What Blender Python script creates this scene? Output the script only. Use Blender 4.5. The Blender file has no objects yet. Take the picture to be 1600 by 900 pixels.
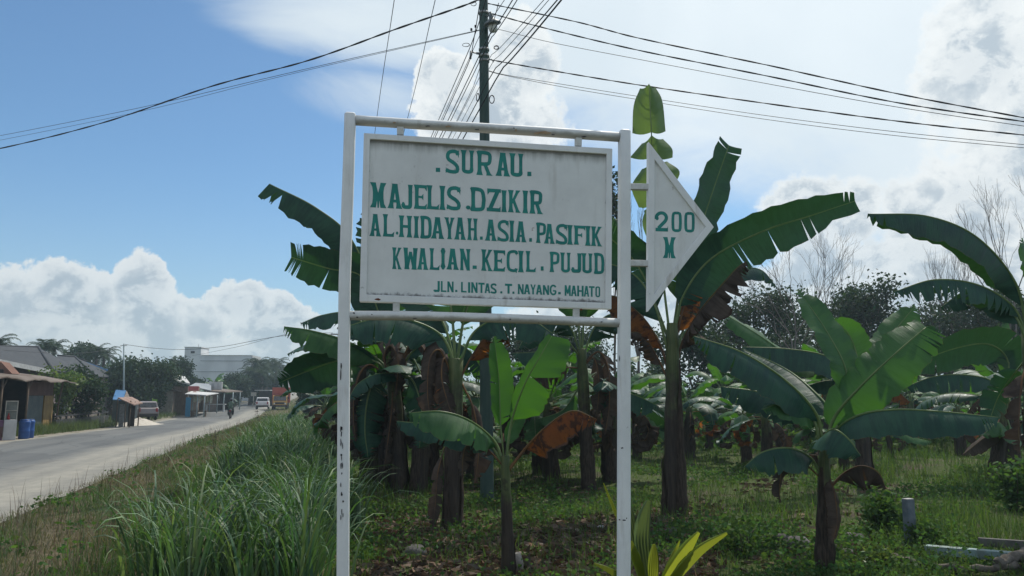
import bpy, math, random
import numpy as np
from mathutils import Vector, Matrix, noise as mnoise
R_ = math.radians
scene = bpy.context.scene
COL = scene.collection
# ------------------------------------------------------------------ camera
FPX = 1180.0; EYE = 1.65; PITCH = R_(8.2)
cam_d = bpy.data.cameras.new('camera'); cam = bpy.data.objects.new('camera', cam_d); COL.objects.link(cam)
cam_d.sensor_width = 36.0; cam_d.lens = 36.0 * FPX / 1600.0
cam.location = (0, 0, EYE); cam.rotation_euler = (R_(90) + PITCH, 0, 0)
cam_d.clip_start = 0.05; cam_d.clip_end = 6000
scene.camera = cam
# ------------------------------------------------------------------ light
SUN_EL, SUN_AZ = 56.0, 28.0            # azimuth to the right of straight ahead
SKY_STRENGTH = 0.10
SUN_STRENGTH = 3.6
EXPOSURE = 0.18
sd = bpy.data.lights.new('sun', 'SUN'); sd.energy = SUN_STRENGTH; sd.angle = R_(0.6); sd.color = (1.0, 0.95, 0.86)
so = bpy.data.objects.new('sun', sd); COL.objects.link(so)
_sv = Vector((math.sin(R_(SUN_AZ)) * math.cos(R_(SUN_EL)), math.cos(R_(SUN_AZ)) * math.cos(R_(SUN_EL)), math.sin(R_(SUN_EL))))
so.rotation_euler = _sv.to_track_quat('Z', 'Y').to_euler(); so.location = _sv * 50
scene.view_settings.view_transform = 'Standard'; scene.view_settings.look = 'None'
scene.view_settings.gamma = 1.0; scene.view_settings.exposure = EXPOSURE
scene.view_settings.use_curve_mapping = False
scene.render.resolution_x = 1024; scene.render.resolution_y = 576
scene.cycles.max_bounces = 6; scene.cycles.diffuse_bounces = 3; scene.cycles.transmission_bounces = 4
scene.cycles.glossy_bounces = 2; scene.cycles.transparent_max_bounces = 6
scene.cycles.use_denoising = True
scene.cycles.sample_clamp_indirect = 4.0

def ray(px, py):
    u = (px - 800.0) / FPX; v = (450.0 - py) / FPX
    d = Vector((u, math.cos(PITCH) - v * math.sin(PITCH), math.sin(PITCH) + v * math.cos(PITCH)))
    return d
def P(px, py, d):
    r = ray(px, py); return Vector((0, 0, EYE)) + r * (d / r.y)
# road frame: s runs along the road, p is measured to the right of a line through the camera's foot
RA = R_(15.6); ES = Vector((-math.sin(RA), math.cos(RA), 0)); EP = Vector((math.cos(RA), math.sin(RA), 0))
def W(s, p, z=0.0):
    v = ES * s + EP * p; return Vector((v.x, v.y, z))
def SPof(x, y): return (x * ES.x + y * ES.y, x * EP.x + y * EP.y)
def sst(a, b, x):
    t = np.clip((np.asarray(x, float) - a) / (b - a), 0, 1); return t * t * (3 - 2 * t)
def zsp(s, p):
    s = np.asarray(s, float); p = np.asarray(p, float)
    z = -0.26 * sst(25, 60, s) * (1 - sst(72, 104, s))
    z = z + 7.5 * sst(112, 280, s) * (1 - sst(8, 60, p))
    z = z + 0.10 * sst(-3.7, -2.6, p) * (1 - sst(-0.6, 1.5, p)) - 0.12 * sst(0.2, 2.2, p)
    z = z + 0.05 * np.sin(s * 0.7 + p * 0.5) * sst(1.5, 4, p) + 0.04 * np.sin(p * 1.3 - s * 0.4) * sst(1.5, 4, p)
    return z
def Z(x, y):
    s, p = SPof(x, y); return float(zsp(s, p))
def G(px, py):
    """ground point seen at a pixel"""
    r = ray(px, py); t = 2.0; o = Vector((0, 0, EYE))
    while t < 500:
        q = o + r * t
        if q.z < Z(q.x, q.y): break
        t *= 1.004
    return Vector((q.x, q.y, Z(q.x, q.y)))

# ------------------------------------------------------------------ node helper
class NT:
    def __init__(s, tree): s.t = tree; s.n = tree.nodes; s.l = tree.links
    def new(s, kind, **kw):
        n = s.n.new(kind)
        for k, v in kw.items(): setattr(n, k, v)
        return n
    def put(s, sock, v):
        if isinstance(v, bpy.types.NodeSocket): s.l.new(v, sock)
        elif v is not None: sock.default_value = v
    def m(s, op, a, b=None, c=None, clamp=False):
        n = s.new('ShaderNodeMath', operation=op, use_clamp=clamp)
        s.put(n.inputs[0], a)
        if b is not None: s.put(n.inputs[1], b)
        if c is not None: s.put(n.inputs[2], c)
        return n.outputs[0]
    def vm(s, op, a, b=None):
        n = s.new('ShaderNodeVectorMath', operation=op); s.put(n.inputs[0], a)
        if b is not None: s.put(n.inputs[1], b)
        return n.outputs[0]
    def sstep(s, a, b, x):
        n = s.new('ShaderNodeMapRange', interpolation_type='SMOOTHSTEP')
        s.put(n.inputs[0], x); s.put(n.inputs[1], a); s.put(n.inputs[2], b); return n.outputs[0]
    def lin(s, x, a, b, c, d):
        n = s.new('ShaderNodeMapRange'); s.put(n.inputs[0], x)
        for i, v in enumerate((a, b, c, d)): s.put(n.inputs[i + 1], v)
        return n.outputs[0]
    def mix(s, f, a, b, blend='MIX'):
        n = s.new('ShaderNodeMix', data_type='RGBA', blend_type=blend)
        s.put(n.inputs[0], f)
        for sock, v in ((n.inputs[6], a), (n.inputs[7], b)):
            if isinstance(v, (tuple, list)) and len(v) == 3: v = (*v, 1)
            s.put(sock, v)
        return n.outputs[2]
    def noise(s, vec, scale, detail=4, rough=0.55, dist=0.0):
        n = s.new('ShaderNodeTexNoise'); s.put(n.inputs['Vector'], vec)
        n.inputs['Scale'].default_value = scale; n.inputs['Detail'].default_value = detail
        n.inputs['Roughness'].default_value = rough; n.inputs['Distortion'].default_value = dist
        return n.outputs['Fac']
    def scalev(s, vec, x, y, z): return s.vm('MULTIPLY', vec, (x, y, z))

# ------------------------------------------------------------------ sky and clouds (all placed by compass direction)
world = bpy.data.worlds.new('World'); scene.world = world; world.use_nodes = True
t = NT(world.node_tree); t.n.clear()
wout = t.new('ShaderNodeOutputWorld'); bg = t.new('ShaderNodeBackground'); bg.inputs['Strength'].default_value = SKY_STRENGTH
sky = t.new('ShaderNodeTexSky', sky_type='NISHITA', sun_disc=False)
sky.sun_elevation = R_(SUN_EL); sky.sun_rotation = R_(SUN_AZ)
sky.air_density = 1.0; sky.dust_density = 0.5; sky.ozone_density = 1.0; sky.altitude = 20
dirv = t.new('ShaderNodeTexCoord').outputs['Generated']
sep = t.new('ShaderNodeSeparateXYZ'); t.put(sep.inputs[0], dirv)
az = t.m('ARCTAN2', sep.outputs[0], sep.outputs[1]); el = t.m('ARCSINE', sep.outputs[2])
def azel(px, py):
    r = ray(px, py).normalized(); return math.atan2(r.x, r.y), math.asin(r.z)
def blob(px, py, rx, ry, w=1.0):
    a0, e0 = azel(px, py)
    dx = t.m('MULTIPLY', t.m('SUBTRACT', az, a0), FPX / rx); dy = t.m('MULTIPLY', t.m('SUBTRACT', el, e0), FPX / ry)
    rr = t.m('ADD', t.m('MULTIPLY', dx, dx), t.m('MULTIPLY', dy, dy))
    return t.m('MULTIPLY_ADD', rr, -w, w)
def union(bs):
    o = bs[0]
    for b in bs[1:]: o = t.m('MAXIMUM', o, b)
    return o
wob = t.noise(t.vm('MULTIPLY', dirv, (1, 1, 1.2)), 13.0, 9, 0.6, 0.25)
wob_c = t.m('SUBTRACT', wob, 0.5)
fine = t.noise(dirv, 34.0, 8, 0.62, 0.2); fine_c = t.m('SUBTRACT', fine, 0.5)
streak = t.m('SUBTRACT', t.noise(t.scalev(dirv, 1.0, 1.0, 2.2), 4.0, 7, 0.6, 0.6), 0.5)
big = t.m('SUBTRACT', t.noise(dirv, 3.1, 4, 0.5, 0.2), 0.5)
# heaped clouds
cum = union([blob(10, 490, 120, 80), blob(95, 470, 75, 62), blob(120, 520, 70, 60), blob(0, 550, 260, 50), blob(222, 450, 42, 58), blob(232, 505, 58, 62), blob(190, 540, 120, 50),
             blob(378, 475, 52, 42), blob(425, 505, 75, 46), blob(330, 562, 150, 40), blob(480, 530, 90, 45), blob(230, 580, 420, 56, 1.2), blob(322, 508, 44, 40, .8),  blob(690, 125, 56, 48), blob(720, 180, 80, 50), blob(815, 105, 62, 84), blob(790, 190, 120, 60),
             blob(1255, 310, 62, 46), blob(1320, 345, 70, 60), blob(1330, 430, 150, 80), blob(1240, 480, 190, 80), blob(1425, 335, 60, 42), blob(1440, 400, 90, 70),
             blob(1540, 330, 130, 110), blob(1570, 100, 130, 110), blob(1650, 260, 160, 190), blob(1500, 470, 250, 110), blob(1010, 520, 260, 80),
             blob(-250, 520, 160, 80), blob(1950, 450, 200, 120), blob(-700, 500, 260, 110)])
cumv = t.m('ADD', cum, t.m('MULTIPLY', wob_c, 1.9)); cumv = t.m('ADD', cumv, t.m('MULTIPLY', fine_c, 1.3))
cum_m = t.sstep(0.0, t.lin(az, -0.15, 0.15, 0.20, 0.50), cumv)
# thin high sheet over the right and top of the view
veil = union([blob(900, 20, 300, 170, 1.3), blob(1050, -220, 560, 430, 1.2), blob(1350, -60, 620, 330, 1.3), blob(1700, 60, 420, 380, 1.3), blob(640, 20, 330, 95, 0.75), blob(500, 30, 160, 60, .5), blob(600, 150, 150, 45, 0.35), blob(1100, 190, 260, 75, .7), blob(800, -1700, 2400, 620, 0.9)])
veilv = t.m('ADD', veil, t.m('MULTIPLY', streak, 1.1)); veilv = t.m('ADD', veilv, t.m('MULTIPLY', big, 0.3))
veil_m = t.m('MULTIPLY', t.sstep(-0.15, 0.70, veilv), 0.95)
# scattered unseen cloud behind the camera, its brightness set as fill light
rest = t.sstep(-0.10, 0.16, t.m('ADD', t.m('MULTIPLY', wob_c, 1.3), t.m('MULTIPLY', big, 1.2)))
back = t.sstep(0.9, 1.5, t.m('ABSOLUTE', az)); rest = t.m('MULTIPLY', rest, back)
hz = t.m('POWER', t.m('SUBTRACT', 1.0, t.m('MULTIPLY', el, 3.2, clamp=True), clamp=True), 2.2)
hz = t.m('MULTIPLY', hz, 0.85)
K = 1.0 / SKY_STRENGTH
def rgb(r, g, b): return (r * K, g * K, b * K, 1)
# colours: bright rims, greyer where the cloud is thick
thick = t.sstep(0.15, 1.1, t.m('ADD', cumv, t.m('MULTIPLY', big, 0.8)))
dapple = t.sstep(0.43, 0.57, t.m('ADD', t.noise(t.vm('ADD', t.vm('MULTIPLY', dirv, (1, 1, 1.4)), (0.0, 0.0, 0.022)), 19.0, 9, 0.62, 0.35), t.m('MULTIPLY', fine_c, 0.35)))
shade = t.m('MULTIPLY', thick, t.m('MULTIPLY_ADD', dapple, 0.65, 0.35), clamp=True)
sund = t.new('ShaderNodeVectorMath', operation='DOT_PRODUCT'); t.put(sund.inputs[0], dirv); sund.inputs[1].default_value = tuple(_sv)
glow = t.lin(sund.outputs['Value'], 0.3, 0.9, 0.86, 1.08)
cumc = t.mix(shade, rgb(0.78, 0.815, 0.82), rgb(0.42, 0.495, 0.56)); cumc = t.vm('MULTIPLY', cumc, glow)
veilc = t.mix(t.sstep(-0.28, 0.25, big), rgb(0.74, 0.81, 0.845), rgb(0.62, 0.705, 0.76)); veilc = t.vm('MULTIPLY', veilc, glow)
c = t.mix(1.0, sky.outputs[0], (0.70, 0.93, 1.05), 'MULTIPLY')
c = t.mix(hz, c, rgb(0.40, 0.49, 0.555))
c = t.mix(veil_m, c, veilc)
c = t.mix(rest, c, rgb(0.73, 0.78, 0.84))   # unseen clouds, brightened to fill the shaded sides facing the camera
c = t.mix(t.m('MULTIPLY', cum_m, t.m('MULTIPLY_ADD', hz, -0.40, 0.97)), c, cumc)
t.put(bg.inputs['Color'], c); t.l.new(bg.outputs[0], wout.inputs[0])
world.cycles.sampling_method = 'MANUAL'; world.cycles.sample_map_resolution = 512

# ------------------------------------------------------------------ materials
MATS = {}
def mat(name, c1, c2=None, rough=0.7, scale=5.0, spec=0.3, bump=0.0, bscale=None, metallic=0.0, coord='Object', stretch=(1, 1, 1), detail=5, lo=0.35, hi=0.65):
    if name in MATS: return MATS[name]
    m = bpy.data.materials.new(name); m.use_nodes = True; t = NT(m.node_tree); b = t.n['Principled BSDF']
    co = t.new('ShaderNodeTexCoord').outputs[coord]; co = t.scalev(co, *stretch)
    if c2 is None: c2 = tuple(x * 0.8 for x in c1)
    f = t.sstep(lo, hi, t.noise(co, scale, detail))
    t.put(b.inputs['Base Color'], t.mix(f, c1, c2)); b.inputs['Roughness'].default_value = rough
    b.inputs['Specular IOR Level'].default_value = spec; b.inputs['Metallic'].default_value = metallic
    if bump:
        bn = t.new('ShaderNodeBump'); bn.inputs['Strength'].default_value = bump; bn.inputs['Distance'].default_value = 0.02
        t.put(bn.inputs['Height'], t.noise(co, bscale or scale * 4, 6)); t.put(b.inputs['Normal'], bn.outputs[0])
    MATS[name] = m; return m
def foliage(name, c1, c2, trans=(0.2, 0.4, 0.05), tf=0.35, rough=0.5, spec=0.3, scale=0.8, attr=True):
    m = bpy.data.materials.new(name); m.use_nodes = True; t = NT(m.node_tree); b = t.n['Principled BSDF']; out = t.n['Material Output']
    g = t.new('ShaderNodeNewGeometry')
    f = t.sstep(0.3, 0.7, t.noise(g.outputs['Position'], scale, 4))
    col = t.mix(f, c1, c2)
    tc = t.mix(f, trans, tuple(x * 0.8 for x in trans))
    if attr:
        a = t.new('ShaderNodeAttribute', attribute_name='tint'); col = t.mix(1.0, col, a.outputs['Color'], 'MULTIPLY'); tc = t.mix(1.0, tc, a.outputs['Color'], 'MULTIPLY')
    t.put(b.inputs['Base Color'], col); b.inputs['Roughness'].default_value = rough; b.inputs['Specular IOR Level'].default_value = spec
    tr = t.new('ShaderNodeBsdfTranslucent'); t.put(tr.inputs['Color'], tc)
    mx = t.new('ShaderNodeMixShader'); mx.inputs[0].default_value = tf
    t.l.new(b.outputs[0], mx.inputs[1]); t.l.new(tr.outputs[0], mx.inputs[2]); t.l.new(mx.outputs[0], out.inputs[0])
    MATS[name] = m; return m
def banana_leaf_mat(name, c1, c2, trans, tf, dry=0.93, drycol=(0.16, 0.09, 0.04), patch=None, rough=0.46, spec=0.28):
    m = bpy.data.materials.new(name); m.use_nodes = True; t = NT(m.node_tree); b = t.n['Principled BSDF']; out = t.n['Material Output']
    uv = t.new('ShaderNodeTexCoord').outputs['UV']; sp = t.new('ShaderNodeSeparateXYZ'); t.put(sp.inputs[0], uv)
    ro = t.new('ShaderNodeObjectInfo').outputs['Random']
    off = t.new('ShaderNodeCombineXYZ'); t.put(off.inputs[0], t.m('MULTIPLY', ro, 37.0)); uvo = t.vm('ADD', uv, off.outputs[0])
    vein = t.noise(t.scalev(uvo, 130.0, 1.2, 1), 1.0, 2, 0.5)
    band = t.noise(t.scalev(uvo, 14.0, 1.0, 1), 1.0, 3, 0.5)
    pos = t.new('ShaderNodeNewGeometry').outputs['Position']
    mott = t.noise(pos, 3.5, 5, 0.6)
    f = t.m('ADD', t.m('MULTIPLY', vein, 0.35), t.m('MULTIPLY', band, 0.65))
    f = t.m('ADD', t.m('MULTIPLY', f, 0.6), t.m('MULTIPLY', mott, 0.4))
    col = t.mix(t.sstep(0.40, 0.60, f), c1, c2)
    tc = t.mix(t.sstep(0.36, 0.64, f), trans, tuple(x * 0.72 for x in trans))
    av = t.m('ABSOLUTE', sp.outputs[1])
    # dry margin with a ragged inner edge
    e = t.m('ADD', av, t.m('MULTIPLY', t.m('SUBTRACT', t.noise(t.scalev(uvo, 30, 3, 1), 1.0, 4), 0.5), 0.22))
    ef = t.sstep(dry, dry + 0.06, e)
    if patch:
        pf = t.sstep(0.50, 0.58, t.noise(t.scalev(uvo, 5.0, 1.3, 1), 1.0, 6, 0.65))
        col = t.mix(pf, col, patch); tc = t.mix(pf, tc, tuple(x * 1.3 for x in patch))
    col = t.mix(ef, col, drycol); tc = t.mix(ef, tc, drycol)
    # a light midrib line
    mf = t.sstep(0.045, 0.02, av); col = t.mix(mf, col, (0.16, 0.22, 0.07))
    t.put(b.inputs['Base Color'], col); t.put(b.inputs['Roughness'], t.lin(band, 0.3, 0.7, rough - 0.12, rough + 0.16)); b.inputs['Specular IOR Level'].default_value = spec
    bn = t.new('ShaderNodeBump'); bn.inputs['Strength'].default_value = 0.5; bn.inputs['Distance'].default_value = 0.012
    t.put(bn.inputs['Height'], t.m('ADD', t.m('MULTIPLY', vein, 0.6), band)); t.put(b.inputs['Normal'], bn.outputs[0])
    tr = t.new('ShaderNodeBsdfTranslucent'); t.put(tr.inputs['Color'], tc)
    mx = t.new('ShaderNodeMixShader'); mx.inputs[0].default_value = tf
    t.l.new(b.outputs[0], mx.inputs[1]); t.l.new(tr.outputs[0], mx.inputs[2]); t.l.new(mx.outputs[0], out.inputs[0])
    MATS[name] = m; return m
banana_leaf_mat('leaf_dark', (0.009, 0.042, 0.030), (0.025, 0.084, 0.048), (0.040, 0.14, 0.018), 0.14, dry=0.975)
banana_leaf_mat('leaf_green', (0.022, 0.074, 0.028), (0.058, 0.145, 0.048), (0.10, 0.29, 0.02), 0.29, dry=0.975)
banana_leaf_mat('leaf_young', (0.040, 0.125, 0.030), (0.062, 0.17, 0.038), (0.075, 0.22, 0.011), 0.44, dry=0.985)
banana_leaf_mat('leaf_yellow', (0.09, 0.17, 0.05), (0.12, 0.20, 0.06), (0.20, 0.31, 0.05), 0.44, dry=0.97)
banana_leaf_mat('leaf_dead', (0.052, 0.040, 0.033), (0.098, 0.075, 0.060), (0.09, 0.055, 0.03), 0.2, dry=0.9, drycol=(0.05, 0.03, 0.02), rough=0.8, spec=0.1)
banana_leaf_mat('leaf_orange', (0.16, 0.066, 0.024), (0.10, 0.048, 0.026), (0.50, 0.17, 0.018), 0.40, dry=0.9, drycol=(0.12, 0.07, 0.05), patch=(0.07, 0.035, 0.02), rough=0.7, spec=0.15)
foliage('tree_leaf', (0.018, 0.042, 0.024), (0.033, 0.062, 0.032), (0.06, 0.11, 0.025), 0.2, rough=.65, spec=.15)
foliage('tree_leaf_light', (0.07, 0.12, 0.03), (0.10, 0.15, 0.045), (0.2, 0.3, 0.05), 0.3)
foliage('palm_leaf', (0.018, 0.040, 0.024), (0.03, 0.056, 0.028), (0.05, 0.09, 0.025), 0.2, rough=0.7, spec=.12)
foliage('tall_grass', (0.065, 0.128, 0.056), (0.115, 0.18, 0.095), (0.10, 0.22, 0.03), 0.26, rough=0.55, spec=0.25)
foliage('verge_grass', (0.085, 0.092, 0.050), (0.130, 0.120, 0.078), (0.18, 0.19, 0.06), 0.3, rough=0.7, spec=0.15, scale=1.2)
foliage('weed_leaf', (0.036, 0.085, 0.026), (0.066, 0.112, 0.036), (0.12, 0.24, 0.035), 0.30, scale=1.5, rough=.7, spec=.12)
foliage('litter', (0.10, 0.068, 0.048), (0.16, 0.115, 0.085), (0.1, 0.06, 0.03), 0.1, rough=0.85, spec=0.1, scale=3)
foliage('seedling_leaf', (0.16, 0.22, 0.03), (0.22, 0.26, 0.035), (0.50, 0.58, 0.05), 0.45, rough=0.4)
mat('bark', (0.10, 0.085, 0.07), (0.17, 0.145, 0.12), 0.9, 6, 0.1, 0.4)
mat('bare_wood', (0.12, 0.10, 0.09), (0.18, 0.155, 0.14), 0.9, 5, 0.1)
mat('timber', (0.10, 0.075, 0.055), (0.17, 0.125, 0.09), 0.85, 3, 0.15, stretch=(6, 6, 1))

# ------------------------------------------------------------------ mesh builder
ORG = {}
class MB:
    def __init__(s): s.v = []; s.f = []; s.mi = []; s.uv = {}; s.sm = []
    def face(s, idx, mi=0, uv=None, sm=False):
        if uv: s.uv[len(s.f)] = uv
        s.f.append(tuple(idx)); s.mi.append(mi); s.sm.append(sm)
    def add(s, verts): n = len(s.v); s.v.extend([tuple(v) for v in verts]); return n
    def box(s, c, size, X=(1, 0, 0), Y=(0, 1, 0), mi=0, taper=1.0):
        X = Vector(X); Y = Vector(Y); Zv = X.cross(Y); c = Vector(c); hx, hy, hz = [q / 2 for q in size]
        vs = []
        for k in (-1, 1):
            tt = taper if k > 0 else 1.0
            for a, b in ((-1, -1), (1, -1), (1, 1), (-1, 1)): vs.append(c + X * a * hx * tt + Y * b * hy * tt + Zv * k * hz)
        n = s.add(vs)
        for q in ((3, 2, 1, 0), (4, 5, 6, 7), (0, 1, 5, 4), (1, 2, 6, 5), (2, 3, 7, 6), (3, 0, 4, 7)): s.face([n + i for i in q], mi)
    def prism(s, poly, d, mi=0):
        """closed polygon of points pushed along vector d"""
        d = Vector(d); n = len(poly); a = s.add(poly); b = s.add([Vector(q) + d for q in poly])
        s.face([a + i for i in range(n)][::-1], mi); s.face([b + i for i in range(n)], mi)
        for i in range(n): j = (i + 1) % n; s.face([a + i, a + j, b + j, b + i], mi)
    def tube(s, pts, rad, seg=8, mi=0, cap=True, squash=None, uvscale=1.0):
        pts = [Vector(q) for q in pts]; n = len(pts)
        if not hasattr(rad, '__len__'): rad = [rad] * n
        T = [(pts[min(i + 1, n - 1)] - pts[max(i - 1, 0)]).normalized() for i in range(n)]
        ref = Vector((0, 0, 1)) if abs(T[0].z) < 0.9 else Vector((0, 1, 0))
        A = T[0].cross(ref).normalized(); rows = []
        L = 0
        for i in range(n):
            A = (A - T[i] * A.dot(T[i])).normalized(); B = T[i].cross(A)
            rows.append(s.add([pts[i] + (A * math.cos(k * 2 * math.pi / seg) + B * math.sin(k * 2 * math.pi / seg)) * rad[i] for k in range(seg)]))
        for i in range(n - 1):
            l2 = L + (pts[i + 1] - pts[i]).length * uvscale
            for k in range(seg):
                k2 = (k + 1) % seg
                s.face([rows[i] + k, rows[i] + k2, rows[i + 1] + k2, rows[i + 1] + k], mi, [(k / seg, i / (n - 1)), ((k + 1) / seg, i / (n - 1)), ((k + 1) / seg, (i + 1) / (n - 1)), (k / seg, (i + 1) / (n - 1))], True)
            L = l2
        if cap:
            s.face([rows[0] + k for k in range(seg)][::-1], mi); s.face([rows[-1] + k for k in range(seg)], mi)
    def lathe(s, c, prof, seg=16, mi=0, axis=Vector((0, 0, 1))):
        c = Vector(c); A = axis.orthogonal().normalized(); B = axis.cross(A); rows = []
        for r, h in prof: rows.append(s.add([c + axis * h + (A * math.cos(k * 2 * math.pi / seg) + B * math.sin(k * 2 * math.pi / seg)) * max(r, 1e-4) for k in range(seg)]))
        for i in range(len(prof) - 1):
            for k in range(seg):
                k2 = (k + 1) % seg; s.face([rows[i] + k, rows[i] + k2, rows[i + 1] + k2, rows[i + 1] + k], mi, None, True)
        s.face([rows[0] + k for k in range(seg)][::-1], mi); s.face([rows[-1] + k for k in range(seg)], mi)
    def build(s, name, mats, parent=None, bevel=0.0, origin=None):
        me = bpy.data.meshes.new(name)
        org = Vector((0, 0, 0))
        if parent is not None: org = Vector(parent.matrix_basis.translation) if parent.parent is None else Vector(ORG[parent.name])
        if origin is not None: org = Vector(origin)
        me.from_pydata([tuple(Vector(v) - org) for v in s.v], [], s.f)
        if not isinstance(mats, (list, tuple)): mats = [mats]
        for m in mats: me.materials.append(MATS[m] if isinstance(m, str) else m)
        if any(s.mi): me.polygons.foreach_set('material_index', s.mi)
        if any(s.sm): me.polygons.foreach_set('use_smooth', s.sm)
        if s.uv:
            u = me.uv_layers.new(name='UVMap'); arr = np.zeros((len(me.loops), 2), np.float32)
            ls = np.zeros(len(me.polygons), np.int32); me.polygons.foreach_get('loop_start', ls)
            for fi, q in s.uv.items():
                for j, w in enumerate(q): arr[ls[fi] + j] = w
            u.data.foreach_set('uv', arr.ravel())
        me.update()
        o = bpy.data.objects.new(name, me); COL.objects.link(o)
        if parent is not None:
            o.parent = parent
            ORG[o.name] = tuple(org)
        else: o.location = org
        if bevel:
            b = o.modifiers.new('bevel', 'BEVEL'); b.width = bevel; b.segments = 2; b.limit_method = 'ANGLE'
        return o
def tag(o, label=None, cat=None, group=None, kind=None):
    if label: o['label'] = label
    if cat: o['category'] = cat
    if group: o['group'] = group
    if kind: o['kind'] = kind
    return o
def thing(name, label, cat, loc, group=None):
    o = bpy.data.objects.new(name, None); COL.objects.link(o); o.location = loc; o.empty_display_size = 0.2
    return tag(o, label, cat, group)
def np_mesh(name, V, F, matname, tint=None, kind=None, parent=None, loc=None, smooth=True):
    """fast mesh from arrays; F has one face size; tint is one colour per vertex"""
    me = bpy.data.meshes.new(name); nv, nf, k = len(V), len(F), F.shape[1]
    org = np.zeros(3)
    if parent is not None: org = np.array(parent.location)
    elif loc is not None: org = np.array(loc)
    me.vertices.add(nv); me.vertices.foreach_set('co', (V - org).astype(np.float32).ravel())
    me.loops.add(nf * k); me.loops.foreach_set('vertex_index', F.astype(np.int32).ravel())
    me.polygons.add(nf); me.polygons.foreach_set('loop_start', (np.arange(nf) * k).astype(np.int32))
    if smooth: me.polygons.foreach_set('use_smooth', np.ones(nf, bool))
    me.materials.append(MATS[matname]); me.update(calc_edges=True)
    if tint is not None:
        a = me.color_attributes.new('tint', 'FLOAT_COLOR', 'POINT')
        a.data.foreach_set('color', np.concatenate([tint, np.ones((nv, 1))], 1).astype(np.float32).ravel())
    o = bpy.data.objects.new(name, me); COL.objects.link(o)
    if parent is not None: o.parent = parent
    elif loc is not None: o.location = loc
    if kind: o['kind'] = kind
    return o
def catmull(pts, n):
    pts = [Vector(p) for p in pts]; q = [pts[0] * 2 - pts[1]] + pts + [pts[-1] * 2 - pts[-2]]; out = []
    m = len(pts) - 1
    for i in range(n + 1):
        u = i / n * m; k = min(int(u), m - 1); f = u - k
        a, b, c, d = q[k], q[k + 1], q[k + 2], q[k + 3]
        out.append(0.5 * ((2 * b) + (c - a) * f + (2 * a - 5 * b + 4 * c - d) * f * f + (3 * b - a - 3 * c + d) * f ** 3))
    return out
# ================================================================== ground and road
rng = np.random.default_rng(7)
Sg = np.unique(np.concatenate([np.arange(-40, 0, 8.0), np.arange(0, 16, 0.4), np.arange(16, 60, 1.2), np.arange(60, 130, 3.0), np.arange(130, 320, 8.0), [360, 420, 500, 640]]))
Pg = np.unique(np.concatenate([[-620, -430, -300, -180, -110, -70, -50, -38, -30, -25, -21, -18, -16, -14.5, -13.6, -12.8, -12, -11.4, -10.9, -10.6, -8, -6, -4.6, -3.7, -3.4, -3.0], np.arange(-2.6, 16, 0.45), np.arange(16, 40, 2.0), [45, 60, 80, 110, 160, 230, 330, 450, 620]]))
def bend(s): return 6.0 * sst(100, 215, s)
def sheet(name, S, Pp, zoff, mname):
    ss, pp = np.meshgrid(S, Pp, indexing='ij'); pb = pp + bend(ss); z = zsp(ss, pp) + (zoff(ss, pp) if callable(zoff) else zoff)
    V = np.stack([ss * ES.x + pb * EP.x, ss * ES.y + pb * EP.y, z], -1).reshape(-1, 3); a, b = ss.shape
    i, j = np.meshgrid(np.arange(a - 1), np.arange(b - 1), indexing='ij'); q = (i * b + j).ravel()
    F = np.stack([q, q + b, q + b + 1, q + 1], -1)[:, ::-1]
    o = np_mesh(name, V, F, mname); u = o.data.uv_layers.new(name='UVMap')
    uv = np.stack([ss.ravel(), pp.ravel()], -1); u.data.foreach_set('uv', uv[F.ravel()].astype(np.float32).ravel())
    return o
def ground_mat():
    m = bpy.data.materials.new('ground_soil'); m.use_nodes = True; t = NT(m.node_tree); b = t.n['Principled BSDF']
    uv = t.new('ShaderNodeTexCoord').outputs['UV']; sp = t.new('ShaderNodeSeparateXYZ'); t.put(sp.inputs[0], uv); p = sp.outputs[1]
    n1 = t.noise(uv, 0.9, 6, 0.6); n2 = t.noise(uv, 6.0, 6, 0.65); n3 = t.noise(uv, 40.0, 4, 0.6); n4 = t.noise(uv, 0.25, 4, 0.55)
    soil = t.mix(t.sstep(0.3, 0.7, n2), (0.055, 0.046, 0.032), (0.105, 0.085, 0.06))
    soil = t.mix(t.sstep(0.62, 0.70, n3), soil, (0.19, 0.165, 0.135))
    grass = t.mix(t.sstep(0.3, 0.7, n2), (0.040, 0.060, 0.018), (0.075, 0.095, 0.03))
    right = t.mix(t.sstep(0.50, 0.62, n1), grass, soil)
    far = t.mix(t.sstep(0.35, 0.65, n4), (0.055, 0.085, 0.025), (0.095, 0.115, 0.04))
    right = t.mix(t.sstep(14, 26, p), right, far)
    verge = t.mix(t.sstep(0.35, 0.6, n2), (0.085, 0.075, 0.04), (0.14, 0.115, 0.075))
    right = t.mix(t.sstep(-0.5, 1.5, p), verge, right)
    sand = t.mix(t.sstep(0.35, 0.7, n2), (0.22, 0.195, 0.16), (0.30, 0.27, 0.22))
    yard = t.mix(t.sstep(0.46, 0.56, t.m('ADD', n1, t.m('MULTIPLY', t.m('ADD', p, 12.6), -0.05))), sand, (0.085, 0.095, 0.035))
    yard = t.mix(t.sstep(-17, -26, p), yard, (0.07, 0.085, 0.03))
    c = t.mix(t.sstep(-9, -7, p), yard, right)
    t.put(b.inputs['Base Color'], c); b.inputs['Roughness'].default_value = 0.95; b.inputs['Specular IOR Level'].default_value = 0.1
    bn = t.new('ShaderNodeBump'); bn.inputs['Strength'].default_value = 0.7; bn.inputs['Distance'].default_value = 0.05
    t.put(bn.inputs['Height'], t.m('ADD', n2, t.m('MULTIPLY', n3, 0.5))); t.put(b.inputs['Normal'], bn.outputs[0])
    MATS['ground_soil'] = m
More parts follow.
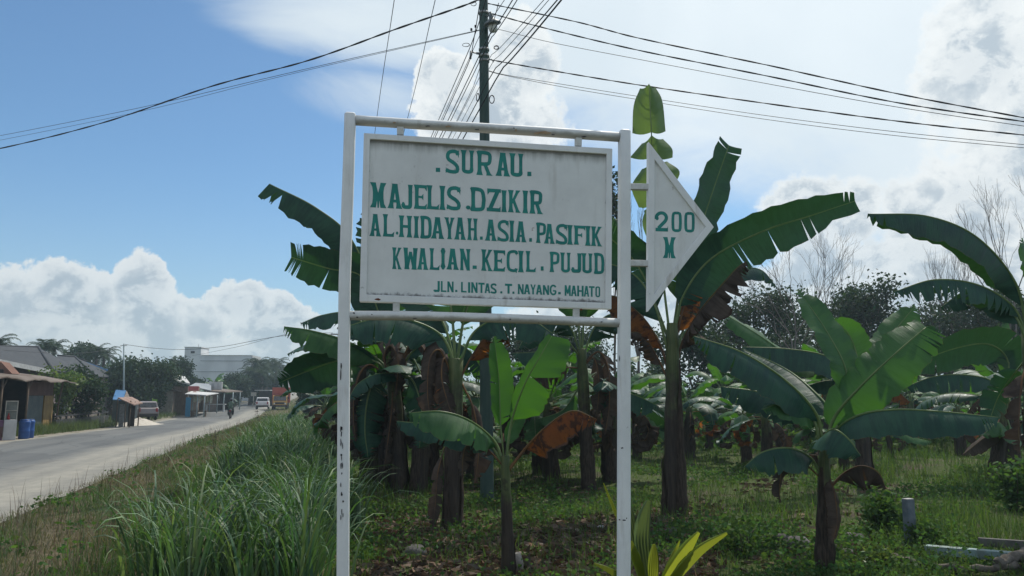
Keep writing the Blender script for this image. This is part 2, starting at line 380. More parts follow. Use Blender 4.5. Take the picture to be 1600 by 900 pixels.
def road_mat():
    m = bpy.data.materials.new('road_surface'); m.use_nodes = True; t = NT(m.node_tree); b = t.n['Principled BSDF']
    uv = t.new('ShaderNodeTexCoord').outputs['UV']; sp = t.new('ShaderNodeSeparateXYZ'); t.put(sp.inputs[0], uv); p = sp.outputs[1]
    lon = t.noise(t.scalev(uv, 0.06, 1.6, 1), 1.0, 5, 0.6); n2 = t.noise(uv, 2.2, 6, 0.6); n3 = t.noise(uv, 60.0, 3, 0.6); n1 = t.noise(uv, 0.5, 5, 0.6)
    asp = t.mix(t.sstep(0.3, 0.7, lon), (0.112, 0.117, 0.115), (0.152, 0.155, 0.149))
    asp = t.mix(t.m('MULTIPLY', t.sstep(0.5, 0.75, n1), 0.6), asp, (0.165, 0.162, 0.150))
    asp = t.mix(t.m('MULTIPLY', t.sstep(0.4, 0.7, n3), 0.35), asp, (0.065, 0.066, 0.066))
    trk = t.m('MULTIPLY', t.sstep(0.55, 0.95, t.m('SINE', t.m('MULTIPLY', p, 3.6))), t.sstep(0.35, 0.6, n1)); asp = t.mix(t.m('MULTIPLY', trk, 0.45), asp, (0.075, 0.077, 0.078))
    # a long repaired strip and cracks
    vo = t.new('ShaderNodeTexVoronoi', feature='DISTANCE_TO_EDGE'); t.put(vo.inputs['Vector'], t.scalev(uv, 0.35, 0.8, 1)); vo.inputs['Scale'].default_value = 1.0
    asp = t.mix(t.m('MULTIPLY', t.sstep(0.016, 0.004, vo.outputs['Distance']), 0.55), asp, (0.045, 0.045, 0.045))
    pv = t.new('ShaderNodeTexVoronoi', distance='CHEBYCHEV'); t.put(pv.inputs['Vector'], t.scalev(uv, 0.16, 0.42, 1)); pv.inputs['Scale'].default_value = 1.0
    ps = t.new('ShaderNodeSeparateColor'); t.put(ps.inputs[0], pv.outputs['Color']); asp = t.mix(t.m('MULTIPLY', t.sstep(0.70, 0.73, ps.outputs[0]), 0.40), asp, (0.072, 0.074, 0.075)); asp = t.mix(t.m('MULTIPLY', t.sstep(0.26, 0.22, ps.outputs[1]), 0.35), asp, (0.21, 0.205, 0.19))
    dust = t.mix(t.sstep(0.3, 0.7, n2), (0.235, 0.222, 0.188), (0.305, 0.287, 0.24))
    edge = t.m('ADD', p, t.m('MULTIPLY', t.m('SUBTRACT', t.noise(t.scalev(uv, 0.35, 0.8, 1), 1.0, 5, 0.6), 0.5), 1.6))
    right = t.m('MULTIPLY', t.sstep(-6.7, -5.2, edge), t.m('MULTIPLY_ADD', t.sstep(0.35, 0.65, lon), 0.35, 0.62)); left = t.sstep(-9.9, -10.5, edge)
    c = t.mix(t.m('MAXIMUM', right, left), asp, dust)
    t.put(b.inputs['Base Color'], c); b.inputs['Roughness'].default_value = 0.85; b.inputs['Specular IOR Level'].default_value = 0.2
    bn = t.new('ShaderNodeBump'); bn.inputs['Strength'].default_value = 0.35; bn.inputs['Distance'].default_value = 0.01
    t.put(bn.inputs['Height'], t.m('ADD', n3, n2)); t.put(b.inputs['Normal'], bn.outputs[0])
    MATS['road_surface'] = m
ground_mat(); road_mat()
tag(sheet('ground', Sg, Pg, 0.0, 'ground_soil'), kind='structure')
tag(sheet('road', Sg[(Sg > -35) & (Sg < 500)], Pg[(Pg > -10.7) & (Pg < -3.6)], 0.012, 'road_surface'), kind='structure')

# pale air over the whole place
def haze():
    mb = MB(); mb.box((0, 0, 11.0), (1500, 1500, 26.0)); m = bpy.data.materials.new('haze_air'); m.use_nodes = True; t = NT(m.node_tree); t.n.remove(t.n['Principled BSDF'])
    v = t.new('ShaderNodeVolumePrincipled'); v.inputs['Density'].default_value = 0.0008; v.inputs['Color'].default_value = (0.70, 0.88, 1.0, 1); v.inputs['Anisotropy'].default_value = 0.2
    t.l.new(v.outputs[0], t.n['Material Output'].inputs['Volume']); MATS['haze_air'] = m; tag(mb.build('haze', 'haze_air', None, 0, (0, 0, -2)), kind='stuff')
haze()
# ================================================================== painted steel sign
PLd, PRd = 3.05, 3.225
_a = P(546, 400, PLd); _b = P(975, 400, PRd)
SX = Vector((_b.x - _a.x, _b.y - _a.y, 0)).normalized(); SN = SX.cross(Vector((0, 0, 1))).normalized()   # SN points back to the viewer's side
if SN.y > 0: SN = -SN
SO = Vector((_a.x, _a.y, 0))
def SPx(px, py, off=0.0):
    """pixel -> point on the sign's plane, moved off mm towards the front"""
    r = ray(px, py); o = Vector((0, 0, EYE)); k = ((SO + SN * off) - o).dot(SN) / r.dot(SN); return o + r * k
def paint_mat(name, base, dirt=0.35, streak=True, edge=False):
    m = bpy.data.materials.new(name); m.use_nodes = True; t = NT(m.node_tree); b = t.n['Principled BSDF']
    co = t.new('ShaderNodeTexCoord').outputs['Object']
    n = t.noise(co, 5, 6, 0.65); g = t.noise(t.scalev(co, 7, 7, 1.0), 2.2, 6, 0.6); sp_ = t.noise(co, 42, 4, 0.7)
    c = t.mix(t.sstep(0.3, 0.75, n), base, tuple(x * 0.86 for x in base))
    c = t.mix(t.m('MULTIPLY', t.sstep(0.55, 0.75, g), dirt), c, (0.28, 0.24, 0.18))
    c = t.mix(t.m('MULTIPLY', t.m('MULTIPLY', t.sstep(0.64, 0.72, sp_), t.sstep(0.5, 0.68, n)), 0.8), c, (0.09, 0.075, 0.06))
    rust = t.m('MULTIPLY', t.sstep(0.66, 0.72, t.noise(co, 9, 5, 0.7)), t.sstep(0.55, 0.6, sp_))
    c = t.mix(t.m('MULTIPLY', rust, 0.85), c, (0.17, 0.06, 0.025))
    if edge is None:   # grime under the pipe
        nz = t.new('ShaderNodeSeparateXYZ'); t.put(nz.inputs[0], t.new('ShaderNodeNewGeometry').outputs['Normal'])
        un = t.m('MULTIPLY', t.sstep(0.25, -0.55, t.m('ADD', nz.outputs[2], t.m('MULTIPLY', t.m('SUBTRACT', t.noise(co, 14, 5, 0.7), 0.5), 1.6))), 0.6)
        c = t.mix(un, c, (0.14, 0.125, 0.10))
    if edge:   # grime that has run down from the top moulding and gathered in the bottom and side grooves
        uv = t.new('ShaderNodeTexCoord').outputs['UV']; sp = t.new('ShaderNodeSeparateXYZ'); t.put(sp.inputs[0], uv)
        run = t.noise(t.scalev(uv, 26, 1.1, 1), 1.0, 5, 0.65)
        top = t.m('MULTIPLY', t.sstep(0.905, 0.985, t.m('ADD', sp.outputs[1], t.m('MULTIPLY', t.m('SUBTRACT', run, 0.5), 0.12))), 0.72)
        c = t.mix(top, c, (0.15, 0.145, 0.115)); c = t.mix(t.m('MULTIPLY', t.sstep(0.957, 0.972, t.m('ADD', sp.outputs[1], t.m('MULTIPLY', t.m('SUBTRACT', run, 0.5), 0.03))), 0.6), c, (0.10, 0.095, 0.08))
        bl = t.noise(t.scalev(uv, 40, 20, 1), 1.0, 5, 0.7)
        bot = t.sstep(0.030, 0.004, t.m('SUBTRACT', sp.outputs[1], t.m('MULTIPLY', t.m('SUBTRACT', bl, 0.47), 0.08)))
        c = t.mix(t.m('MULTIPLY', bot, 0.85), c, (0.06, 0.055, 0.05))
        lx = t.sstep(0.010, 0.002, t.m('SUBTRACT', sp.outputs[0], t.m('MULTIPLY', t.m('SUBTRACT', bl, 0.5), 0.02)))
        rx = t.sstep(0.990, 0.997, t.m('ADD', sp.outputs[0], t.m('MULTIPLY', t.m('SUBTRACT', bl, 0.5), 0.03)))
        c = t.mix(t.m('MULTIPLY', t.m('MAXIMUM', lx, rx), 0.7), c, (0.09, 0.085, 0.075))
    t.put(b.inputs['Base Color'], c); b.inputs['Roughness'].default_value = 0.55; b.inputs['Specular IOR Level'].default_value = 0.35
    bn = t.new('ShaderNodeBump'); bn.inputs['Strength'].default_value = 0.15; bn.inputs['Distance'].default_value = 0.003
    t.put(bn.inputs['Height'], sp_); t.put(b.inputs['Normal'], bn.outputs[0])
    MATS[name] = m
paint_mat('white_paint', (0.76, 0.765, 0.745), 0.55)
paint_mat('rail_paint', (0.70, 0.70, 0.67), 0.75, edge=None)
paint_mat('panel_paint', (0.73, 0.735, 0.705), 0.28, edge=True)
mat('chipped_paint', (0.02, 0.022, 0.03), (0.04, 0.035, 0.03), 0.8)
mat('rust_stain', (0.20, 0.045, 0.025), (0.12, 0.04, 0.02), 0.85, 60)
mat('teal_paint', (0.008, 0.175, 0.150), (0.014, 0.225, 0.185), 0.5, 14, 0.35)
sign = thing('signboard', 'white painted steel signboard on two posts with green hand-lettered lines and an arrow pointing right', 'sign', (SO.x, SO.y, Z(SO.x, SO.y)))
def bar(mb, p0, p1, w, dpt, X=None, mi=0):
    """rectangular tube from p0 to p1, w across the sign plane, dpt through it"""
    p0 = Vector(p0); p1 = Vector(p1); T = (p1 - p0); A = SN.cross(T).normalized()
    poly = [p0 - A * w / 2 + SN * dpt / 2, p0 + A * w / 2 + SN * dpt / 2, p0 + A * w / 2 - SN * dpt / 2, p0 - A * w / 2 - SN * dpt / 2]
    mb.prism(poly, T, mi)
def px2m(px, py): return (SPx(px + 1, py) - SPx(px, py)).length
# posts: rounded square tube, slightly bent
def post(pts, w):
    mb = MB(); c = [SPx(*q) for q in pts]
    d = (c[-1] - c[-2]).normalized(); zb = Z(c[-1].x, c[-1].y) - 0.25; c.append(c[-1] + d * ((c[-1].z - zb) / -d.z))
    sec = []
    r = w / 2; k = r * 0.42
    for (x, y) in ((-1, -1), (1, -1), (1, 1), (-1, 1)):
        for a in range(4):
            an = math.atan2(y, x) - math.pi / 4 + a * math.pi / 6
            sec.append((x * (r - k) + k * math.cos(an), y * (r - k) + k * math.sin(an)))
    rows = []
    ctop = c[0]
    for dz, sc in ((0.010, 0.30), (0.008, 0.7), (0.003, 0.94)):
        rows.append(mb.add([ctop + Vector((0, 0, dz)) + SX * a * sc + SN * b * sc for a, b in sec]))
    for q in c: rows.append(mb.add([q + SX * a + SN * b for a, b in sec]))
    n = len(sec)
    for i in range(len(rows) - 1):
        for j in range(n): mb.face([rows[i] + j, rows[i] + (j + 1) % n, rows[i + 1] + (j + 1) % n, rows[i + 1] + j][::-1], 0, None, True)
    mb.face([rows[0] + j for j in range(n)])
    return mb.build('post', 'white_paint', sign)
mpx = px2m(760, 350)
postL = post([(547.3, 180), (544.8, 262), (538.6, 440), (537.2, 560), (535.8, 900)], 18 * px2m(545, 350))
postR = post([(975.5, 206.5), (975.4, 300), (975.0, 500), (974.5, 900)], 17.2 * px2m(975, 350))
postL['label'] = 'white post with a run of dark paint chips down its front'
def rail(pts, r):
    mb = MB(); c = [SPx(*q) for q in pts]
    mb.tube(catmull(c, 14), r, 12, cap=True); return mb
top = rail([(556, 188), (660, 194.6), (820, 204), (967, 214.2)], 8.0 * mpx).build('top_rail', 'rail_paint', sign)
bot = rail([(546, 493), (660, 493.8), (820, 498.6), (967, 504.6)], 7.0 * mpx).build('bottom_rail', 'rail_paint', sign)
for (x0, y0, x1, y1, w) in ((625.5, 199.5, 625.6, 209, 10.5), (903.5, 216.5, 903.3, 226.5, 10.5), (619.3, 474.5, 619, 487, 10), (900.3, 482, 900.2, 494.5, 9.5)):
    mb = MB(); bar(mb, SPx(x0, y0 - 3), SPx(x1, y1 + 3), w * mpx, 0.022); mb.build('bracket', 'rail_paint', sign, 0.002)
# board: panel plus a raised frame
def frame_poly(outer, inner, name, mname, depth, front):
    mb = MB(); n = len(outer); o = [SPx(*q, front) for q in outer]; i = [SPx(*q, front) for q in inner]; back = -SN * depth
    a = mb.add(o); b = mb.add(i); c = mb.add([q + back for q in o]); d = mb.add([q + back for q in i])
    for k in range(n):
        l = (k + 1) % n
        mb.face([a + k, a + l, b + l, b + k]); mb.face([c + l, c + k, d + k, d + l]); mb.face([a + l, a + k, c + k, c + l]); mb.face([b + k, b + l, d + l, d + k])
    return mb.build(name, mname, sign, 0.0025)
def panel_poly(poly, name, mname, depth, front):
    mb = MB(); p = [SPx(*q, front) for q in poly]; n = len(p); a = mb.add(p); b = mb.add([q - SN * depth for q in p])
    xs = [q.dot(SX) for q in p]; zs = [q.z for q in p]
    uv = [((q.dot(SX) - min(xs)) / (max(xs) - min(xs)), (q.z - min(zs)) / (max(zs) - min(zs))) for q in p]
    if n == 4: uv = [(0, 1), (1, 1), (1, 0), (0, 0)]
    mb.face([a + k for k in range(n)], 0, uv); mb.face([b + k for k in range(n)][::-1])
    for k in range(n): l = (k + 1) % n; mb.face([a + l, a + k, b + k, b + l])
    return mb.build(name, mname, sign)
frame_poly([(568.5, 207.5), (957, 232), (955.5, 483), (561.7, 471)], [(578, 217), (948, 240.5), (946, 473), (572.6, 460)], 'board_frame', 'white_paint', 0.034, 0.016)
panel_poly([(575, 214), (950.5, 238), (948.5, 475.5), (569.5, 463)], 'board_panel', 'panel_paint', 0.006, 0.006)
ARF = 0.014
frame_poly([(1013.5, 221), (1115.7, 354.6), (1012.6, 487)], [(1023.2, 249.5), (1102.8, 354.6), (1022.2, 460)], 'arrow_frame', 'white_paint', 0.030, ARF)
panel_poly([(1020.5, 243), (1106.5, 354.6), (1019.5, 467)], 'arrow_panel', 'panel_paint', 0.006, 0.005)
for y0, y1 in ((291.8, 292.6), (411.2, 412.0)):
    mb = MB(); bar(mb, SPx(980, y0), SPx(1016, y1), 10 * mpx, 0.022); mb.build('arrow_arm', 'rail_paint', sign, 0.002)
# chips and rust on the steel
def flakes(name, mname, spots, parent, off):
    mb = MB(); r = random.Random(5)
    for (x, y, rx, ry) in spots:
        n = 9; c = [SPx(x + rx * math.cos(a) * r.uniform(.5, 1.1), y + ry * math.sin(a) * r.uniform(.6, 1.1), off) for a in [2 * math.pi * i / n for i in range(n)]]
        mb.prism(c[::-1], SN * 0.0006, 0)
    mb.build(name, mname, parent)
r5 = random.Random(9); sp_ = []
for i in range(22):
    y = r5.uniform(668, 770) if i < 16 else r5.uniform(770, 820); sp_.append((534.5 + r5.uniform(-2.2, 1.6), y, r5.uniform(.5, 1.6), r5.uniform(1.5, 6)))
sp_ += [(532.5, 585, 1.5, 12), (533, 572, 1.2, 6)]
flakes('paint_chips', 'chipped_paint', sp_, postL, 9.4 * mpx)
flakes('paint_chips', 'chipped_paint', [(968, 812, 1.5, 1.2), (975, 813, 4, 1.2), (979, 810, 1, 1.5), (972, 700, 3, 1.4), (967.8, 560, .8, 5)], postR, 9.0 * mpx)
flakes('rust_spot', 'rust_stain', [(590.5, 467.5, 5, 2.0), (908, 484, 3, 1.6)], bpy.data.objects['board_frame'], 0.0162)
mat('rust_pale', (0.30, 0.20, 0.11), (0.38, 0.28, 0.18), 0.9, 30)
flakes('rust_spot', 'rust_pale', [(851, 207, 12, 2.6), (838, 208.5, 6, 2), (806, 203.5, 2, 2.6), (700, 197.5, 7, 1.6), (616, 191.5, 3, 1.2)], top, 8.0 * mpx + .0004)
flakes('paint_chips', 'chipped_paint', [(803, 200, 1.3, 1.0), (864, 210.5, 4, .8), (745, 202.5, 5, .9), (668, 197, 6, .9), (912, 213.5, 5, 1)], top, 8.0 * mpx + .0007)
flakes('paint_chips', 'chipped_paint', [(553, 489, 2.0, 1.3), (558, 496, 2.6, 1), (581, 491.5, 1.4, 1), (648, 497.5, 5, .8), (797, 499, 1.6, 1.2), (940, 503, 2.4, 1)], bot, 7.0 * mpx + .0005)

# ---------------------------------------------------------------- hand lettering, stroke by stroke
class Ink:
    def __init__(s): s.mb = MB(); s.k = 0
    def poly(s, pts):
        s.k += 1; off = s.front + 0.0004 + s.k * 0.00002
        n = s.mb.add([SPx(x, y, off) for x, y in pts]); 
        s.mb.face([n + i for i in range(len(pts))])
    def strip(s, L, Rr):
        s.k += 1; off = s.front + 0.0004 + s.k * 0.00002
        a = s.mb.add([SPx(x, y, off) for x, y in L]); b = s.mb.add([SPx(x, y, off) for x, y in Rr])
        for i in range(len(L) - 1): s.mb.face([a + i, b + i, b + i + 1, a + i + 1])
def glyph(ink, ch, x0, y0, x1, y1, sw, serif=True, skew=0.066, var=0):
    """draw one letter in the pixel box (x0,y0)-(x1,y1); y runs down; skew follows the line's slope"""
    w, h = x1 - x0, y1 - y0
    yb = h - skew * w
    r = random.Random(hash((ch, round(x0))) & 0xffff if False else int(x0 * 7 + y0 * 3))
    def M(u, v):   # u right 0..1, v up 0..1
        x = x0 + u * w; return (x, y0 + skew * (x - x0) + (1 - v) * yb)
    if ch not in '.oIJ': sw = min(sw, (.255 if ch in 'KHNUAW' else .27) * w if serif else .30 * w)
    a = sw / w; b = max(sw, .13 * yb) / yb
    fl = min(1.75, .46 / a) if serif else 1.0
    def stem(u0, v0, u1, v1, f0=None, f1=None, k=1.0):
        f0 = (fl if f0 is None else f0); f1 = (fl if f1 is None else f1); L = []; R = []
        for q in (0, .03, .08, .16, .26, .4, .5, .6, .74, .84, .92, .97, 1):
            e0 = max(0, 1 - q / .26) ** 1.8; e1 = max(0, 1 - (1 - q) / .26) ** 1.8
            ww = a * k * (1 + (f0 - 1) * e0 + (f1 - 1) * e1) / 2
            u = u0 + (u1 - u0) * q; v = v0 + (v1 - v0) * q
            L.append(M(u - ww, v)); R.append(M(u + ww, v))
        ink.strip(L, R)
    def hbar(u0, u1, v, k=0.8, f0=1.0, f1=1.0):
        L = []; R = []
        for q in (0, .1, .25, .5, .75, .9, 1):
            e0 = max(0, 1 - q / .3) ** 1.5; e1 = max(0, 1 - (1 - q) / .3) ** 1.5; ww = b * k * (1 + (f0 - 1) * e0 + (f1 - 1) * e1) / 2
            u = u0 + (u1 - u0) * q; L.append(M(u, v - ww)); R.append(M(u, v + ww))
        ink.strip(R, L)
    def curve(pts, k=1.0, ks=None):
        c = catmull([Vector((p[0] * w, p[1] * yb, 0)) for p in pts], 22); L = []; R = []; n = len(c)
        for i in range(n):
            T = (c[min(i + 1, n - 1)] - c[max(i - 1, 0)]).normalized(); A = Vector((-T.y, T.x, 0))
            kk = k if ks is None else ks[0] + (ks[1] - ks[0]) * abs(i / (n - 1) * 2 - 1)
            l = c[i] + A * sw * kk / 2; q = c[i] - A * sw * kk / 2
            L.append(M(l.x / w, l.y / yb)); R.append(M(q.x / w, q.y / yb))
        ink.strip(R, L)
    def tri(*ps): ink.poly([M(*p) for p in ps])
    sx = a * fl / 2 if serif else a / 2      # stem centre so that its serif touches the box edge
    if ch == '.': ink.poly([M(0, 0), M(1, .04), M(.97, 1), M(.03, .97)][::-1]); return
    if ch == 'o': ink.poly([M(.5 + .5 * math.cos(i * .5236), .5 + .5 * math.sin(i * .5236)) for i in range(12)][::-1]); return
    if ch == 'I':
        if var == 1:
            L = []; R = []
            for q, k in ((0, .55), (.08, .75), (.14, 1.0), (.2, .8), (.3, .62), (.7, .62), (.8, .8), (.86, 1.0), (.92, .7), (1, .35)):
                L.append(M(.5 - k / 2, 1 - q)); R.append(M(.5 + k / 2, 1 - q))
            ink.strip(R, L); return
        stem(.5, 1, .5, 0, 1 / a if serif else 1, 1 / a if serif else 1)
    elif ch == 'A':
        stem(.46, 1, sx, 0, 1.1, fl); stem(.54, 1, 1 - sx, 0, 1.1, fl); hbar(.27, .73, .30, .75); tri((.40, 1), (.60, 1), (.56, .72), (.44, .72))
        if serif: tri((.28, 1), (.5, 1), (.5, .93), (.36, .93))
    elif ch == 'U':
        stem(sx, 1, sx, .14, fl, 1.0); stem(1 - sx, 1, 1 - sx, .14, fl, 1.0, .85)
        curve([(sx, .24), (sx + .03, .12), (.5, b * .5), (1 - sx - .03, .12), (1 - sx, .24)], 1.0)
    elif ch == 'S':
        i = a * .55
        curve([(.93 - i * .2, .80), (.78, .93), (.5, .945), (.24, .88), (i, .73), (.24, .58), (.60, .45), (1 - i, .29), (.84, .10), (.54, .06), (.22, .085), (.06, .15)], 1.0)
        if serif: tri((.98, 1), (.74, .95), (.97, .66)); tri((0, 0), (.24, .06), (.02, .25))
    elif ch == 'R' or ch == 'P':
        stem(sx, 1, sx, 0); hi = .44 if ch == 'R' else .42
        curve([(sx * .4, .955), (.5, .955), (.80, .90), (1 - a * .62, .72), (.78, .52), (.55, hi + .04), (sx, hi + .03)], .95)
        if ch == 'R': stem(.52, .50, 1 - sx * .85, 0, 1.0, fl)
    elif ch == 'D':
        stem(sx, 1, sx, 0)
        curve([(sx * .3, .95), (.48, .955), (.78, .87), (1 - a * .52, .55), (1 - a * .55, .38), (.80, .11), (.50, .05), (sx * .3, .045)], 1.0)
    elif ch == 'M':
        if var == 1:   # wide-waisted M with a deep top notch
            Lo = [(0, 1), (.03, .95), (.13, .82), (.17, .62), (.17, .38), (.13, .17), (.03, .05), (0, 0)]
            Li = [(.36, 1), (.37, .95), (.42, .80), (.505, .58), (.505, .36), (.42, .26), (.39, .10), (.36, 0)]
            ink.strip([M(*q) for q in Lo], [M(*q) for q in Li]); ink.strip([M(1 - u, v) for u, v in Li], [M(1 - u, v) for u, v in Lo])
            ink.poly([M(.42, .40), M(.455, 0), M(.545, 0), M(.58, .40)])
        else:
            stem(a * .5, 0, a * .55, 1, 1, 1, .9); stem(1 - a * .5, 0, 1 - a * .55, 1, 1, 1, .9); stem(a * .6, 1, .5, .2, 1, 1, .9); stem(1 - a * .6, 1, .5, .2, 1, 1, .9)
    elif ch == 'J':
        u = 1 - sx * 1.0; stem(u, 1, u, .16, fl, 1.0)
        curve([(u, .22), (u - .05, .10), (u - .28, b * .5), (.18, .09), (.10, .20)], 1.0)
        if serif: ink.poly([M(.12 + .14 * math.cos(i * .7854), .20 + .085 * math.sin(i * .7854)) for i in range(8)][::-1])
    elif ch in 'EFL':
        stem(sx, 1, sx, 0)
        if ch != 'L':
            hbar(sx * .4, .98, 1 - b * .45, .9); hbar(sx, .68, .50, .6)
            if serif: tri((.98, 1), (.70, .95), (.97, .74)); tri((.72, .64), (.52, .5), (.72, .36))
        if ch != 'F':
            hbar(sx * .4, .95, b * .45, .9)
            if serif: tri((1, .24), (.62, .05), (.92, 0))
    elif ch == 'Z':
        hbar(.04, 1, 1 - b * .45, .95); hbar(0, .98, b * .45, .95); stem(1 - a * .75, .95, a * .75, .05, 1, 1, 1.15)
        if serif: tri((.03, 1), (.30, .93), (.06, .72)); tri((.97, 0), (.70, .05), (.98, .24))
    elif ch == 'K':
        stem(sx, 1, sx, 0); stem(1 - sx, 1, sx + a * .3, .40, fl, 1.0, .85); stem(sx + a * .75, .56, 1 - sx, 0, 1.0, fl, .95)
    elif ch == 'H':
        stem(sx, 1, sx, 0); stem(1 - sx, 1, 1 - sx, 0); hbar(sx, 1 - sx, .5, .85)
    elif ch == 'Y':
        stem(sx, 1, .5, .42, fl, 1.0, .95); stem(1 - sx, 1, .5, .42, fl, 1.0, .85); stem(.5, .48, .5, 0, 1.0, fl)
    elif ch == 'W':
        stem(.15, 1, .25, 0, 1.2, 1.4, 1.1); stem(.85, 1, .75, 0, 1.3, 1.4, 1.1); stem(.5, .82, .27, .05, 1, 1, .8); stem(.5, .82, .73, .05, 1, 1, .8)
    elif ch == 'N':
        stem(sx, 1, sx, 0, fl, 1.3, .9); stem(1 - sx, 1, 1 - sx, 0, fl, 1.2, .9); stem(sx, 1, 1 - sx, 0, 1.0, 1.0, 1.1)
    elif ch == 'C':
        i = a * .55
        curve([(.96, .84), (.86, .945), (.5, .945), (.22, .86), (i, .60), (i, .40), (.22, .15), (.55, .07), (.85, .09), (.92, .18)], 1.0)
        if serif: tri((.99, 1), (.80, .95), (.97, .76)); tri((.70, .06), (.98, .10), (.95, -.04))
    elif ch == 'G':
        i = a * .5
        curve([(.95, .80), (.75, .95), (.4, .95), (i, .70), (i, .30), (.4, .06), (.78, .07), (.95, .25), (.95, .42)], .95); hbar(.52, 1, .42, .8)
    elif ch == 'T':
        hbar(0, 1, 1 - b * .5, 1.0); stem(.5, .98, .5, 0)
    elif ch == 'O' or ch == '0':
        i = a * .55
        curve([(.5, 1 - b * .4), (.2, .90), (i, .62), (i, .38), (.2, .10), (.5, b * .4), (.8, .10), (1 - i, .38), (1 - i, .62), (.8, .90), (.5, 1 - b * .4)], 1.0)
    elif ch == '2':
        curve([(.06, .62), (.10, .80), (.34, .93), (.66, .92), (.86, .76), (.80, .56), (.52, .36), (.22, .16)], 1.0); hbar(.0, 1, b * .5, 1.05); tri((.86, 0), (1, .30), (1, 0)); tri((0, 0), (.30, .30), (.34, .1))
        ink.poly([M(.13 + .13 * math.cos(i * .7854), .66 + .10 * math.sin(i * .7854)) for i in range(8)][::-1])
LINES = [
 (6.0, True, [('.', 680.8, 261.8, 687.9, 269), ('S', 696.2, 233.7, 717.6, 271.3), ('U', 719.4, 234, 741.9, 272.2), ('R', 744.1, 236, 769.3, 274.8), ('A', 774, 237.8, 797.2, 276), ('U', 795.4, 239, 818.9, 277), ('.', 823.9, 268, 830.4, 275.6)]),
 (5.9, True, [('M', 578.2, 284.4, 603.6, 325.4), ('A', 605.2, 286.3, 628.8, 326.6), ('J', 628.1, 287.9, 645, 327.2), ('E', 646.4, 288.1, 667.5, 327.4), ('L', 666.6, 289, 686.7, 327.8), ('I', 686.3, 290, 696.1, 328.2), ('S', 698, 291, 719.8, 328.6), ('o', 727.9, 320.8, 735.2, 327.6), ('D', 734.2, 293.3, 758.9, 329.8), ('Z', 760.5, 294.4, 782.7, 331.1), ('I', 783.2, 297, 791.9, 331.6), ('K', 793.6, 296.6, 814.2, 332.6), ('I', 816.2, 297.5, 825.4, 333.5), ('R', 827, 298, 848.1, 334.7)]),
 (5.2, True, [('A', 577.1, 333.9, 595.7, 369.7), ('L', 597.9, 334.3, 616.3, 370.3), ('o', 618.5, 361.6, 622.5, 366.8), ('H', 622.8, 336.3, 644.2, 371.3), ('I', 646, 337.5, 654.9, 372), ('D', 656.1, 337.8, 674.7, 372.5), ('A', 673.1, 338.7, 694.3, 373.6), ('Y', 693.5, 339.3, 711.3, 374.1), ('A', 709.5, 339.3, 728.1, 375), ('H', 730, 340.8, 746.5, 375.7), ('.', 749.9, 369.3, 754.3, 374.7), ('A', 757.5, 342.5, 776.2, 376.7), ('S', 777.3, 343.8, 794.9, 377.5), ('I', 795.6, 344.4, 803.8, 378), ('A', 804.8, 345.3, 822.7, 378.7), ('.', 826.9, 371.8, 831.2, 377.9), ('P', 837.3, 348.1, 853.7, 380.2), ('A', 849.8, 349.4, 867, 381.2), ('S', 868.5, 350, 886.4, 382), ('I', 886, 351.3, 895, 382.4), ('F', 896.3, 351.9, 914.8, 382.8), ('I', 914, 352.8, 923.1, 384.1), ('K', 923.5, 353.5, 941.3, 385)]),
 (5.4, True, [('K', 612.6, 386.3, 628.3, 421.1), ('W', 630.4, 386.6, 652.4, 421.6), ('A', 651.5, 387.2, 669.4, 421.9), ('L', 670.9, 387.6, 687.3, 422.2), ('I', 688.3, 387.4, 696.2, 421.3), ('A', 697.3, 387.9, 717.1, 421.9), ('N', 717.6, 388.3, 735.8, 423), ('.', 738.4, 414.6, 745, 420.4), ('K', 751.7, 389.4, 770.5, 423.8), ('E', 770.6, 390.5, 789.7, 424.4), ('C', 791.4, 390.9, 808.2, 425.5), ('I', 809.2, 391.6, 818.6, 425.6), ('L', 821.3, 391.9, 837.6, 425.3), ('.', 845, 415.9, 849.4, 422.9), ('P', 858.5, 393.7, 874.8, 425.6), ('U', 875.1, 394.3, 892.4, 426.2), ('J', 893.3, 395.2, 909, 426.5), ('U', 908.3, 395.4, 926.6, 427.4), ('D', 927.7, 395.7, 944.3, 427.8)]),
 (3.5, False, [('J', 677.9, 438.8, 687.2, 456.3), ('L', 688.9, 439.1, 698, 456.4), ('N', 698.9, 439.6, 708.9, 456.8), ('.', 711.1, 452.8, 714.6, 456.4), ('L', 720.4, 440.5, 729.5, 457.1), ('I', 731.6, 440.9, 734.5, 457.5), ('N', 736.2, 440.9, 746.3, 457.8), ('T', 747.4, 441.5, 757.2, 457.9), ('A', 757.3, 442.6, 766, 458.2), ('S', 766.4, 443.1, 775.9, 458.5), ('.', 781.7, 455, 784.9, 458.6), ('T', 789, 443.1, 800.2, 459), ('.', 800.6, 455.4, 803.9, 459.2), ('N', 809.1, 443.7, 818.4, 459.9), ('A', 818.6, 444, 828.4, 460), ('Y', 828.6, 444.3, 837.3, 460.1), ('A', 837.5, 444.8, 847.3, 460.5), ('N', 848.2, 445.4, 858.1, 460.8), ('G', 859, 445.4, 868.6, 460.8), ('.', 872.1, 456, 876.2, 460), ('M', 882.1, 445.4, 892, 462.4), ('A', 892.2, 446.1, 901, 462.9), ('H', 901.9, 446.1, 911.9, 463.3), ('A', 912.3, 446.6, 920.5, 463.6), ('T', 920.3, 447, 929, 463.8), ('O', 930.2, 447.5, 937.9, 464.2)]),
]
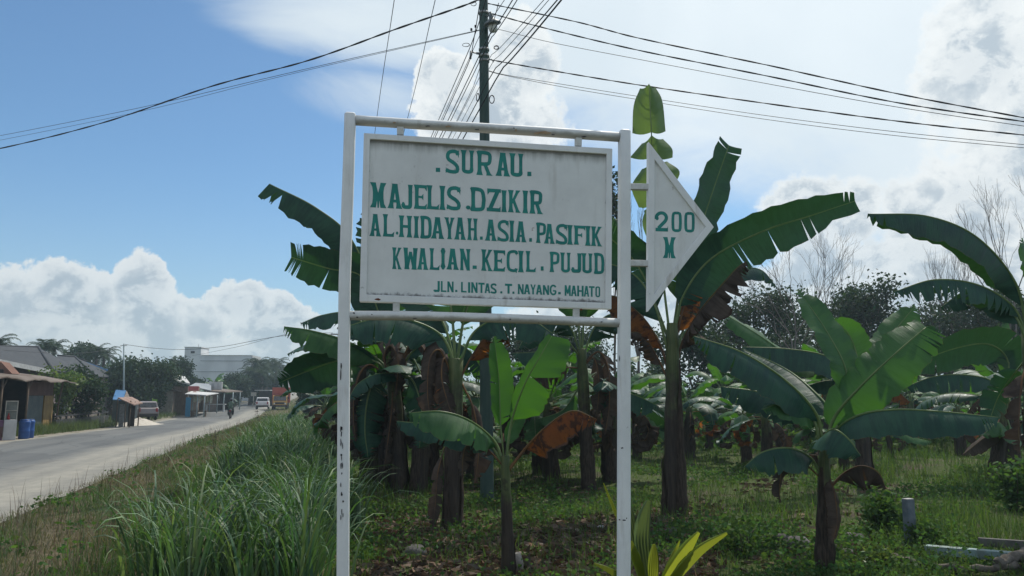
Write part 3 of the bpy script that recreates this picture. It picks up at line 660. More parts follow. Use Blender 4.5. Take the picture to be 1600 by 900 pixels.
for sw, srf, gl in LINES:
    ink = Ink(); ink.front = 0.006; ni = 0
    for (ch, x0, y0, x1, y1) in gl:
        var = 0
        if not srf and ch == 'T' and x0 > 788 and x0 < 790: ink.mb.build('lettering', 'teal_paint', sign); ink = Ink(); ink.front = 0.006   # the place name after the road name
        if ch == 'M' and srf: var = 1
        if ch == 'I' and abs(x0 - 688.3) < .1: var = 1
        glyph(ink, ch, x0, y0, x1, y1, sw, srf, 0.066 if y0 < 300 else (0.055 if y0 < 390 else 0.045), var)
    ink.mb.build('lettering', 'teal_paint', sign)
for ch, x0, y0, x1, y1, sw, v in (('2', 1024.3, 330.7, 1043.8, 361.8, 6.0, 0), ('0', 1049, 330.7, 1065.5, 362.4, 5.8, 0), ('0', 1069, 331.3, 1085.7, 363, 5.8, 0), ('M', 1035.8, 370.2, 1056, 403.7, 6, 1)):
    if ch == '2' or v: ink = Ink(); ink.front = 0.005
    glyph(ink, ch, x0, y0, x1, y1, sw, True, 0.03, v)
    if v or x0 > 1068: ink.mb.build('lettering', 'teal_paint', sign)
# ================================================================== utility poles, lamp, wires
mat('pole_green', (0.034, 0.066, 0.055), (0.050, 0.082, 0.068), 0.65, 4, 0.3, stretch=(4, 4, .6))
mat('steel_grey', (0.30, 0.31, 0.31), (0.20, 0.20, 0.20), 0.5, 9, 0.5)
mat('wire_black', (0.012, 0.012, 0.013), (0.02, 0.02, 0.02), 0.6)
mat('wire_grey', (0.05, 0.055, 0.06), (0.07, 0.07, 0.075), 0.6)
mat('pole_pale', (0.26, 0.33, 0.34), (0.32, 0.38, 0.38), 0.6)
base = G(761, 786); PD = base.y
def on_pole(py): return P(757.0 + (py - 200) * 0.006, py, PD)
pole = thing('utility_pole', 'tall grey-green steel utility pole with a lamp, rising behind the white signboard', 'utility pole', base)
mb = MB(); tp = P(754.5, -190, PD); px1 = PD / FPX
mb.tube([base - Vector((0, 0, .4)), base + Vector((0, 0, .05)), P(760, 620, PD), P(758.5, 480, PD), P(757.2, 215, PD), P(755.8, 40, PD), tp], [10.5 * px1, 10.4 * px1, 10.0 * px1, 9.6 * px1, 8.2 * px1, 7.4 * px1, 6.0 * px1], 14)
mb.build('shaft', 'pole_green', pole)
def band(py, h=3.2, grow=1.12, brk=None):
    mb = MB(); c = on_pole(py); r = 8 * px1 * grow
    mb.lathe(c - Vector((0, 0, h * px1 / 2)), [(r * .8, 0), (r, 0), (r, h * px1), (r * .8, h * px1)], 14)
    mb.build('clamp_band', 'steel_grey', pole)
for py in (21, 78, 79 + 9, 96): band(py)
mb = MB(); c = on_pole(83)
mb.tube([c + Vector((-4, 0, 0)) * px1, P(741, 82.5, PD - .1), P(735, 80, PD - .15)], 1.2 * px1, 6); mb.tube([c + Vector((-4 * px1, 0, -3 * px1)), P(744, 84, PD - .1)], .9 * px1, 6)
mb.tube([P(735.5, 80, PD - .15), P(735, 92, PD - .15)], 1.6 * px1, 6); mb.build('bracket', 'steel_grey', pole)
mb = MB(); mb.tube([on_pole(94), P(769, 93, PD - .1), P(771, 97, PD - .1)], 1.1 * px1, 6); mb.build('bracket', 'steel_grey', pole)
for (x, y) in ((743, 41), (736.5, 46), (735, 90)):
    mb = MB(); q = P(x, y, PD - .15); mb.lathe(q - Vector((0, 0, 2.5 * px1)), [(1.1 * px1, 0), (2.2 * px1, 1 * px1), (1.2 * px1, 2 * px1), (2.2 * px1, 3.2 * px1), (1.2 * px1, 4.6 * px1)], 8); mb.build('insulator', 'wire_black', pole)
# street lamp under a dished shade
mat('lamp_metal', (0.10, 0.115, 0.115), (0.15, 0.16, 0.155), 0.5, 8, 0.5); mat('lamp_glass', (0.55, 0.55, 0.50), (0.62, 0.62, 0.58), 0.25, 4, 0.6)
lc = P(769, 36, PD - .22); u = px1 * 1.12
lamp = thing('street_lamp', 'dish-shaped street lamp with a frosted globe clamped to the grey-green pole', 'street lamp', lc)
ax = Vector((-.18, -.25, 1)).normalized()
mb = MB(); mb.lathe(lc - ax * 2 * u, [(12.5 * u, 0), (13.2 * u, 1.2 * u), (10 * u, 4.2 * u), (5.5 * u, 7 * u), (3.4 * u, 9 * u), (3.2 * u, 13 * u), (1.8 * u, 15 * u), (1.8 * u, 18 * u)], 24, 0, ax); mb.build('lamp_shade', 'lamp_metal', lamp)
mb = MB(); mb.lathe(lc - ax * 14 * u, [(1.5 * u, 0), (4.6 * u, 1 * u), (6.2 * u, 3.5 * u), (6.8 * u, 7 * u), (6.6 * u, 11.8 * u)], 20, 0, ax); mb.build('globe', 'lamp_glass', lamp)
mb = MB(); mb.tube([on_pole(24), P(762, 25, PD - .12), lc + ax * 12 * u], 1.3 * u, 8); mb.build('arm', 'lamp_metal', lamp)
def sag(pts, n=40): return catmull(pts, n)
def wire(label, pts, r, mname='wire_black', twist=False, name='overhead_cable', n=48):
    c = sag(pts, n if not twist else 110); mb = MB()
    if twist:
        for ph in (0, math.pi):
            q = []
            for i, p in enumerate(c):
                T = (c[min(i + 1, len(c) - 1)] - c[max(i - 1, 0)]).normalized(); A = T.cross(Vector((0, 0, 1))).normalized(); B = A.cross(T)
                an = ph + i * 0.8; q.append(p + (A * math.cos(an) + B * math.sin(an)) * r * .85)
            mb.tube(q, r, 5)
    else: mb.tube(c, r, 5)
    o = mb.build(name, mname, None, 0, c[0]); return tag(o, label, 'cable', 'overhead cables')
A = lambda x, y, d=0: P(x, y, PD + d)
wire('thick twisted black cable sagging from the pole top down to the left edge', [A(752, -6), A(735, 5, .3), A(620, 45, 1.5), A(480, 95, 3), A(330, 135, 5), A(160, 192, 7), A(0, 232, 9), A(-160, 262, 11)], .0115, twist=True)
wire('thin grey wire leaving the pole bracket to the left, upper of the two thin ones', [A(752, 46), A(735, 50, .3), A(560, 89, 2), A(400, 126, 4), A(220, 168, 6), A(0, 212, 9), A(-160, 240, 11)], .0065, 'wire_grey')
wire('thin grey wire running just below its twin to the left edge', [A(752, 47), A(735, 51, .35), A(560, 91, 2.2), A(400, 129, 4.2), A(220, 174, 6.2), A(0, 219, 9), A(-160, 248, 11)], .005, 'wire_grey')
RD = -2.0
wire('black twisted cable from the pole top to the right edge, uppermost of the right-hand cables', [A(756, 4), A(770, 7), A(900, 34, .2 * RD), A(1000, 60, .5 * RD), A(1200, 102, .8 * RD), A(1400, 146, RD), A(1600, 184, 1.2 * RD), A(1760, 214, 1.4 * RD)], .0075, twist=True)
wire('black twisted cable from the lamp bracket to the right edge, second from the top', [A(757, 18), A(778, 24), A(860, 46, .2 * RD), A(1000, 79, .5 * RD), A(1200, 119, .8 * RD), A(1400, 160, RD), A(1600, 190, 1.2 * RD), A(1760, 212, 1.4 * RD)], .0075, twist=True)
wire('thin grey wire between the two twisted pairs running to the right edge', [A(762, 44), A(784, 47), A(860, 66, .2 * RD), A(1000, 93, .5 * RD), A(1200, 131, .8 * RD), A(1400, 167, RD), A(1600, 197, 1.2 * RD), A(1760, 219, 1.4 * RD)], .0055, 'wire_grey')
wire('black twisted cable from the lower pole bracket to the right edge', [A(764, 92), A(775, 95), A(860, 110, .2 * RD), A(1000, 133, .5 * RD), A(1200, 162, .8 * RD), A(1400, 189, RD), A(1600, 211, 1.2 * RD), A(1760, 226, 1.4 * RD)], .0075, twist=True)
wire('thin black wire below the lower twisted cable on the right, upper of a close pair', [A(762, 110), A(790, 117), A(880, 132, .2 * RD), A(1000, 151, .5 * RD), A(1200, 181, .8 * RD), A(1400, 206, RD), A(1600, 226, 1.2 * RD), A(1760, 240, 1.4 * RD)], .005)
wire('thin black wire running lowest of all to the right edge', [A(762, 111), A(790, 118), A(880, 136, .2 * RD), A(1000, 156, .5 * RD), A(1200, 187, .8 * RD), A(1400, 212, RD), A(1600, 231, 1.2 * RD), A(1760, 244, 1.4 * RD)], .005)
# next pole along the road, mostly behind the banana leaves
b2 = W(56, 2.65, float(zsp(56, 2.65))); t2 = b2 + Vector((0, 0, 7.0))
p2 = thing('utility_pole', 'distant utility pole glimpsed between the banana leaves and the left sign post', 'utility pole', b2)
mb = MB(); mb.tube([b2 - Vector((0, 0, .3)), b2 + Vector((0, 0, 3)), t2], [.10, .09, .07], 10); mb.build('shaft', 'pole_green', p2)
mb = MB(); mb.box(t2 - Vector((0, 0, .5)), (1.2, .08, .08), EP, ES); mb.build('cross_arm', 'timber', p2)
def over(label, near, mid, dz, off=0.0, r=.007, m='wire_black', tw=False):
    """wire from behind the viewer, past the pole at pixel mid, to the next pole"""
    e = t2 + Vector((off, 0, dz)); a = P(*near); b = P(*mid); pre = a + (a - b) * 1.2; q = []
    for i in range(12): f = i / 11; q.append(pre.lerp(b, f) - Vector((0, 0, .06 * 4 * f * (1 - f))))
    for i in range(1, 31): f = i / 30; q.append(b.lerp(e, f) - Vector((0, 0, .42 * 4 * f * (1 - f))))
    wire(label, q, r, m, tw, n=80)
over('bundle cable crossing overhead from the top centre down behind the sign, rightmost strand', (871, 0, 8.2), (782, 112, 11.6), -.75, .1, .011)
over('black cable beside the rightmost overhead strand, slightly left of it', (860, 5, 8.1), (770, 113, 11.4), -.95, .1, .008)
over('thin overhead wire second from the right beside the thick strands', (851, 0, 8.2), (768, 100, 11.5), -.6, 0, .0045, 'wire_grey')
over('thin overhead wire third from the right above the lamp cable', (843, 0, 8.2), (764, 92, 11.5), -.5, 0, .0045, 'wire_grey')
over('black overhead wire passing just right of the lamp', (804, 0, 9.5), (765, 64, 11.2), -.3, -.1, .007)
over('black overhead wire touching the lamp dish rim', (797, 0, 9.6), (762, 60, 11.2), -.2, -.2, .008)
over('thin overhead wire reaching the pole above the lamp', (784, 0, 9.8), (752, 50, 11.2), -.15, -.2, .005)
over('black wire dropping from the left bracket of the pole down behind the board', (746, 22, 11.2), (735, 92, 11.5), -.9, -.3, .007)
over('black wire falling left of the pole from its insulator, outermost strand', (745, 40, 11.1), (731, 82, 11.5), -1.0, -.4, .007)
over('thin wire running close along the left side of the pole', (753, 90, 11.1), (738, 139, 13.0), -1.1, -.1, .005)
# two single lines strung higher on the road side
def lone(label, a, b, c, r):
    pa, pb, pc = P(*a), P(*b), P(*c); pre = pa + (pa - pb) * 1.0
    wire(label, [pre, pa, pb, pb.lerp(pc, .4) - Vector((0, 0, .1)), pc], r)
lone('lone thin black wire crossing the sky above the left end of the board', (616, 0, 12), (588, 190, 19), (548, 495, 54), .007)
lone('second lone thin wire, nearer the middle, crossing the sky above the board', (680, 0, 12), (637, 184, 19), (551, 498, 54), .007)
# coils of spare cable hanging at the pole
def coil(label, x, y, rx, ry, d, n=3, r=.006):
    mb = MB(); c = P(x, y, PD + d); pts = []
    for i in range(n * 16 + 1):
        an = i / 16 * 2 * math.pi; k = 1 + .06 * math.sin(i * .7)
        pts.append(c + Vector((math.cos(an) * rx * k * px1, math.sin(an) * .04 + .004 * i / 16, math.sin(an) * ry * k * px1)))
    mb.tube(pts, r, 5); o = mb.build('cable_coil', 'wire_black', None, 0, c); tag(o, label, 'cable coil', 'spare cable coils on the pole')
coil('loop of spare cable left of the pole just below the insulators', 728, 70, 6, 4.5, -.15, 2, .005)
coil('small tight coil of cable right of the pole under the lamp', 775.5, 74, 3.6, 4.6, -.2, 4, .008)
coil('round coil of black cable hugging the right side of the pole low down', 768.5, 155, 4, 8, -.15, 3, .007)
coil('oval coil of black cable on the left side of the pole near the sign top', 746.5, 152, 2.2, 8, -.15, 3, .007)
coil('small open cable loop at the very top left of the pole', 740, 6, 4.5, 5, -.1, 2, .005)
# slim pale pole across the road with its lines
b3 = P(193.5, 640, 60); b3.z = Z(b3.x, b3.y); p3 = thing('utility_pole', 'slim pale pole standing among the trees across the road', 'utility pole', b3)
mb = MB(); mb.tube([b3 - Vector((0, 0, .3)), P(193.5, 600, 60), P(193.5, 537, 60)], [.075, .07, .05], 8); mb.build('shaft', 'pole_pale', p3)
mb = MB(); mb.box(P(193.5, 540, 60), (.5, .05, .05)); mb.build('cross_arm', 'steel_grey', p3)
wire('thin line sagging from the slim pale pole to the right above the white building', [P(193.5, 538, 60), P(240, 544, 62), P(290, 546, 64), P(350, 541, 62), P(440, 525, 58), t2 + Vector((-.3, 0, -.5))], .018, 'wire_grey')
wire('thin line from behind the white building rising to the distant pole', [P(300, 556, 120), P(370, 542, 90), P(450, 522, 66), t2 + Vector((-.5, 0, -.4))], .018, 'wire_grey')
wire('faint line running from the slim pale pole to the left over the palms', [P(193.5, 539, 60), P(175, 545, 58), P(120, 552, 54), P(20, 548, 48), P(-60, 538, 44)], .014, 'wire_grey')

# ================================================================== banana plants
MATS['stem_skin'] = None
def stem_mat():
    m = bpy.data.materials.new('stem_skin'); m.use_nodes = True; t = NT(m.node_tree); b = t.n['Principled BSDF']
    uv = t.new('ShaderNodeTexCoord').outputs['UV']; sp = t.new('ShaderNodeSeparateXYZ'); t.put(sp.inputs[0], uv); pos = t.new('ShaderNodeNewGeometry').outputs['Position']
    st = t.noise(t.scalev(pos, 30, 30, 1.6), 1.0, 5, 0.6); bl = t.noise(pos, 5.0, 5, 0.6)
    brown = t.mix(t.sstep(0.35, 0.7, st), (0.026, 0.019, 0.015), (0.060, 0.044, 0.030))
    green = t.mix(t.sstep(0.35, 0.65, st), (0.055, 0.085, 0.028), (0.11, 0.125, 0.045))
    f = t.sstep(0.62, 0.95, t.m('ADD', sp.outputs[1], t.m('MULTIPLY', t.m('SUBTRACT', bl, 0.5), 0.7)))
    c = t.mix(f, brown, green); c = t.mix(t.m('MULTIPLY', t.sstep(0.6, 0.72, bl), 0.7), c, (0.03, 0.022, 0.018))
    t.put(b.inputs['Base Color'], c); b.inputs['Roughness'].default_value = 0.6; b.inputs['Specular IOR Level'].default_value = 0.3
    bn = t.new('ShaderNodeBump'); bn.inputs['Strength'].default_value = 0.5; bn.inputs['Distance'].default_value = 0.02
    t.put(bn.inputs['Height'], t.m('ADD', st, bl)); t.put(b.inputs['Normal'], bn.outputs[0]); MATS['stem_skin'] = m
stem_mat()
mat('petiole', (0.10, 0.16, 0.05), (0.15, 0.20, 0.07), 0.45, 6, 0.35)
mat('petiole_dry', (0.16, 0.085, 0.035), (0.10, 0.06, 0.04), 0.7, 6, 0.15)
def leaf(parent, ctrl, wid, nrm, m='leaf_dark', droop=(.15, .5), tears=2, seed=0, pet=.22, ns=34, nu=5, rip=.03, tear_u=.12, gap=.006, wr=None, tipcut=0.0, shred=0.0, rad=None, name='leaf', slant=.22, cuts=None, fray=4, qend=(1.0, 1.0)):
    r = random.Random(seed * 77 + 13); C = catmull(ctrl, ns); n = len(C); L = sum((C[i + 1] - C[i]).length for i in range(n - 1))
    T = [(C[min(i + 1, n - 1)] - C[max(i - 1, 0)]).normalized() for i in range(n)]
    acc = [0.0]
    for i in range(n - 1): acc.append(acc[-1] + (C[i + 1] - C[i]).length / L)
    nrm = Vector(nrm)
    def at(q):
        q = min(max(q, 0), 1); i = min(max(np.searchsorted(acc, q) - 1, 0), n - 2); f = (q - acc[i]) / max(acc[i + 1] - acc[i], 1e-6)
        p = C[i].lerp(C[i + 1], f); tt = T[i].lerp(T[i + 1], f).normalized(); N = (nrm - tt * nrm.dot(tt))
        if N.length < 1e-3: N = tt.orthogonal()
        N.normalize(); return p, tt, N, tt.cross(N)
    mb = MB(); rd = rad or max(.008, min(.019, wid * .055))
    mb.tube(C[:], [rd * (1.25 - 1.1 * a) * (1 if a > .02 else 1.3) for a in acc], 6, 1, cap=True)
    def width(q): # q along the blade
        a = min(1.0, (q / .16)) ** .55 if q > 0 else 0.0
        e = 1 - tipcut; b = 1.0 if q < .5 else max(0.0, 1 - ((q - .5) / (.5 + tipcut * .5)) ** 2.4) ** .62
        return wid * a * b
    wr = wr or (1.0, 1.0); ph = r.uniform(0, 6)
    for si, s in enumerate((-1, 1)):
        nt = int(round(tears * r.uniform(.7, 1.3))) if tears > 1 else int(tears)
        cs_ = sorted([r.uniform(.08, .96) for _ in range(nt)] + [r.uniform(.90, .985) for _ in range(fray)]) if cuts is None else cuts[si]; ed = [0.0] + list(cs_) + [1.0]; dd = droop[0]; d1 = droop[1]
        for k in range(len(ed) - 1):
            q0, q1 = ed[k], ed[k + 1]
            if q1 - q0 < .004: continue
            m_ = max(1, int(round((q1 - q0) * 24))); rows = []
            extra = r.uniform(-.05, .16) * (1 if nt else .3) + shred * r.uniform(-.5, .8); depth0 = tear_u * r.uniform(.6, 1.8); short = 1 - (shred * r.uniform(0, .45)); twist = shred * r.uniform(-.9, .9)
            for j in range(m_ + 1):
                f = j / m_; q = q0 + (q1 - q0) * f; w = width(min(1.0, q / qend[si])) * wr[si] * short; p, tt, N, S = at(pet + (1 - pet) * q)
                pos = p.copy(); prev = 0.0; row = []
                for c_ in range(nu + 1):
                    uu = c_ / nu; du = uu - prev; prev = uu
                    ang = dd + d1 * uu + extra * max(0, uu - depth0) * 1.4 + twist * (f - .5) * uu
                    pos = pos + (S * s * math.cos(ang) - N * math.sin(ang)) * (w * du)
                    g = 0.0
                    if uu > depth0:
                        gg = min(gap * (1 + 2.5 * shred) * L * 1.6, (q1 - q0) * L * .35) * (uu - depth0)
                        g = gg * ((1 - f if k > 0 else 0) - (f if k < len(ed) - 2 else 0))
                    rp = N * (rip * wid * 2.0 * uu * uu * (math.sin(q * 21 + ph + s) + .6 * math.sin(q * 47 + ph * 2)))
                    jag = 1 + (.05 * math.sin(q * 90 + ph) if uu == 1 else 0)
                    row.append(pos * 1.0 + tt * (slant * w * uu + g) + rp + (pos - p) * (jag - 1))
                rows.append((mb.add(row), q))
            for j in range(m_):
                (a, qa), (b, qb) = rows[j], rows[j + 1]
                for c_ in range(nu):
                    idx = [a + c_, b + c_, b + c_ + 1, a + c_ + 1]; uv = [(qa * L, s * c_ / nu), (qb * L, s * c_ / nu), (qb * L, s * (c_ + 1) / nu), (qa * L, s * (c_ + 1) / nu)]
                    if s < 0: idx = idx[::-1]; uv = uv[::-1]
                    mb.face(idx, 0, uv, True)
    return mb.build(name, [m, 'petiole_dry' if m in ('leaf_dead', 'leaf_orange') else 'petiole'], parent)
def trunk(parent, pts, rad, seed=0, sheaths=3, name='trunk'):
    r = random.Random(seed); c = catmull(pts, 16); n = len(c); mb = MB(); rr = []
    for i in range(n):
        f = i / (n - 1); k = np.interp(f, np.linspace(0, 1, len(rad)), rad); rr.append(k * (1 + .05 * math.sin(i * 1.7 + seed)) * (1.22 if i == 0 else 1.08 if i == 1 else 1) * (1 + .04 * math.sin(i * 3.1 + seed * 2)))
    mb.tube(c, rr, 14)
    # overlapping dry leaf sheaths wrapped round the stem
    for q in range(sheaths):
        a0 = r.uniform(0, 6.28); i0 = r.randint(0, 3); i1 = min(n - 1, i0 + r.randint(6, 12)); wd = r.uniform(.5, 1.1); rows = []
        for i in range(i0, i1 + 1):
            f = (i - i0) / max(1, i1 - i0); k = rr[i] * (1.05 + .12 * q / max(1, sheaths) + .5 * max(0, f - .8)); w_ = wd * (1 - .75 * f ** 2)
            rows.append(mb.add([c[i] + Vector((math.cos(a0 + (g - 2) / 2 * w_), math.sin(a0 + (g - 2) / 2 * w_), 0)) * k for g in range(5)]))
        for i in range(len(rows) - 1):
            for g in range(4): mb.face([rows[i] + g, rows[i] + g + 1, rows[i + 1] + g + 1, rows[i + 1] + g], 1, [(0, .2)] * 4, True)
    return mb.build(name, ['stem_skin', 'sheath_dry'], parent)
mat('sheath_dry', (0.036, 0.028, 0.022), (0.080, 0.060, 0.046), 0.85, 5, 0.1, 0.4, stretch=(9, 9, 1.2))
def hero(label, bpx, top, r0, r1, leaves, seed, lean=None, sheaths=4, scaled=None, group='banana plants of the plantation'):
    b = G(*bpx); D = b.y; o = thing('banana_plant', label, 'banana plant', b, group); u = D / FPX
    tp_ = P(top[0], top[1], D); md = (b + tp_) / 2 + Vector(((lean or 0) * u, 0, 0))
    trunk(o, [b - Vector((0, 0, .15)), b + (md - b) * .35, md, tp_ + (tp_ - md) * .0], [r0 * u * .86, r0 * u * .80, (r0 + r1) / 2 * u * .82, r1 * u * .82], seed, sheaths)
    for i, lf in enumerate(leaves):
        pts, w = lf[0], lf[1]; kw = dict(lf[3]) if len(lf) > 3 else {}
        leaf(o, [P(q[0], q[1], D + (q[2] if len(q) > 2 else 0)) for q in pts], w * u, lf[2], seed=seed * 31 + i, **kw)
    return o, D
def rnd_leaf(o, c, az_, el_, L, wid, m, seed, bend=1.1, **kw):
    r = random.Random(seed); pts = [Vector(c)]; e = el_; step = L / 5; a = az_
    for i in range(5):
        pts.append(pts[-1] + Vector((math.cos(a) * math.cos(e), math.sin(a) * math.cos(e), math.sin(e))) * step); e -= bend * (.12 + .08 * i) * 1.3; a += r.uniform(-.08, .08)
    A_ = Vector((math.cos(az_), math.sin(az_), 0)); nr = Vector((0, 0, 1)) - A_ * (.75 if el_ > .5 else .3)
    leaf(o, pts, wid, nr, m, seed=seed, **kw)
def fill(o, c, nlv, L, seed, green='leaf_dark', dead=2, az0=None, young=.15, wid=None, avoid=None):
    r = random.Random(seed); az_ = az0 if az0 is not None else r.uniform(0, 6.28)
    for i in range(nlv):
        f = i / max(1, nlv - 1); el_ = 1.35 - 1.35 * f + r.uniform(-.15, .15); az_ += 2.4 + r.uniform(-.3, .3)
        m = 'leaf_green' if r.random() < .35 else green
        if f < .2 and r.random() < .6: m = 'leaf_young'
        ll = L * r.uniform(.85, 1.1) * (.75 if f < .15 else 1)
        rnd_leaf(o, Vector(c) - Vector((0, 0, .05 * f * L)), az_, el_, ll, (wid or L * .15) * r.uniform(.85, 1.1), m, seed * 17 + i, bend=r.uniform(.75, 1.25), tears=r.choice([0, 1, 3, 5, 8]), droop=(r.uniform(-.1, .35), r.uniform(.3, .7)))
    for i in range(dead):
        az_ += 2.0 + r.uniform(-.5, .5)
        rnd_leaf(o, Vector(c) - Vector((0, 0, .1 * L)), az_, r.uniform(-.1, .3), L * .8, L * .12, 'leaf_orange' if r.random() < .25 else 'leaf_dead', seed * 19 + i, bend=2.6, tears=7, droop=(.7, .6), shred=.6)
DR = dict
dead_kw = DR(m='leaf_dead', tears=9, droop=(.75, .6), shred=.7, rip=.08)
# A: tall plant behind the arrow
hero('tall old banana plant directly behind the arrow, with a pale upright leaf against the sky', (1054, 806), (1050, 505), 21, 11, [
 ([(1052, 530), (1076, 420, .1), (1100, 340, .2), (1122, 275, .3), (1139, 227, .3)], 33, (-.55, .9, .1), DR(m='leaf_dark', droop=(-.2, .3), cuts=([.955], [.97]), tipcut=.45, rip=.05, gap=.003)),
 ([(1052, 530), (1066, 465), (1110, 405, -.1), (1190, 362, -.3), (1270, 336, -.5), (1336, 314, -.6)], 40, (-.1, 1, .25), DR(m='leaf_dark', droop=(.0, .25), pet=.14, wr=(1.12, .85), tipcut=.12, cuts=([.05, .08, .40, .43, .58, .74, .78], [.95, .975]), gap=.003, slant=.10, qend=(.86, 1.0))),
 ([(1048, 540), (1010, 440, .2), (975, 390, .3), (925, 360, .3), (870, 365, .2)], 42, (.2, .8, .7), DR(m='leaf_dark', droop=(.1, .3), tears=4)),
 ([(1047, 560), (1020, 470), (985, 425, .2), (930, 410, .3), (880, 425, .4)], 40, (0, -.5, 1), DR(m='leaf_dark', droop=(.5, .5), tears=3)),
 ([(1046, 590), (1034, 545), (1012, 505, -.1), (985, 478, -.2), (958, 462, -.2), (938, 470, -.2)], 34, (.2, -.5, 1), DR(m='leaf_orange', droop=(.75, .4), tears=2, pet=.25)),
 ([(1054, 590), (1066, 535), (1092, 488, -.5), (1125, 448, -.8), (1150, 420, -.9), (1166, 408, -.9)], 44, (0, -.4, 1), DR(m='leaf_dead', droop=(.9, .5), tears=12, shred=1.0, pet=.2)),
 ([(1052, 560), (1062, 505), (1076, 455, .1), (1092, 428, .2), (1110, 425, .2)], 34, (0, -.4, 1), DR(m='leaf_orange', droop=(.8, .5), tears=5, pet=.25)),
 ([(1046, 600), (1028, 560), (1006, 525, -.1), (985, 520, -.2), (972, 545, -.2)], 24, (0, -.4, 1), DR(dead_kw)),
 ([(1052, 520), (1060, 430, .5), (1040, 340, .8), (1000, 300, 1.0)], 34, (.2, .9, .2), DR(m='leaf_green', tears=3)),
 ([(1054, 560), (1085, 470, .4), (1130, 425, .8), (1185, 420, 1.1), (1215, 450, 1.2)], 30, (0, -.4, 1), DR(m='leaf_dark', droop=(.5, .4), tears=5)),
], 3, sheaths=6)
# its pale new leaf: three torn sections hanging like a tent from the midrib
mb = MB(); pA = [o for o in bpy.data.objects if o.get('label', '').startswith('tall old banana')][0]; DA = pA.location.y
mb.tube(catmull([P(1049, 545, DA), P(1034, 420, DA), P(1023, 310, DA - .1), P(1018, 210, DA - .25), P(1014, 131, DA - .4)], 24), list(np.linspace(.022, .006, 25)), 6, 1)
for mid, edge, s_ in (([(1014, 131), (1016, 165), (1017, 207)], [(1000, 138), (990, 165), (988, 208)], -1), ([(1014, 131), (1016, 165), (1018, 207)], [(1024, 136), (1035, 158), (1040, 205)], 1),
        ([(1018, 211), (1019, 228), (1019, 247)], [(1003, 224), (991, 238), (984, 246)], -1), ([(1018, 211), (1019, 228), (1020, 247)], [(1036, 217), (1050, 232), (1051, 246)], 1),
        ([(1020, 250), (1022, 280), (1024, 318)], [(1003, 264), (987, 292), (998, 324)], -1), ([(1020, 249), (1022, 270), (1024, 300)], [(1042, 252), (1062, 268), (1052, 292)], 1), ([(1024, 322), (1028, 350), (1033, 390)], [(1008, 328), (1004, 352), (1018, 388)], -1)):
    mc, ec = catmull([Vector((*q, 0)) for q in mid], 10), catmull([Vector((*q, 0)) for q in edge], 10); rows = []
    for a, b in zip(mc, ec): rows.append(mb.add([P(a.x + (b.x - a.x) * u, a.y + (b.y - a.y) * u + 3 * math.sin(u * 3.1), DA - .25 + .30 * u * u + .012 * math.sin(u * 9 + a.y * .25)) for u in (0, .2, .4, .6, .8, 1)]))
    for i in range(10):
        for g in range(5):
            idx = [rows[i] + g, rows[i + 1] + g, rows[i + 1] + g + 1, rows[i] + g + 1]; uv = [(i * .05, s_ * g / 5), (i * .05 + .05, s_ * g / 5), (i * .05 + .05, s_ * (g + 1) / 5), (i * .05, s_ * (g + 1) / 5)]; mb.face(idx, 0, uv, True)
pale = mb.build('leaf', ['leaf_yellow', 'petiole'], pA); pale['label'] = 'pale yellow-green torn upright leaf'
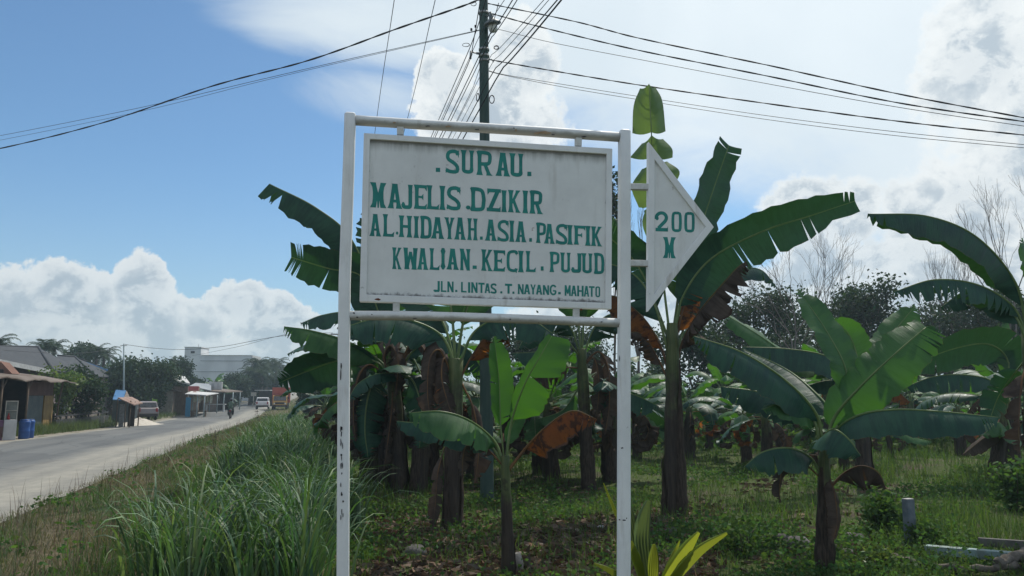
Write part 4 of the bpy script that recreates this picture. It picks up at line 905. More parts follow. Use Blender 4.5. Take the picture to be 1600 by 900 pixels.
# B: broad-leaved plant at the front right
hero('broad-leaved young banana plant in the right foreground beside the short concrete post', (1288, 897), (1288, 690), 17, 9, [
 ([(1289, 705), (1318, 640), (1322, 580, .1), (1290, 515, .2), (1246, 452, .3)], 36, (.45, -.85, .35), DR(m='leaf_green', droop=(-.15, .15), tears=0, pet=.30, wr=(1, 1.05))),
 ([(1290, 710), (1302, 655), (1345, 603, -.2), (1398, 553, -.3), (1447, 511, -.3)], 43, (-.45, -.8, .45), DR(m='leaf_green', droop=(.1, .25), tears=2, pet=.16, wr=(.9, 1.05), tipcut=.3)),
 ([(1290, 715), (1308, 672), (1345, 648, -.3), (1400, 640, -.5), (1470, 643, -.7), (1560, 652, -.8)], 45, (0, -.18, 1), DR(m='leaf_dark', droop=(.55, .45), tears=0, pet=.12, rip=.015)),
 ([(1286, 710), (1276, 650), (1230, 597, -.2), (1160, 551, -.4), (1084, 525, -.5)], 52, (.25, -.45, 1), DR(m='leaf_dark', droop=(.45, .45), tears=1, pet=.16, rip=.015)),
 ([(1285, 725), (1283, 692), (1300, 671, -.3), (1324, 684, -.45), (1345, 712, -.5)], 40, (.1, -.4, 1), DR(m='leaf_dark', droop=(.65, .5), tears=0, pet=.25)),
 ([(1284, 745), (1266, 715), (1232, 700, -.25), (1192, 706, -.4), (1164, 728, -.45)], 38, (0, -.35, 1), DR(m='leaf_dark', droop=(.6, .5), tears=1, pet=.15)),
 ([(1283, 705), (1270, 655), (1235, 630, .2), (1185, 612, .4), (1126, 604, .5)], 40, (.1, -.4, 1), DR(m='leaf_dark', droop=(.5, .45), tears=2, pet=.18)),
 ([(1284, 705), (1272, 660), (1245, 640, -.2), (1215, 632, -.3), (1192, 640, -.35)], 26, (.1, -.6, 1), DR(m='leaf_green', droop=(.4, .3), tears=0, pet=.25)),
 ([(1292, 770), (1316, 742), (1345, 728, -.2), (1372, 738, -.3), (1385, 764, -.35)], 36, (0, -.4, 1), DR(m='leaf_dead', droop=(.8, .7), tears=3, shred=.4, pet=.2)),
 ([(1286, 750), (1252, 722), (1226, 728, -.2), (1218, 760, -.25), (1220, 786, -.25)], 22, (0, -.5, .6), DR(m='leaf_dead', tears=5, shred=.6, droop=(.7, .5))),
 ([(1294, 740), (1304, 772, -.15), (1308, 815, -.2), (1300, 850, -.2)], 15, (.3, -1, 0), DR(m='leaf_dead', tears=2, droop=(.3, .4), pet=.1)),
 ([(1289, 705), (1300, 650, .2), (1270, 610, .5), (1225, 575, .9), (1160, 545, 1.1)], 40, (.2, -.3, 1), DR(m='leaf_dark', droop=(.4, .4), tears=2)),
], 5, sheaths=3)
# C: young plant at the front centre
hero('young banana plant at front centre with two bright upright leaves and a burnt brown one', (795, 905), (789, 712), 13, 8, [
 ([(788, 722), (782, 660), (780, 600, .05), (776, 560, .05), (772, 526, .1)], 22, (.35, -.9, .2), DR(m='leaf_young', droop=(-.55, .2), tears=1, pet=.28, wr=(.8, 1.0))),
 ([(791, 720), (799, 660), (820, 600, -.1), (842, 560, -.15), (862, 525, -.1)], 34, (-.25, -.9, .25), DR(m='leaf_young', droop=(-.1, .15), pet=.30, wr=(.35, 1.3), gap=.045, tipcut=.3, cuts=([], [.50]), fray=0)),
 ([(787, 728), (772, 690), (735, 658, -.25), (690, 643, -.4), (640, 645, -.45)], 47, (0, -.4, 1), DR(m='leaf_green', droop=(.4, .45), tears=1, pet=.16)),
 ([(787, 735), (770, 700), (740, 680, .2), (690, 665, .3), (620, 658, .35)], 32, (0, -.35, 1), DR(m='leaf_dark', droop=(.6, .4), tears=2, pet=.2)),
 ([(794, 735), (822, 700), (856, 665, -.2), (895, 642, -.35), (932, 655, -.4)], 42, (0, -.45, 1), DR(m='leaf_orange', droop=(.55, .45), tears=3, pet=.22)),
 ([(788, 730), (760, 700, -.1), (738, 690, -.2), (725, 705, -.25), (722, 745, -.25)], 22, (0, -.5, .6), DR(m='leaf_dead', tears=6, shred=.7, droop=(.6, .5))),
 ([(790, 725), (795, 680, .15), (815, 640, .3), (845, 620, .4)], 16, (-.3, .9, .4), DR(m='leaf_green', tears=0)),
], 7, sheaths=2)
# D: stout plant under the middle of the board
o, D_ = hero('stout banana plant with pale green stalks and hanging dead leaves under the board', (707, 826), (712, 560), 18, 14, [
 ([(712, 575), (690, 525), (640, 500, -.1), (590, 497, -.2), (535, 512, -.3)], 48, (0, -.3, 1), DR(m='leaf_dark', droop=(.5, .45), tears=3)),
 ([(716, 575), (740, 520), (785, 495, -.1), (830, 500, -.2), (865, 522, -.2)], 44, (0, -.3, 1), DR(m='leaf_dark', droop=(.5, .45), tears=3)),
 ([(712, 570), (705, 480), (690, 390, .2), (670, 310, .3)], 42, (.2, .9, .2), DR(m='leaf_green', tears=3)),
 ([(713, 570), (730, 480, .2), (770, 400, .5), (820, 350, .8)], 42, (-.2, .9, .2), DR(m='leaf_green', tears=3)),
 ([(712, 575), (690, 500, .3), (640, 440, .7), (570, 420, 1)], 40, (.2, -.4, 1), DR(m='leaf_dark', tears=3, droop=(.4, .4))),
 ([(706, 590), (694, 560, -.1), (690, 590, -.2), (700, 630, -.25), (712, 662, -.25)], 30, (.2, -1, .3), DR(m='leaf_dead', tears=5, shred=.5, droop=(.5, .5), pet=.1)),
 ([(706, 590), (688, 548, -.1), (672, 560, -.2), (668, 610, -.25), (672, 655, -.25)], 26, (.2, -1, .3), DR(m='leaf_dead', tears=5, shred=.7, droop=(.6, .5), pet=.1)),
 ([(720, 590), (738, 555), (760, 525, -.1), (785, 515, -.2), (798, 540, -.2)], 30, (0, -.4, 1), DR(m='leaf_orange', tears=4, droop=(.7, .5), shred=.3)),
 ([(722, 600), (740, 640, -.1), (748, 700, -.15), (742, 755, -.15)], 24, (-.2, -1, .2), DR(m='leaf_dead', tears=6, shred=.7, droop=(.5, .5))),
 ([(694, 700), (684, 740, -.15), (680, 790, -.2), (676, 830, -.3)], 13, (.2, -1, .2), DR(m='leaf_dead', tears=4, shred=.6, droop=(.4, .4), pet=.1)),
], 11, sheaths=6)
# E: dark clump at left of the board
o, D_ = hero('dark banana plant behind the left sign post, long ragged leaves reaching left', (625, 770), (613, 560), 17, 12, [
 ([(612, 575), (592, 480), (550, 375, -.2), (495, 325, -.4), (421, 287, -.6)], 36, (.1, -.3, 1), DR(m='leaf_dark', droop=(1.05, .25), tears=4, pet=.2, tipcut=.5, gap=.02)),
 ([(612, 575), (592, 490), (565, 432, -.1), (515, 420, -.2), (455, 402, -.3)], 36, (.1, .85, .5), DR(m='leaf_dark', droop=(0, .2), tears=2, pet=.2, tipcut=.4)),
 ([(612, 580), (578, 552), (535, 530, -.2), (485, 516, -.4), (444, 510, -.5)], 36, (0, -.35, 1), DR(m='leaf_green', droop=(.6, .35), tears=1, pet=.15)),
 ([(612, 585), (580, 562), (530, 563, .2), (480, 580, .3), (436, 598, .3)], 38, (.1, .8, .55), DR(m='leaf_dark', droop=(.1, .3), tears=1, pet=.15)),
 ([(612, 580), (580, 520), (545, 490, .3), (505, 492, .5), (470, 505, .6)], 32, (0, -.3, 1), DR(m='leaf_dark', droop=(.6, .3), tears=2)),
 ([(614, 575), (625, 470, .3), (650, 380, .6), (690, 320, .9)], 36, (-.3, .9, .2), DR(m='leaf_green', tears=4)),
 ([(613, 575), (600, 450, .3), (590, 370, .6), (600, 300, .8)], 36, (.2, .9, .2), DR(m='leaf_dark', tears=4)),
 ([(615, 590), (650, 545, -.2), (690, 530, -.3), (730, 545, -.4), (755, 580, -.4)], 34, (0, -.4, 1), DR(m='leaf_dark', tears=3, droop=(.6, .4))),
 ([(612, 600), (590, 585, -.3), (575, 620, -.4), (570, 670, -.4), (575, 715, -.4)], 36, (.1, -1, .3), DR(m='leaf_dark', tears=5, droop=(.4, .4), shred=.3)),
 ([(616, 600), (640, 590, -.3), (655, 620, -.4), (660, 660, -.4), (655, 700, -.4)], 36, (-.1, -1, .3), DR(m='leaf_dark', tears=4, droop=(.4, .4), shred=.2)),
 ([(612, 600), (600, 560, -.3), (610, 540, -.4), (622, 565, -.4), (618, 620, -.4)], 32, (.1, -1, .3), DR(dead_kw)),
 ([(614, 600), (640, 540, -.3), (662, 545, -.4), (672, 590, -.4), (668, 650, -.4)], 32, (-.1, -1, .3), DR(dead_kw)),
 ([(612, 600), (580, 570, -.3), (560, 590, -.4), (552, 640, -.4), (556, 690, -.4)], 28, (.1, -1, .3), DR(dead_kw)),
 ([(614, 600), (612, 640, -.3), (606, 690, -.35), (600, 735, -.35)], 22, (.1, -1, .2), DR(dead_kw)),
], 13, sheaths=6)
for (bx, by, tx, ty, lb, sd_) in ((603, 764, 596, 610, 'leftmost dark trunk of the banana clump behind the left post', 41), (652, 772, 660, 590, 'rightmost dark trunk of the banana clump behind the left post', 42)):
    b = G(bx, by); o = thing('banana_plant', lb, 'banana plant', b, 'banana plants of the plantation'); tp_ = P(tx, ty, b.y + .1); u = b.y / FPX
    trunk(o, [b - Vector((0, 0, .15)), b.lerp(tp_, .5) + Vector((.05, 0, 0)), tp_], [14 * u, 12 * u, 9 * u], sd_, 5); fill(o, tp_, 6, 1.9, sd_, dead=4)
# F: dark plant right of the bright one
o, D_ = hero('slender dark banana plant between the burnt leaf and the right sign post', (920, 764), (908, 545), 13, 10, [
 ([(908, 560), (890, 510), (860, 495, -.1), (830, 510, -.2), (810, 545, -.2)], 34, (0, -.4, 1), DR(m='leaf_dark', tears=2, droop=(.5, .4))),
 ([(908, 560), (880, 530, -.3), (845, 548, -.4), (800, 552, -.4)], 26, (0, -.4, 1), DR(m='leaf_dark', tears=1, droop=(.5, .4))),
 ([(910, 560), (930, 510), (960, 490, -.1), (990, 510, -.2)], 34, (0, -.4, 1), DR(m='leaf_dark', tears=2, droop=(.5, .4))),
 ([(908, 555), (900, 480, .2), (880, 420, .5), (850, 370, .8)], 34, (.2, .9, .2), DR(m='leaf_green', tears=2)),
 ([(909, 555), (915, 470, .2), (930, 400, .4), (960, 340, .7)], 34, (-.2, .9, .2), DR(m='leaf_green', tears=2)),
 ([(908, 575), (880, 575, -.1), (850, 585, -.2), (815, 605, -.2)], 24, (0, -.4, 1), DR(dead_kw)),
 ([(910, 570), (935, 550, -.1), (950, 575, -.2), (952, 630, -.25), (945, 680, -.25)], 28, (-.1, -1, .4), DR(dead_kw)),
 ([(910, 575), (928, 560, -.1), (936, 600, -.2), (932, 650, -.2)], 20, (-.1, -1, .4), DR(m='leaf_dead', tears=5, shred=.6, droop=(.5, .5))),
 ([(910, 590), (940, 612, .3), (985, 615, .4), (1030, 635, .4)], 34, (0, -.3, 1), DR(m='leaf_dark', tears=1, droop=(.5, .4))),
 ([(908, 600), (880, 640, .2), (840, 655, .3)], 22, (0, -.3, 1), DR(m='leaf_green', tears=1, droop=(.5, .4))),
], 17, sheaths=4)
# G: plant at the right edge
o, D_ = hero('large banana plant at the right edge with one smooth leaf arching left', (1622, 850), (1606, 520), 17, 10, [
 ([(1606, 535), (1588, 445), (1528, 372, -.2), (1450, 338, -.4), (1356, 334, -.6)], 40, (.1, -.3, 1), DR(m='leaf_dark', droop=(1.0, .2), tears=0, pet=.14, rip=.02, tipcut=.0, fray=2)),
 ([(1606, 540), (1585, 482), (1530, 446, -.2), (1460, 437, -.4), (1396, 456, -.5)], 38, (.1, -.35, 1), DR(m='leaf_dark', droop=(.7, .3), tears=13, pet=.15, gap=.014, tear_u=.3)),
 ([(1606, 545), (1590, 500), (1560, 465, .2), (1510, 455, .4), (1470, 480, .4)], 34, (.1, -.35, 1), DR(m='leaf_dark', droop=(.6, .3), tears=4, pet=.2)),
 ([(1607, 535), (1616, 470), (1608, 410), (1598, 372, .1)], 24, (.8, -.5, .2), DR(m='leaf_green', tears=1, pet=.2)),
 ([(1608, 540), (1650, 450), (1720, 400), (1800, 390)], 40, (-.1, -.3, 1), DR(m='leaf_dark', tears=3)),
 ([(1608, 545), (1640, 520, -.2), (1700, 520, -.4), (1750, 560, -.4)], 40, (-.1, -.3, 1), DR(m='leaf_dark', tears=3)),
 ([(1606, 560), (1596, 600, -.2), (1592, 660, -.3), (1594, 710, -.3)], 26, (-.1, -1, .3), DR(dead_kw)),
 ([(1604, 560), (1580, 590, .3), (1560, 620, .5), (1545, 660, .5)], 24, (-.1, -1, .3), DR(m='leaf_dark', tears=4, shred=.3)),
], 19, sheaths=5)
# H: plant behind, right
o, D_ = hero('mid-distance banana plant on the right with dark blue-green leaves spread left', (1556, 756), (1568, 610), 15, 8, [
 ([(1568, 620), (1575, 565), (1545, 538, -.2), (1490, 545, -.3), (1418, 572, -.4)], 34, (-.1, .85, .5), DR(m='leaf_dark', droop=(.05, .2), tears=1, pet=.15)),
 ([(1568, 625), (1550, 596), (1510, 586, -.2), (1460, 588, -.3), (1416, 604, -.3)], 28, (0, -.35, 1), DR(m='leaf_dark', droop=(.6, .3), tears=5, pet=.15)),
 ([(1568, 620), (1576, 570), (1580, 530, .2), (1575, 500, .3)], 22, (.6, -.7, .2), DR(m='leaf_green', tears=1)),
 ([(1570, 625), (1590, 590, -.2), (1615, 585, -.3), (1640, 610, -.3)], 26, (0, -.35, 1), DR(m='leaf_dark', tears=2)),
 ([(1566, 630), (1545, 620, -.3), (1525, 628, -.4), (1512, 650, -.4)], 18, (0, -.5, 1), DR(dead_kw)),
 ([(1566, 640), (1555, 670, -.3), (1530, 690, -.4), (1505, 710, -.4)], 16, (0, -.5, 1), DR(m='leaf_dead', tears=1, droop=(.5, .4))),
 ([(1570, 640), (1580, 680, -.4), (1560, 660, -.6), (1536, 680, -.7)], 20, (0, -.5, 1), DR(m='leaf_green', tears=1, droop=(.4, .4))),
], 23, sheaths=3)
# I: plant behind the broad-leaved one
o, D_ = hero('banana plant half hidden behind the broad-leaved foreground plant', (1352, 762), (1345, 610), 15, 9, [
 ([(1345, 620), (1332, 582), (1290, 556, -.2), (1230, 545, -.3), (1160, 542, -.4)], 36, (0, -.3, 1), DR(m='leaf_dark', droop=(.75, .3), tears=2, pet=.12)),
 ([(1345, 620), (1300, 585, .2), (1240, 560, .3), (1180, 520, .4), (1124, 486, .4)], 30, (.3, -.7, .8), DR(m='leaf_green', droop=(.1, .3), tears=4, pet=.2)),
 ([(1346, 620), (1372, 560, .2), (1400, 515, .3), (1430, 478, .3)], 30, (-.5, -.7, .4), DR(m='leaf_green', tears=1, droop=(0, .3))),
 ([(1346, 620), (1380, 575, .5), (1420, 540, .7), (1470, 520, .8)], 30, (-.2, .9, .4), DR(m='leaf_dark', tears=2, droop=(0, .3))),
 ([(1345, 625), (1320, 598, .2), (1290, 595, .3), (1255, 605, .3)], 22, (0, -.35, 1), DR(m='leaf_dark', droop=(.6, .3), tears=1)),
 ([(1348, 630), (1375, 612, -.2), (1400, 612, -.3), (1422, 628, -.3)], 18, (0, -.4, 1), DR(m='leaf_orange', droop=(.6, .3), tears=1)),
 ([(1346, 620), (1340, 560, .3), (1325, 520, .5), (1300, 500, .6)], 26, (.2, .9, .3), DR(m='leaf_green', tears=1)),
 ([(1348, 640), (1380, 660, .2), (1420, 680, .2), (1455, 690, .2)], 16, (0, -.35, 1), DR(m='leaf_green', tears=0)),
], 29, sheaths=3)
# smaller and farther plants, each placed on the ground where the photo shows it
FAR = [(1584, 742, 185, 91, 'leafy banana plant low at the right edge behind the weed bush'), (1502, 712, 120, 92, 'small banana plant on the far side of the open grass patch'), (1424, 704, 120, 93, 'small banana plant behind the foreground plant, right of its stem'), (1078, 716, 125, 94, 'small banana plant just right of the tall dark trunk'), (1196, 738, 140, 95, 'banana plant behind the drooping lower left foreground leaf'),
       (843, 740, 150, 9, 'dark banana stem behind the bright young plant'), (1168, 722, 120, 31, 'banana plant left of the broad-leaved one, a dark drooping leaf over its stem'), (1222, 712, 110, 32, 'thin banana plant with dead sheath seen under the left foreground leaves'),
       (1258, 690, 110, 33, 'farther banana plant just left of the foreground stem'), (1108, 704, 90, 34, 'small banana plant right of the tall one, on the open grass'), (1132, 690, 80, 35, 'small distant banana plant on the grass right of the tall trunk'),
       (1392, 716, 70, 36, 'low banana sucker right of the foreground plant'), (1010, 700, 100, 37, 'banana plant between the right sign post and the tall trunk'), (968, 712, 120, 38, 'banana plant seen past the right sign post'),
       (560, 720, 150, 39, 'banana plant just right of the left sign post, low dark leaves'), (505, 690, 90, 40, 'low banana plant beside the verge, left of the left post'), (770, 715, 110, 51, 'banana plant behind the utility pole foot'), (868, 700, 90, 52, 'banana plant far behind the burnt leaf'),
       (1462, 690, 70, 53, 'small banana plant beyond the grass patch on the right'), (1650, 740, 130, 54, 'banana plant just outside the right edge reaching in'), (670, 705, 120, 55, 'banana plant deep in shade under the board'),
       (577, 752, 215, 81, 'shaggy banana plant close behind the left sign post, leaves hanging to the ground'), (672, 752, 220, 82, 'shaggy banana plant between the dark clump and the stout trunk'), (742, 748, 200, 83, 'shaggy banana plant directly behind the utility pole'), (955, 752, 190, 84, 'shaggy banana plant just left of the right sign post'), (862, 748, 185, 85, 'shaggy banana plant behind the burnt brown leaf')]
for (bx, by, hp, sd_, lb) in FAR:
    b = G(bx, by); u = b.y / FPX; o = thing('banana_plant', lb, 'banana plant', b, 'banana plants of the plantation'); h = hp * u; r = random.Random(sd_)
    tp_ = b + Vector((r.uniform(-.1, .1), r.uniform(-.1, .1), h * .62)); trunk(o, [b - Vector((0, 0, .1)), b.lerp(tp_, .5) + Vector((r.uniform(-.04, .04), 0, 0)), tp_], [.13 * h / 1.8, .11 * h / 1.8, .07 * h / 1.8], sd_, 3)
    fill(o, tp_, 7, h * (.85 if sd_ < 80 else .75), sd_, dead=3 if sd_ < 80 or sd_ > 90 else 8)
# rows beyond: a few built plants copied
def far_plant(i, sd_, h):
    b = Vector((0, 0, 0)); o = thing('banana_plant', None, 'banana plant', b, 'rows of banana plants at the back'); r = random.Random(sd_)
    tp_ = Vector((.05, 0, h)); trunk(o, [b - Vector((0, 0, .2)), tp_ * .5, tp_], [.15, .13, .09], sd_, 2); fill(o, tp_, 8, 1.9, sd_, dead=3); return o
protos = [far_plant(i, 60 + i, h) for i, h in enumerate((1.5, 2.0, 1.1))]
def copy_tree(o, parent=None):
    c = o.copy(); COL.objects.link(c)
    if parent: c.parent = parent
    for ch in o.children: copy_tree(ch, c)
    return c
rb = random.Random(3); kk = 0
BACKL = 'banana plant of the shaded rows at the back of the plantation'
for row, yy in enumerate((19, 23, 27.5, 32.5, 38)):
    for xx in np.arange(-6 if row else -4, 30 + row * 3, 2.9 + row * .25):
        x = xx + rb.uniform(-.8, .8); y = yy + rb.uniform(-1.2, 1.2); s_, p_ = SPof(x, y)
        px_ = 800 + x / y * FPX
        if p_ < 1.5 or px_ > 1680: continue
        if 1020 < px_ < 1160 and yy < 28: continue
        if 1390 < px_ < 1560 and yy < 24: continue
        src = protos[kk % 3]; o = src if kk < 3 else copy_tree(src); kk += 1
        o.location = (x, y, Z(x, y)); o.rotation_euler = (0, 0, rb.uniform(0, 6.28)); k = rb.uniform(.8, 1.15); o.scale = (k, k, k); o['label'] = BACKL
# ================================================================== grass, weeds and litter (uncountable)
def unproj_ok(x, y, lo=-60, hi=1660):
    px = 800 + x / np.maximum(y, .1) * FPX; return (px > lo) & (px < hi)
def blades(name, x, y, z, L, wd, lean0, curl, rng, matname, tint, kind='stuff', seg=5, az=None, tipw=.15, neck=False):
    """arched grass blades, one strip each"""
    n = len(x); a = rng.uniform(0, 2 * np.pi, n) if az is None else az
    ca, sa = np.cos(a), np.sin(a); pa, qa = -sa, ca
    tw = rng.uniform(-.6, .6, n); V = np.zeros((n, (seg + 1) * 2, 3)); px, pz = np.zeros(n), np.zeros(n); ang = lean0.copy()
    for i in range(seg + 1):
        f = i / seg; w = wd * (1 - (1 - tipw) * f ** 1.6) * (0.55 + 0.45 * min(1, f * 4)); w = w if i < seg else w * .15
        cx, cy = x + ca * px, y + sa * px; t2_ = tw * f
        dx, dy = pa * np.cos(t2_), qa * np.cos(t2_); dz = np.sin(t2_)
        V[:, 2 * i] = np.stack([cx - dx * w / 2, cy - dy * w / 2, z + pz - dz * w / 2], -1); V[:, 2 * i + 1] = np.stack([cx + dx * w / 2, cy + dy * w / 2, z + pz + dz * w / 2], -1)
        px = px + np.sin(ang) * L / seg; pz = pz + np.cos(ang) * L / seg; ang = ang + curl / seg * ((.05 + 3.2 * f * f) if neck else (.4 + 1.2 * f))
    b = (np.arange(n) * (seg + 1) * 2)[:, None]; i = np.arange(seg)[None, :] * 2
    F = np.stack([b + i, b + i + 1, b + i + 3, b + i + 2], -1).reshape(-1, 4)
    return np_mesh(name, V.reshape(-1, 3), F, matname, np.repeat(tint, (seg + 1) * 2, 0), kind)
def tints(rng, n, lo, hi, warm=.15):
    k = rng.uniform(lo, hi, n)[:, None]; w = rng.uniform(-warm, warm, n)[:, None]
    return np.clip(np.concatenate([k * (1 + w), k, k * (1 - w)], 1), 0, 3)
def sp2xy(s, p): return s * ES.x + p * EP.x, s * ES.y + p * EP.y
rg = np.random.default_rng(21)
def leafquads(name, x, y, z, size, rng, matname, tint, flat=.5, kind='stuff', ratio=.55, parent=None, loc=None, fold=.0):
    n = len(x); d = rng.normal(0, 1, (n, 3)); d[:, 2] *= flat; d /= np.linalg.norm(d, axis=1)[:, None]
    u = rng.normal(0, 1, (n, 3)); u[:, 2] *= (1.0 if flat > .6 else .5); e = np.cross(d, u); e /= np.linalg.norm(e, axis=1)[:, None]
    c = np.stack([x, y, z], -1); s = size[:, None]
    V = np.stack([c - d * s * .5, c - d * s * .05 + e * s * ratio * .5, c + d * s * .5, c - d * s * .05 - e * s * ratio * .5], 1).reshape(-1, 3)
    F = (np.arange(n)[:, None] * 4 + np.arange(4)[None, :])
    return np_mesh(name, V, F, matname, np.repeat(tint, 4, 0), kind, parent, loc, smooth=False)
# tall reed-like grass along the bank: tussocks of long arching blades
cs, cp = [], []
for k in range(330):
    s = 9.6 * (62 / 9.6) ** rg.uniform(0, 1); p = rg.uniform(-1.15, .75)
    if s < 12 and p < -.35: continue
    cs.append(s); cp.append(p)
near = [(6.6, -.95), (6.5, -.55), (6.4, -.15), (6.3, .1), (7.0, -.75), (7.1, -.3), (7.0, .1), (7.4, -.5), (7.6, .1), (6.9, -1.1), (7.5, -.9), (6.0, -.3), (5.9, .1), (6.1, -.7), (8.2, .1), (8.4, -.4), (7.9, -.05)]
cs += [q[0] for q in near]; cp += [q[1] for q in near]
cs = np.array(cs); cp = np.array(cp); nb = np.where(cs < 9, 46, np.where(cs < 16, 40, 26)); ci = np.repeat(np.arange(len(cs)), nb); n = len(ci)
rr_ = np.abs(rg.normal(0, 1, n)); aa = rg.uniform(0, 2 * np.pi, n)
s_ = cs[ci] + np.cos(aa) * rr_ * .12; p_ = cp[ci] + np.sin(aa) * rr_ * .12; x, y = sp2xy(s_, p_); z = zsp(s_, p_)
hs = np.repeat(rg.uniform(.80, 1.08, len(cs)), nb) * rg.uniform(.5, 1.06, n) * np.where(cs[ci] < 9, 1.0, np.interp(cs[ci], [9, 14, 30, 60], [.72, .82, .82, .6]))
tnt = tints(rg, n, .55, 1.35); pale = rg.uniform(0, 1, n) < .10; tnt = np.where(pale[:, None], tnt * np.array([2.2, 1.7, 1.9]), tnt)
blades('tall_grass', x, y, z - .02, hs * 1.32, .027 * rg.uniform(.5, 1.3, n) * np.where(cs[ci] > 9, 1.0 + (cs[ci] - 9) * .02, 1), rg.uniform(.03, .26, n) + .10 * rr_, np.where(cs[ci] < 9, rg.uniform(1.3, 3.4, n), rg.uniform(.8, 3.0, n)), rg, 'tall_grass', tnt, neck=True, seg=9, az=aa + rg.normal(0, .5, n))
# a lower green fringe in front of the reeds
n = 6000; s_ = 5.0 * (40 / 5.0) ** rg.uniform(0, 1, n); p_ = rg.normal(-1.5, .3, n); x, y = sp2xy(s_, p_)
blades('bank_grass', x, y, zsp(s_, p_), rg.uniform(.12, .36, n), .007 * rg.uniform(.6, 1.4, n) * (1 + s_ * .02), rg.uniform(.05, .6, n), rg.uniform(.3, 1.8, n), rg, 'weed_leaf', tints(rg, n, .6, 1.3), seg=4)
# dry olive verge between the reeds and the road
n = 60000; s_ = 3.5 * (75 / 3.5) ** rg.uniform(0, 1, n); p_ = rg.uniform(-3.95, -1.2, n) + rg.normal(0, .12, n)
pn = np.sin(s_ * 1.3 + p_ * 2) + np.sin(s_ * .45 - p_ * 1.7 + 1) + rg.normal(0, .5, n); edge = np.clip((p_ + 4.15) / .7, .15, 1)
x, y = sp2xy(s_, p_); tn = tints(rg, n, .6, 1.35, .12); g_ = (pn < -.4)[:, None]; tn = np.where(g_, tn * np.array([.62, 1.08, .62]), tn); gr_ = (pn > 1.0)[:, None]; tn = np.where(gr_, tn * np.array([1.25, 1.1, 1.15]), tn); hv = .75 + .5 * np.clip(np.sin(s_ * 3.1 + p_ * 4) * np.sin(s_ * 1.7 - p_ * 2.6), -1, 1) + rg.normal(0, .12, n); hv = np.clip(hv, .25, 1.6)
blades('verge_grass', x, y, zsp(s_, p_) - .01, rg.uniform(.06, .32, n) * edge * hv, .0045 * rg.uniform(.6, 1.5, n) * (1 + s_ * .05), rg.uniform(.0, 1.25, n), rg.uniform(.0, 2.2, n), rg, 'verge_grass', tn, seg=3)
# dead stalks, low broad-leaved weeds and dry straw mixed through the verge
n = 900; s_ = 4 * (60 / 4) ** rg.uniform(0, 1, n); p_ = rg.uniform(-3.85, -1.2, n); x, y = sp2xy(s_, p_)
blades('dry_stalks', x, y, zsp(s_, p_), rg.uniform(.25, .62, n), .004 * (1 + s_ * .05), rg.uniform(0, .5, n), rg.uniform(0, .9, n), rg, 'litter', tints(rg, n, .5, 1.7), seg=4)
n0 = 170; s0_ = 4.2 * (45 / 4.2) ** rg.uniform(0, 1, n0); p0_ = rg.uniform(-3.7, -1.2, n0); m_ = 16; sz_ = np.repeat(rg.uniform(.06, .2, n0), m_); s_ = np.repeat(s0_, m_) + rg.normal(0, .5, n0 * m_) * sz_; p_ = np.repeat(p0_, m_) + rg.normal(0, .5, n0 * m_) * sz_; x, y = sp2xy(s_, p_)
leafquads('verge_weeds', x, y, zsp(s_, p_) + sz_ * rg.uniform(.2, 1.1, n0 * m_), rg.uniform(.03, .075, n0 * m_) * (1 + s_ * .02), rg, 'weed_leaf', tints(rg, n0 * m_, .7, 1.6, .2), flat=.5, ratio=.55)
# grassy slope far down the road on the right, and rough grass on the left verge
n = 15000; s_ = 26 * (150 / 26) ** rg.uniform(0, 1, n); p_ = rg.uniform(-3.9, 5.5, n); x, y = sp2xy(s_, p_)
blades('far_verge_grass', x, y, zsp(s_, p_) - .02, rg.uniform(.15, .45, n) * np.where(p_ < -1.5, .5, 1), .012 * (1 + s_ * .03) * rg.uniform(.6, 1.4, n), rg.uniform(0, .8, n), rg.uniform(0, 1.2, n), rg, 'verge_grass', tints(rg, n, .8, 1.5, .15) * np.array([.85, 1.15, .7]), seg=2)
n = 24000; s_ = np.where(rg.uniform(0, 1, 24000) < .4, rg.uniform(38, 56, 24000), rg.uniform(38, 120, 24000)); p_ = rg.uniform(-16.5, -11.3, n); pn = np.sin(s_ * .55 + .6) + np.sin(s_ * .23 + 2 + p_) + rg.normal(0, .35, n); keep = ((pn > .1) | ((s_ > 38) & (s_ < 55))) & ~((s_ > 55) & (s_ < 68) & (p_ > -13.5)) & (s_ > 38.5)
s_, p_ = s_[keep], p_[keep]; n = len(s_); x, y = sp2xy(s_, p_)
blades('roadside_grass', x, y, zsp(s_, p_) - .02, rg.uniform(.2, .7, n), .03 * rg.uniform(.6, 1.4, n), rg.uniform(0, .8, n), rg.uniform(0, 1.2, n), rg, 'verge_grass', tints(rg, n, .7, 1.4, .12) * np.array([.75, 1.05, .7]), seg=2)
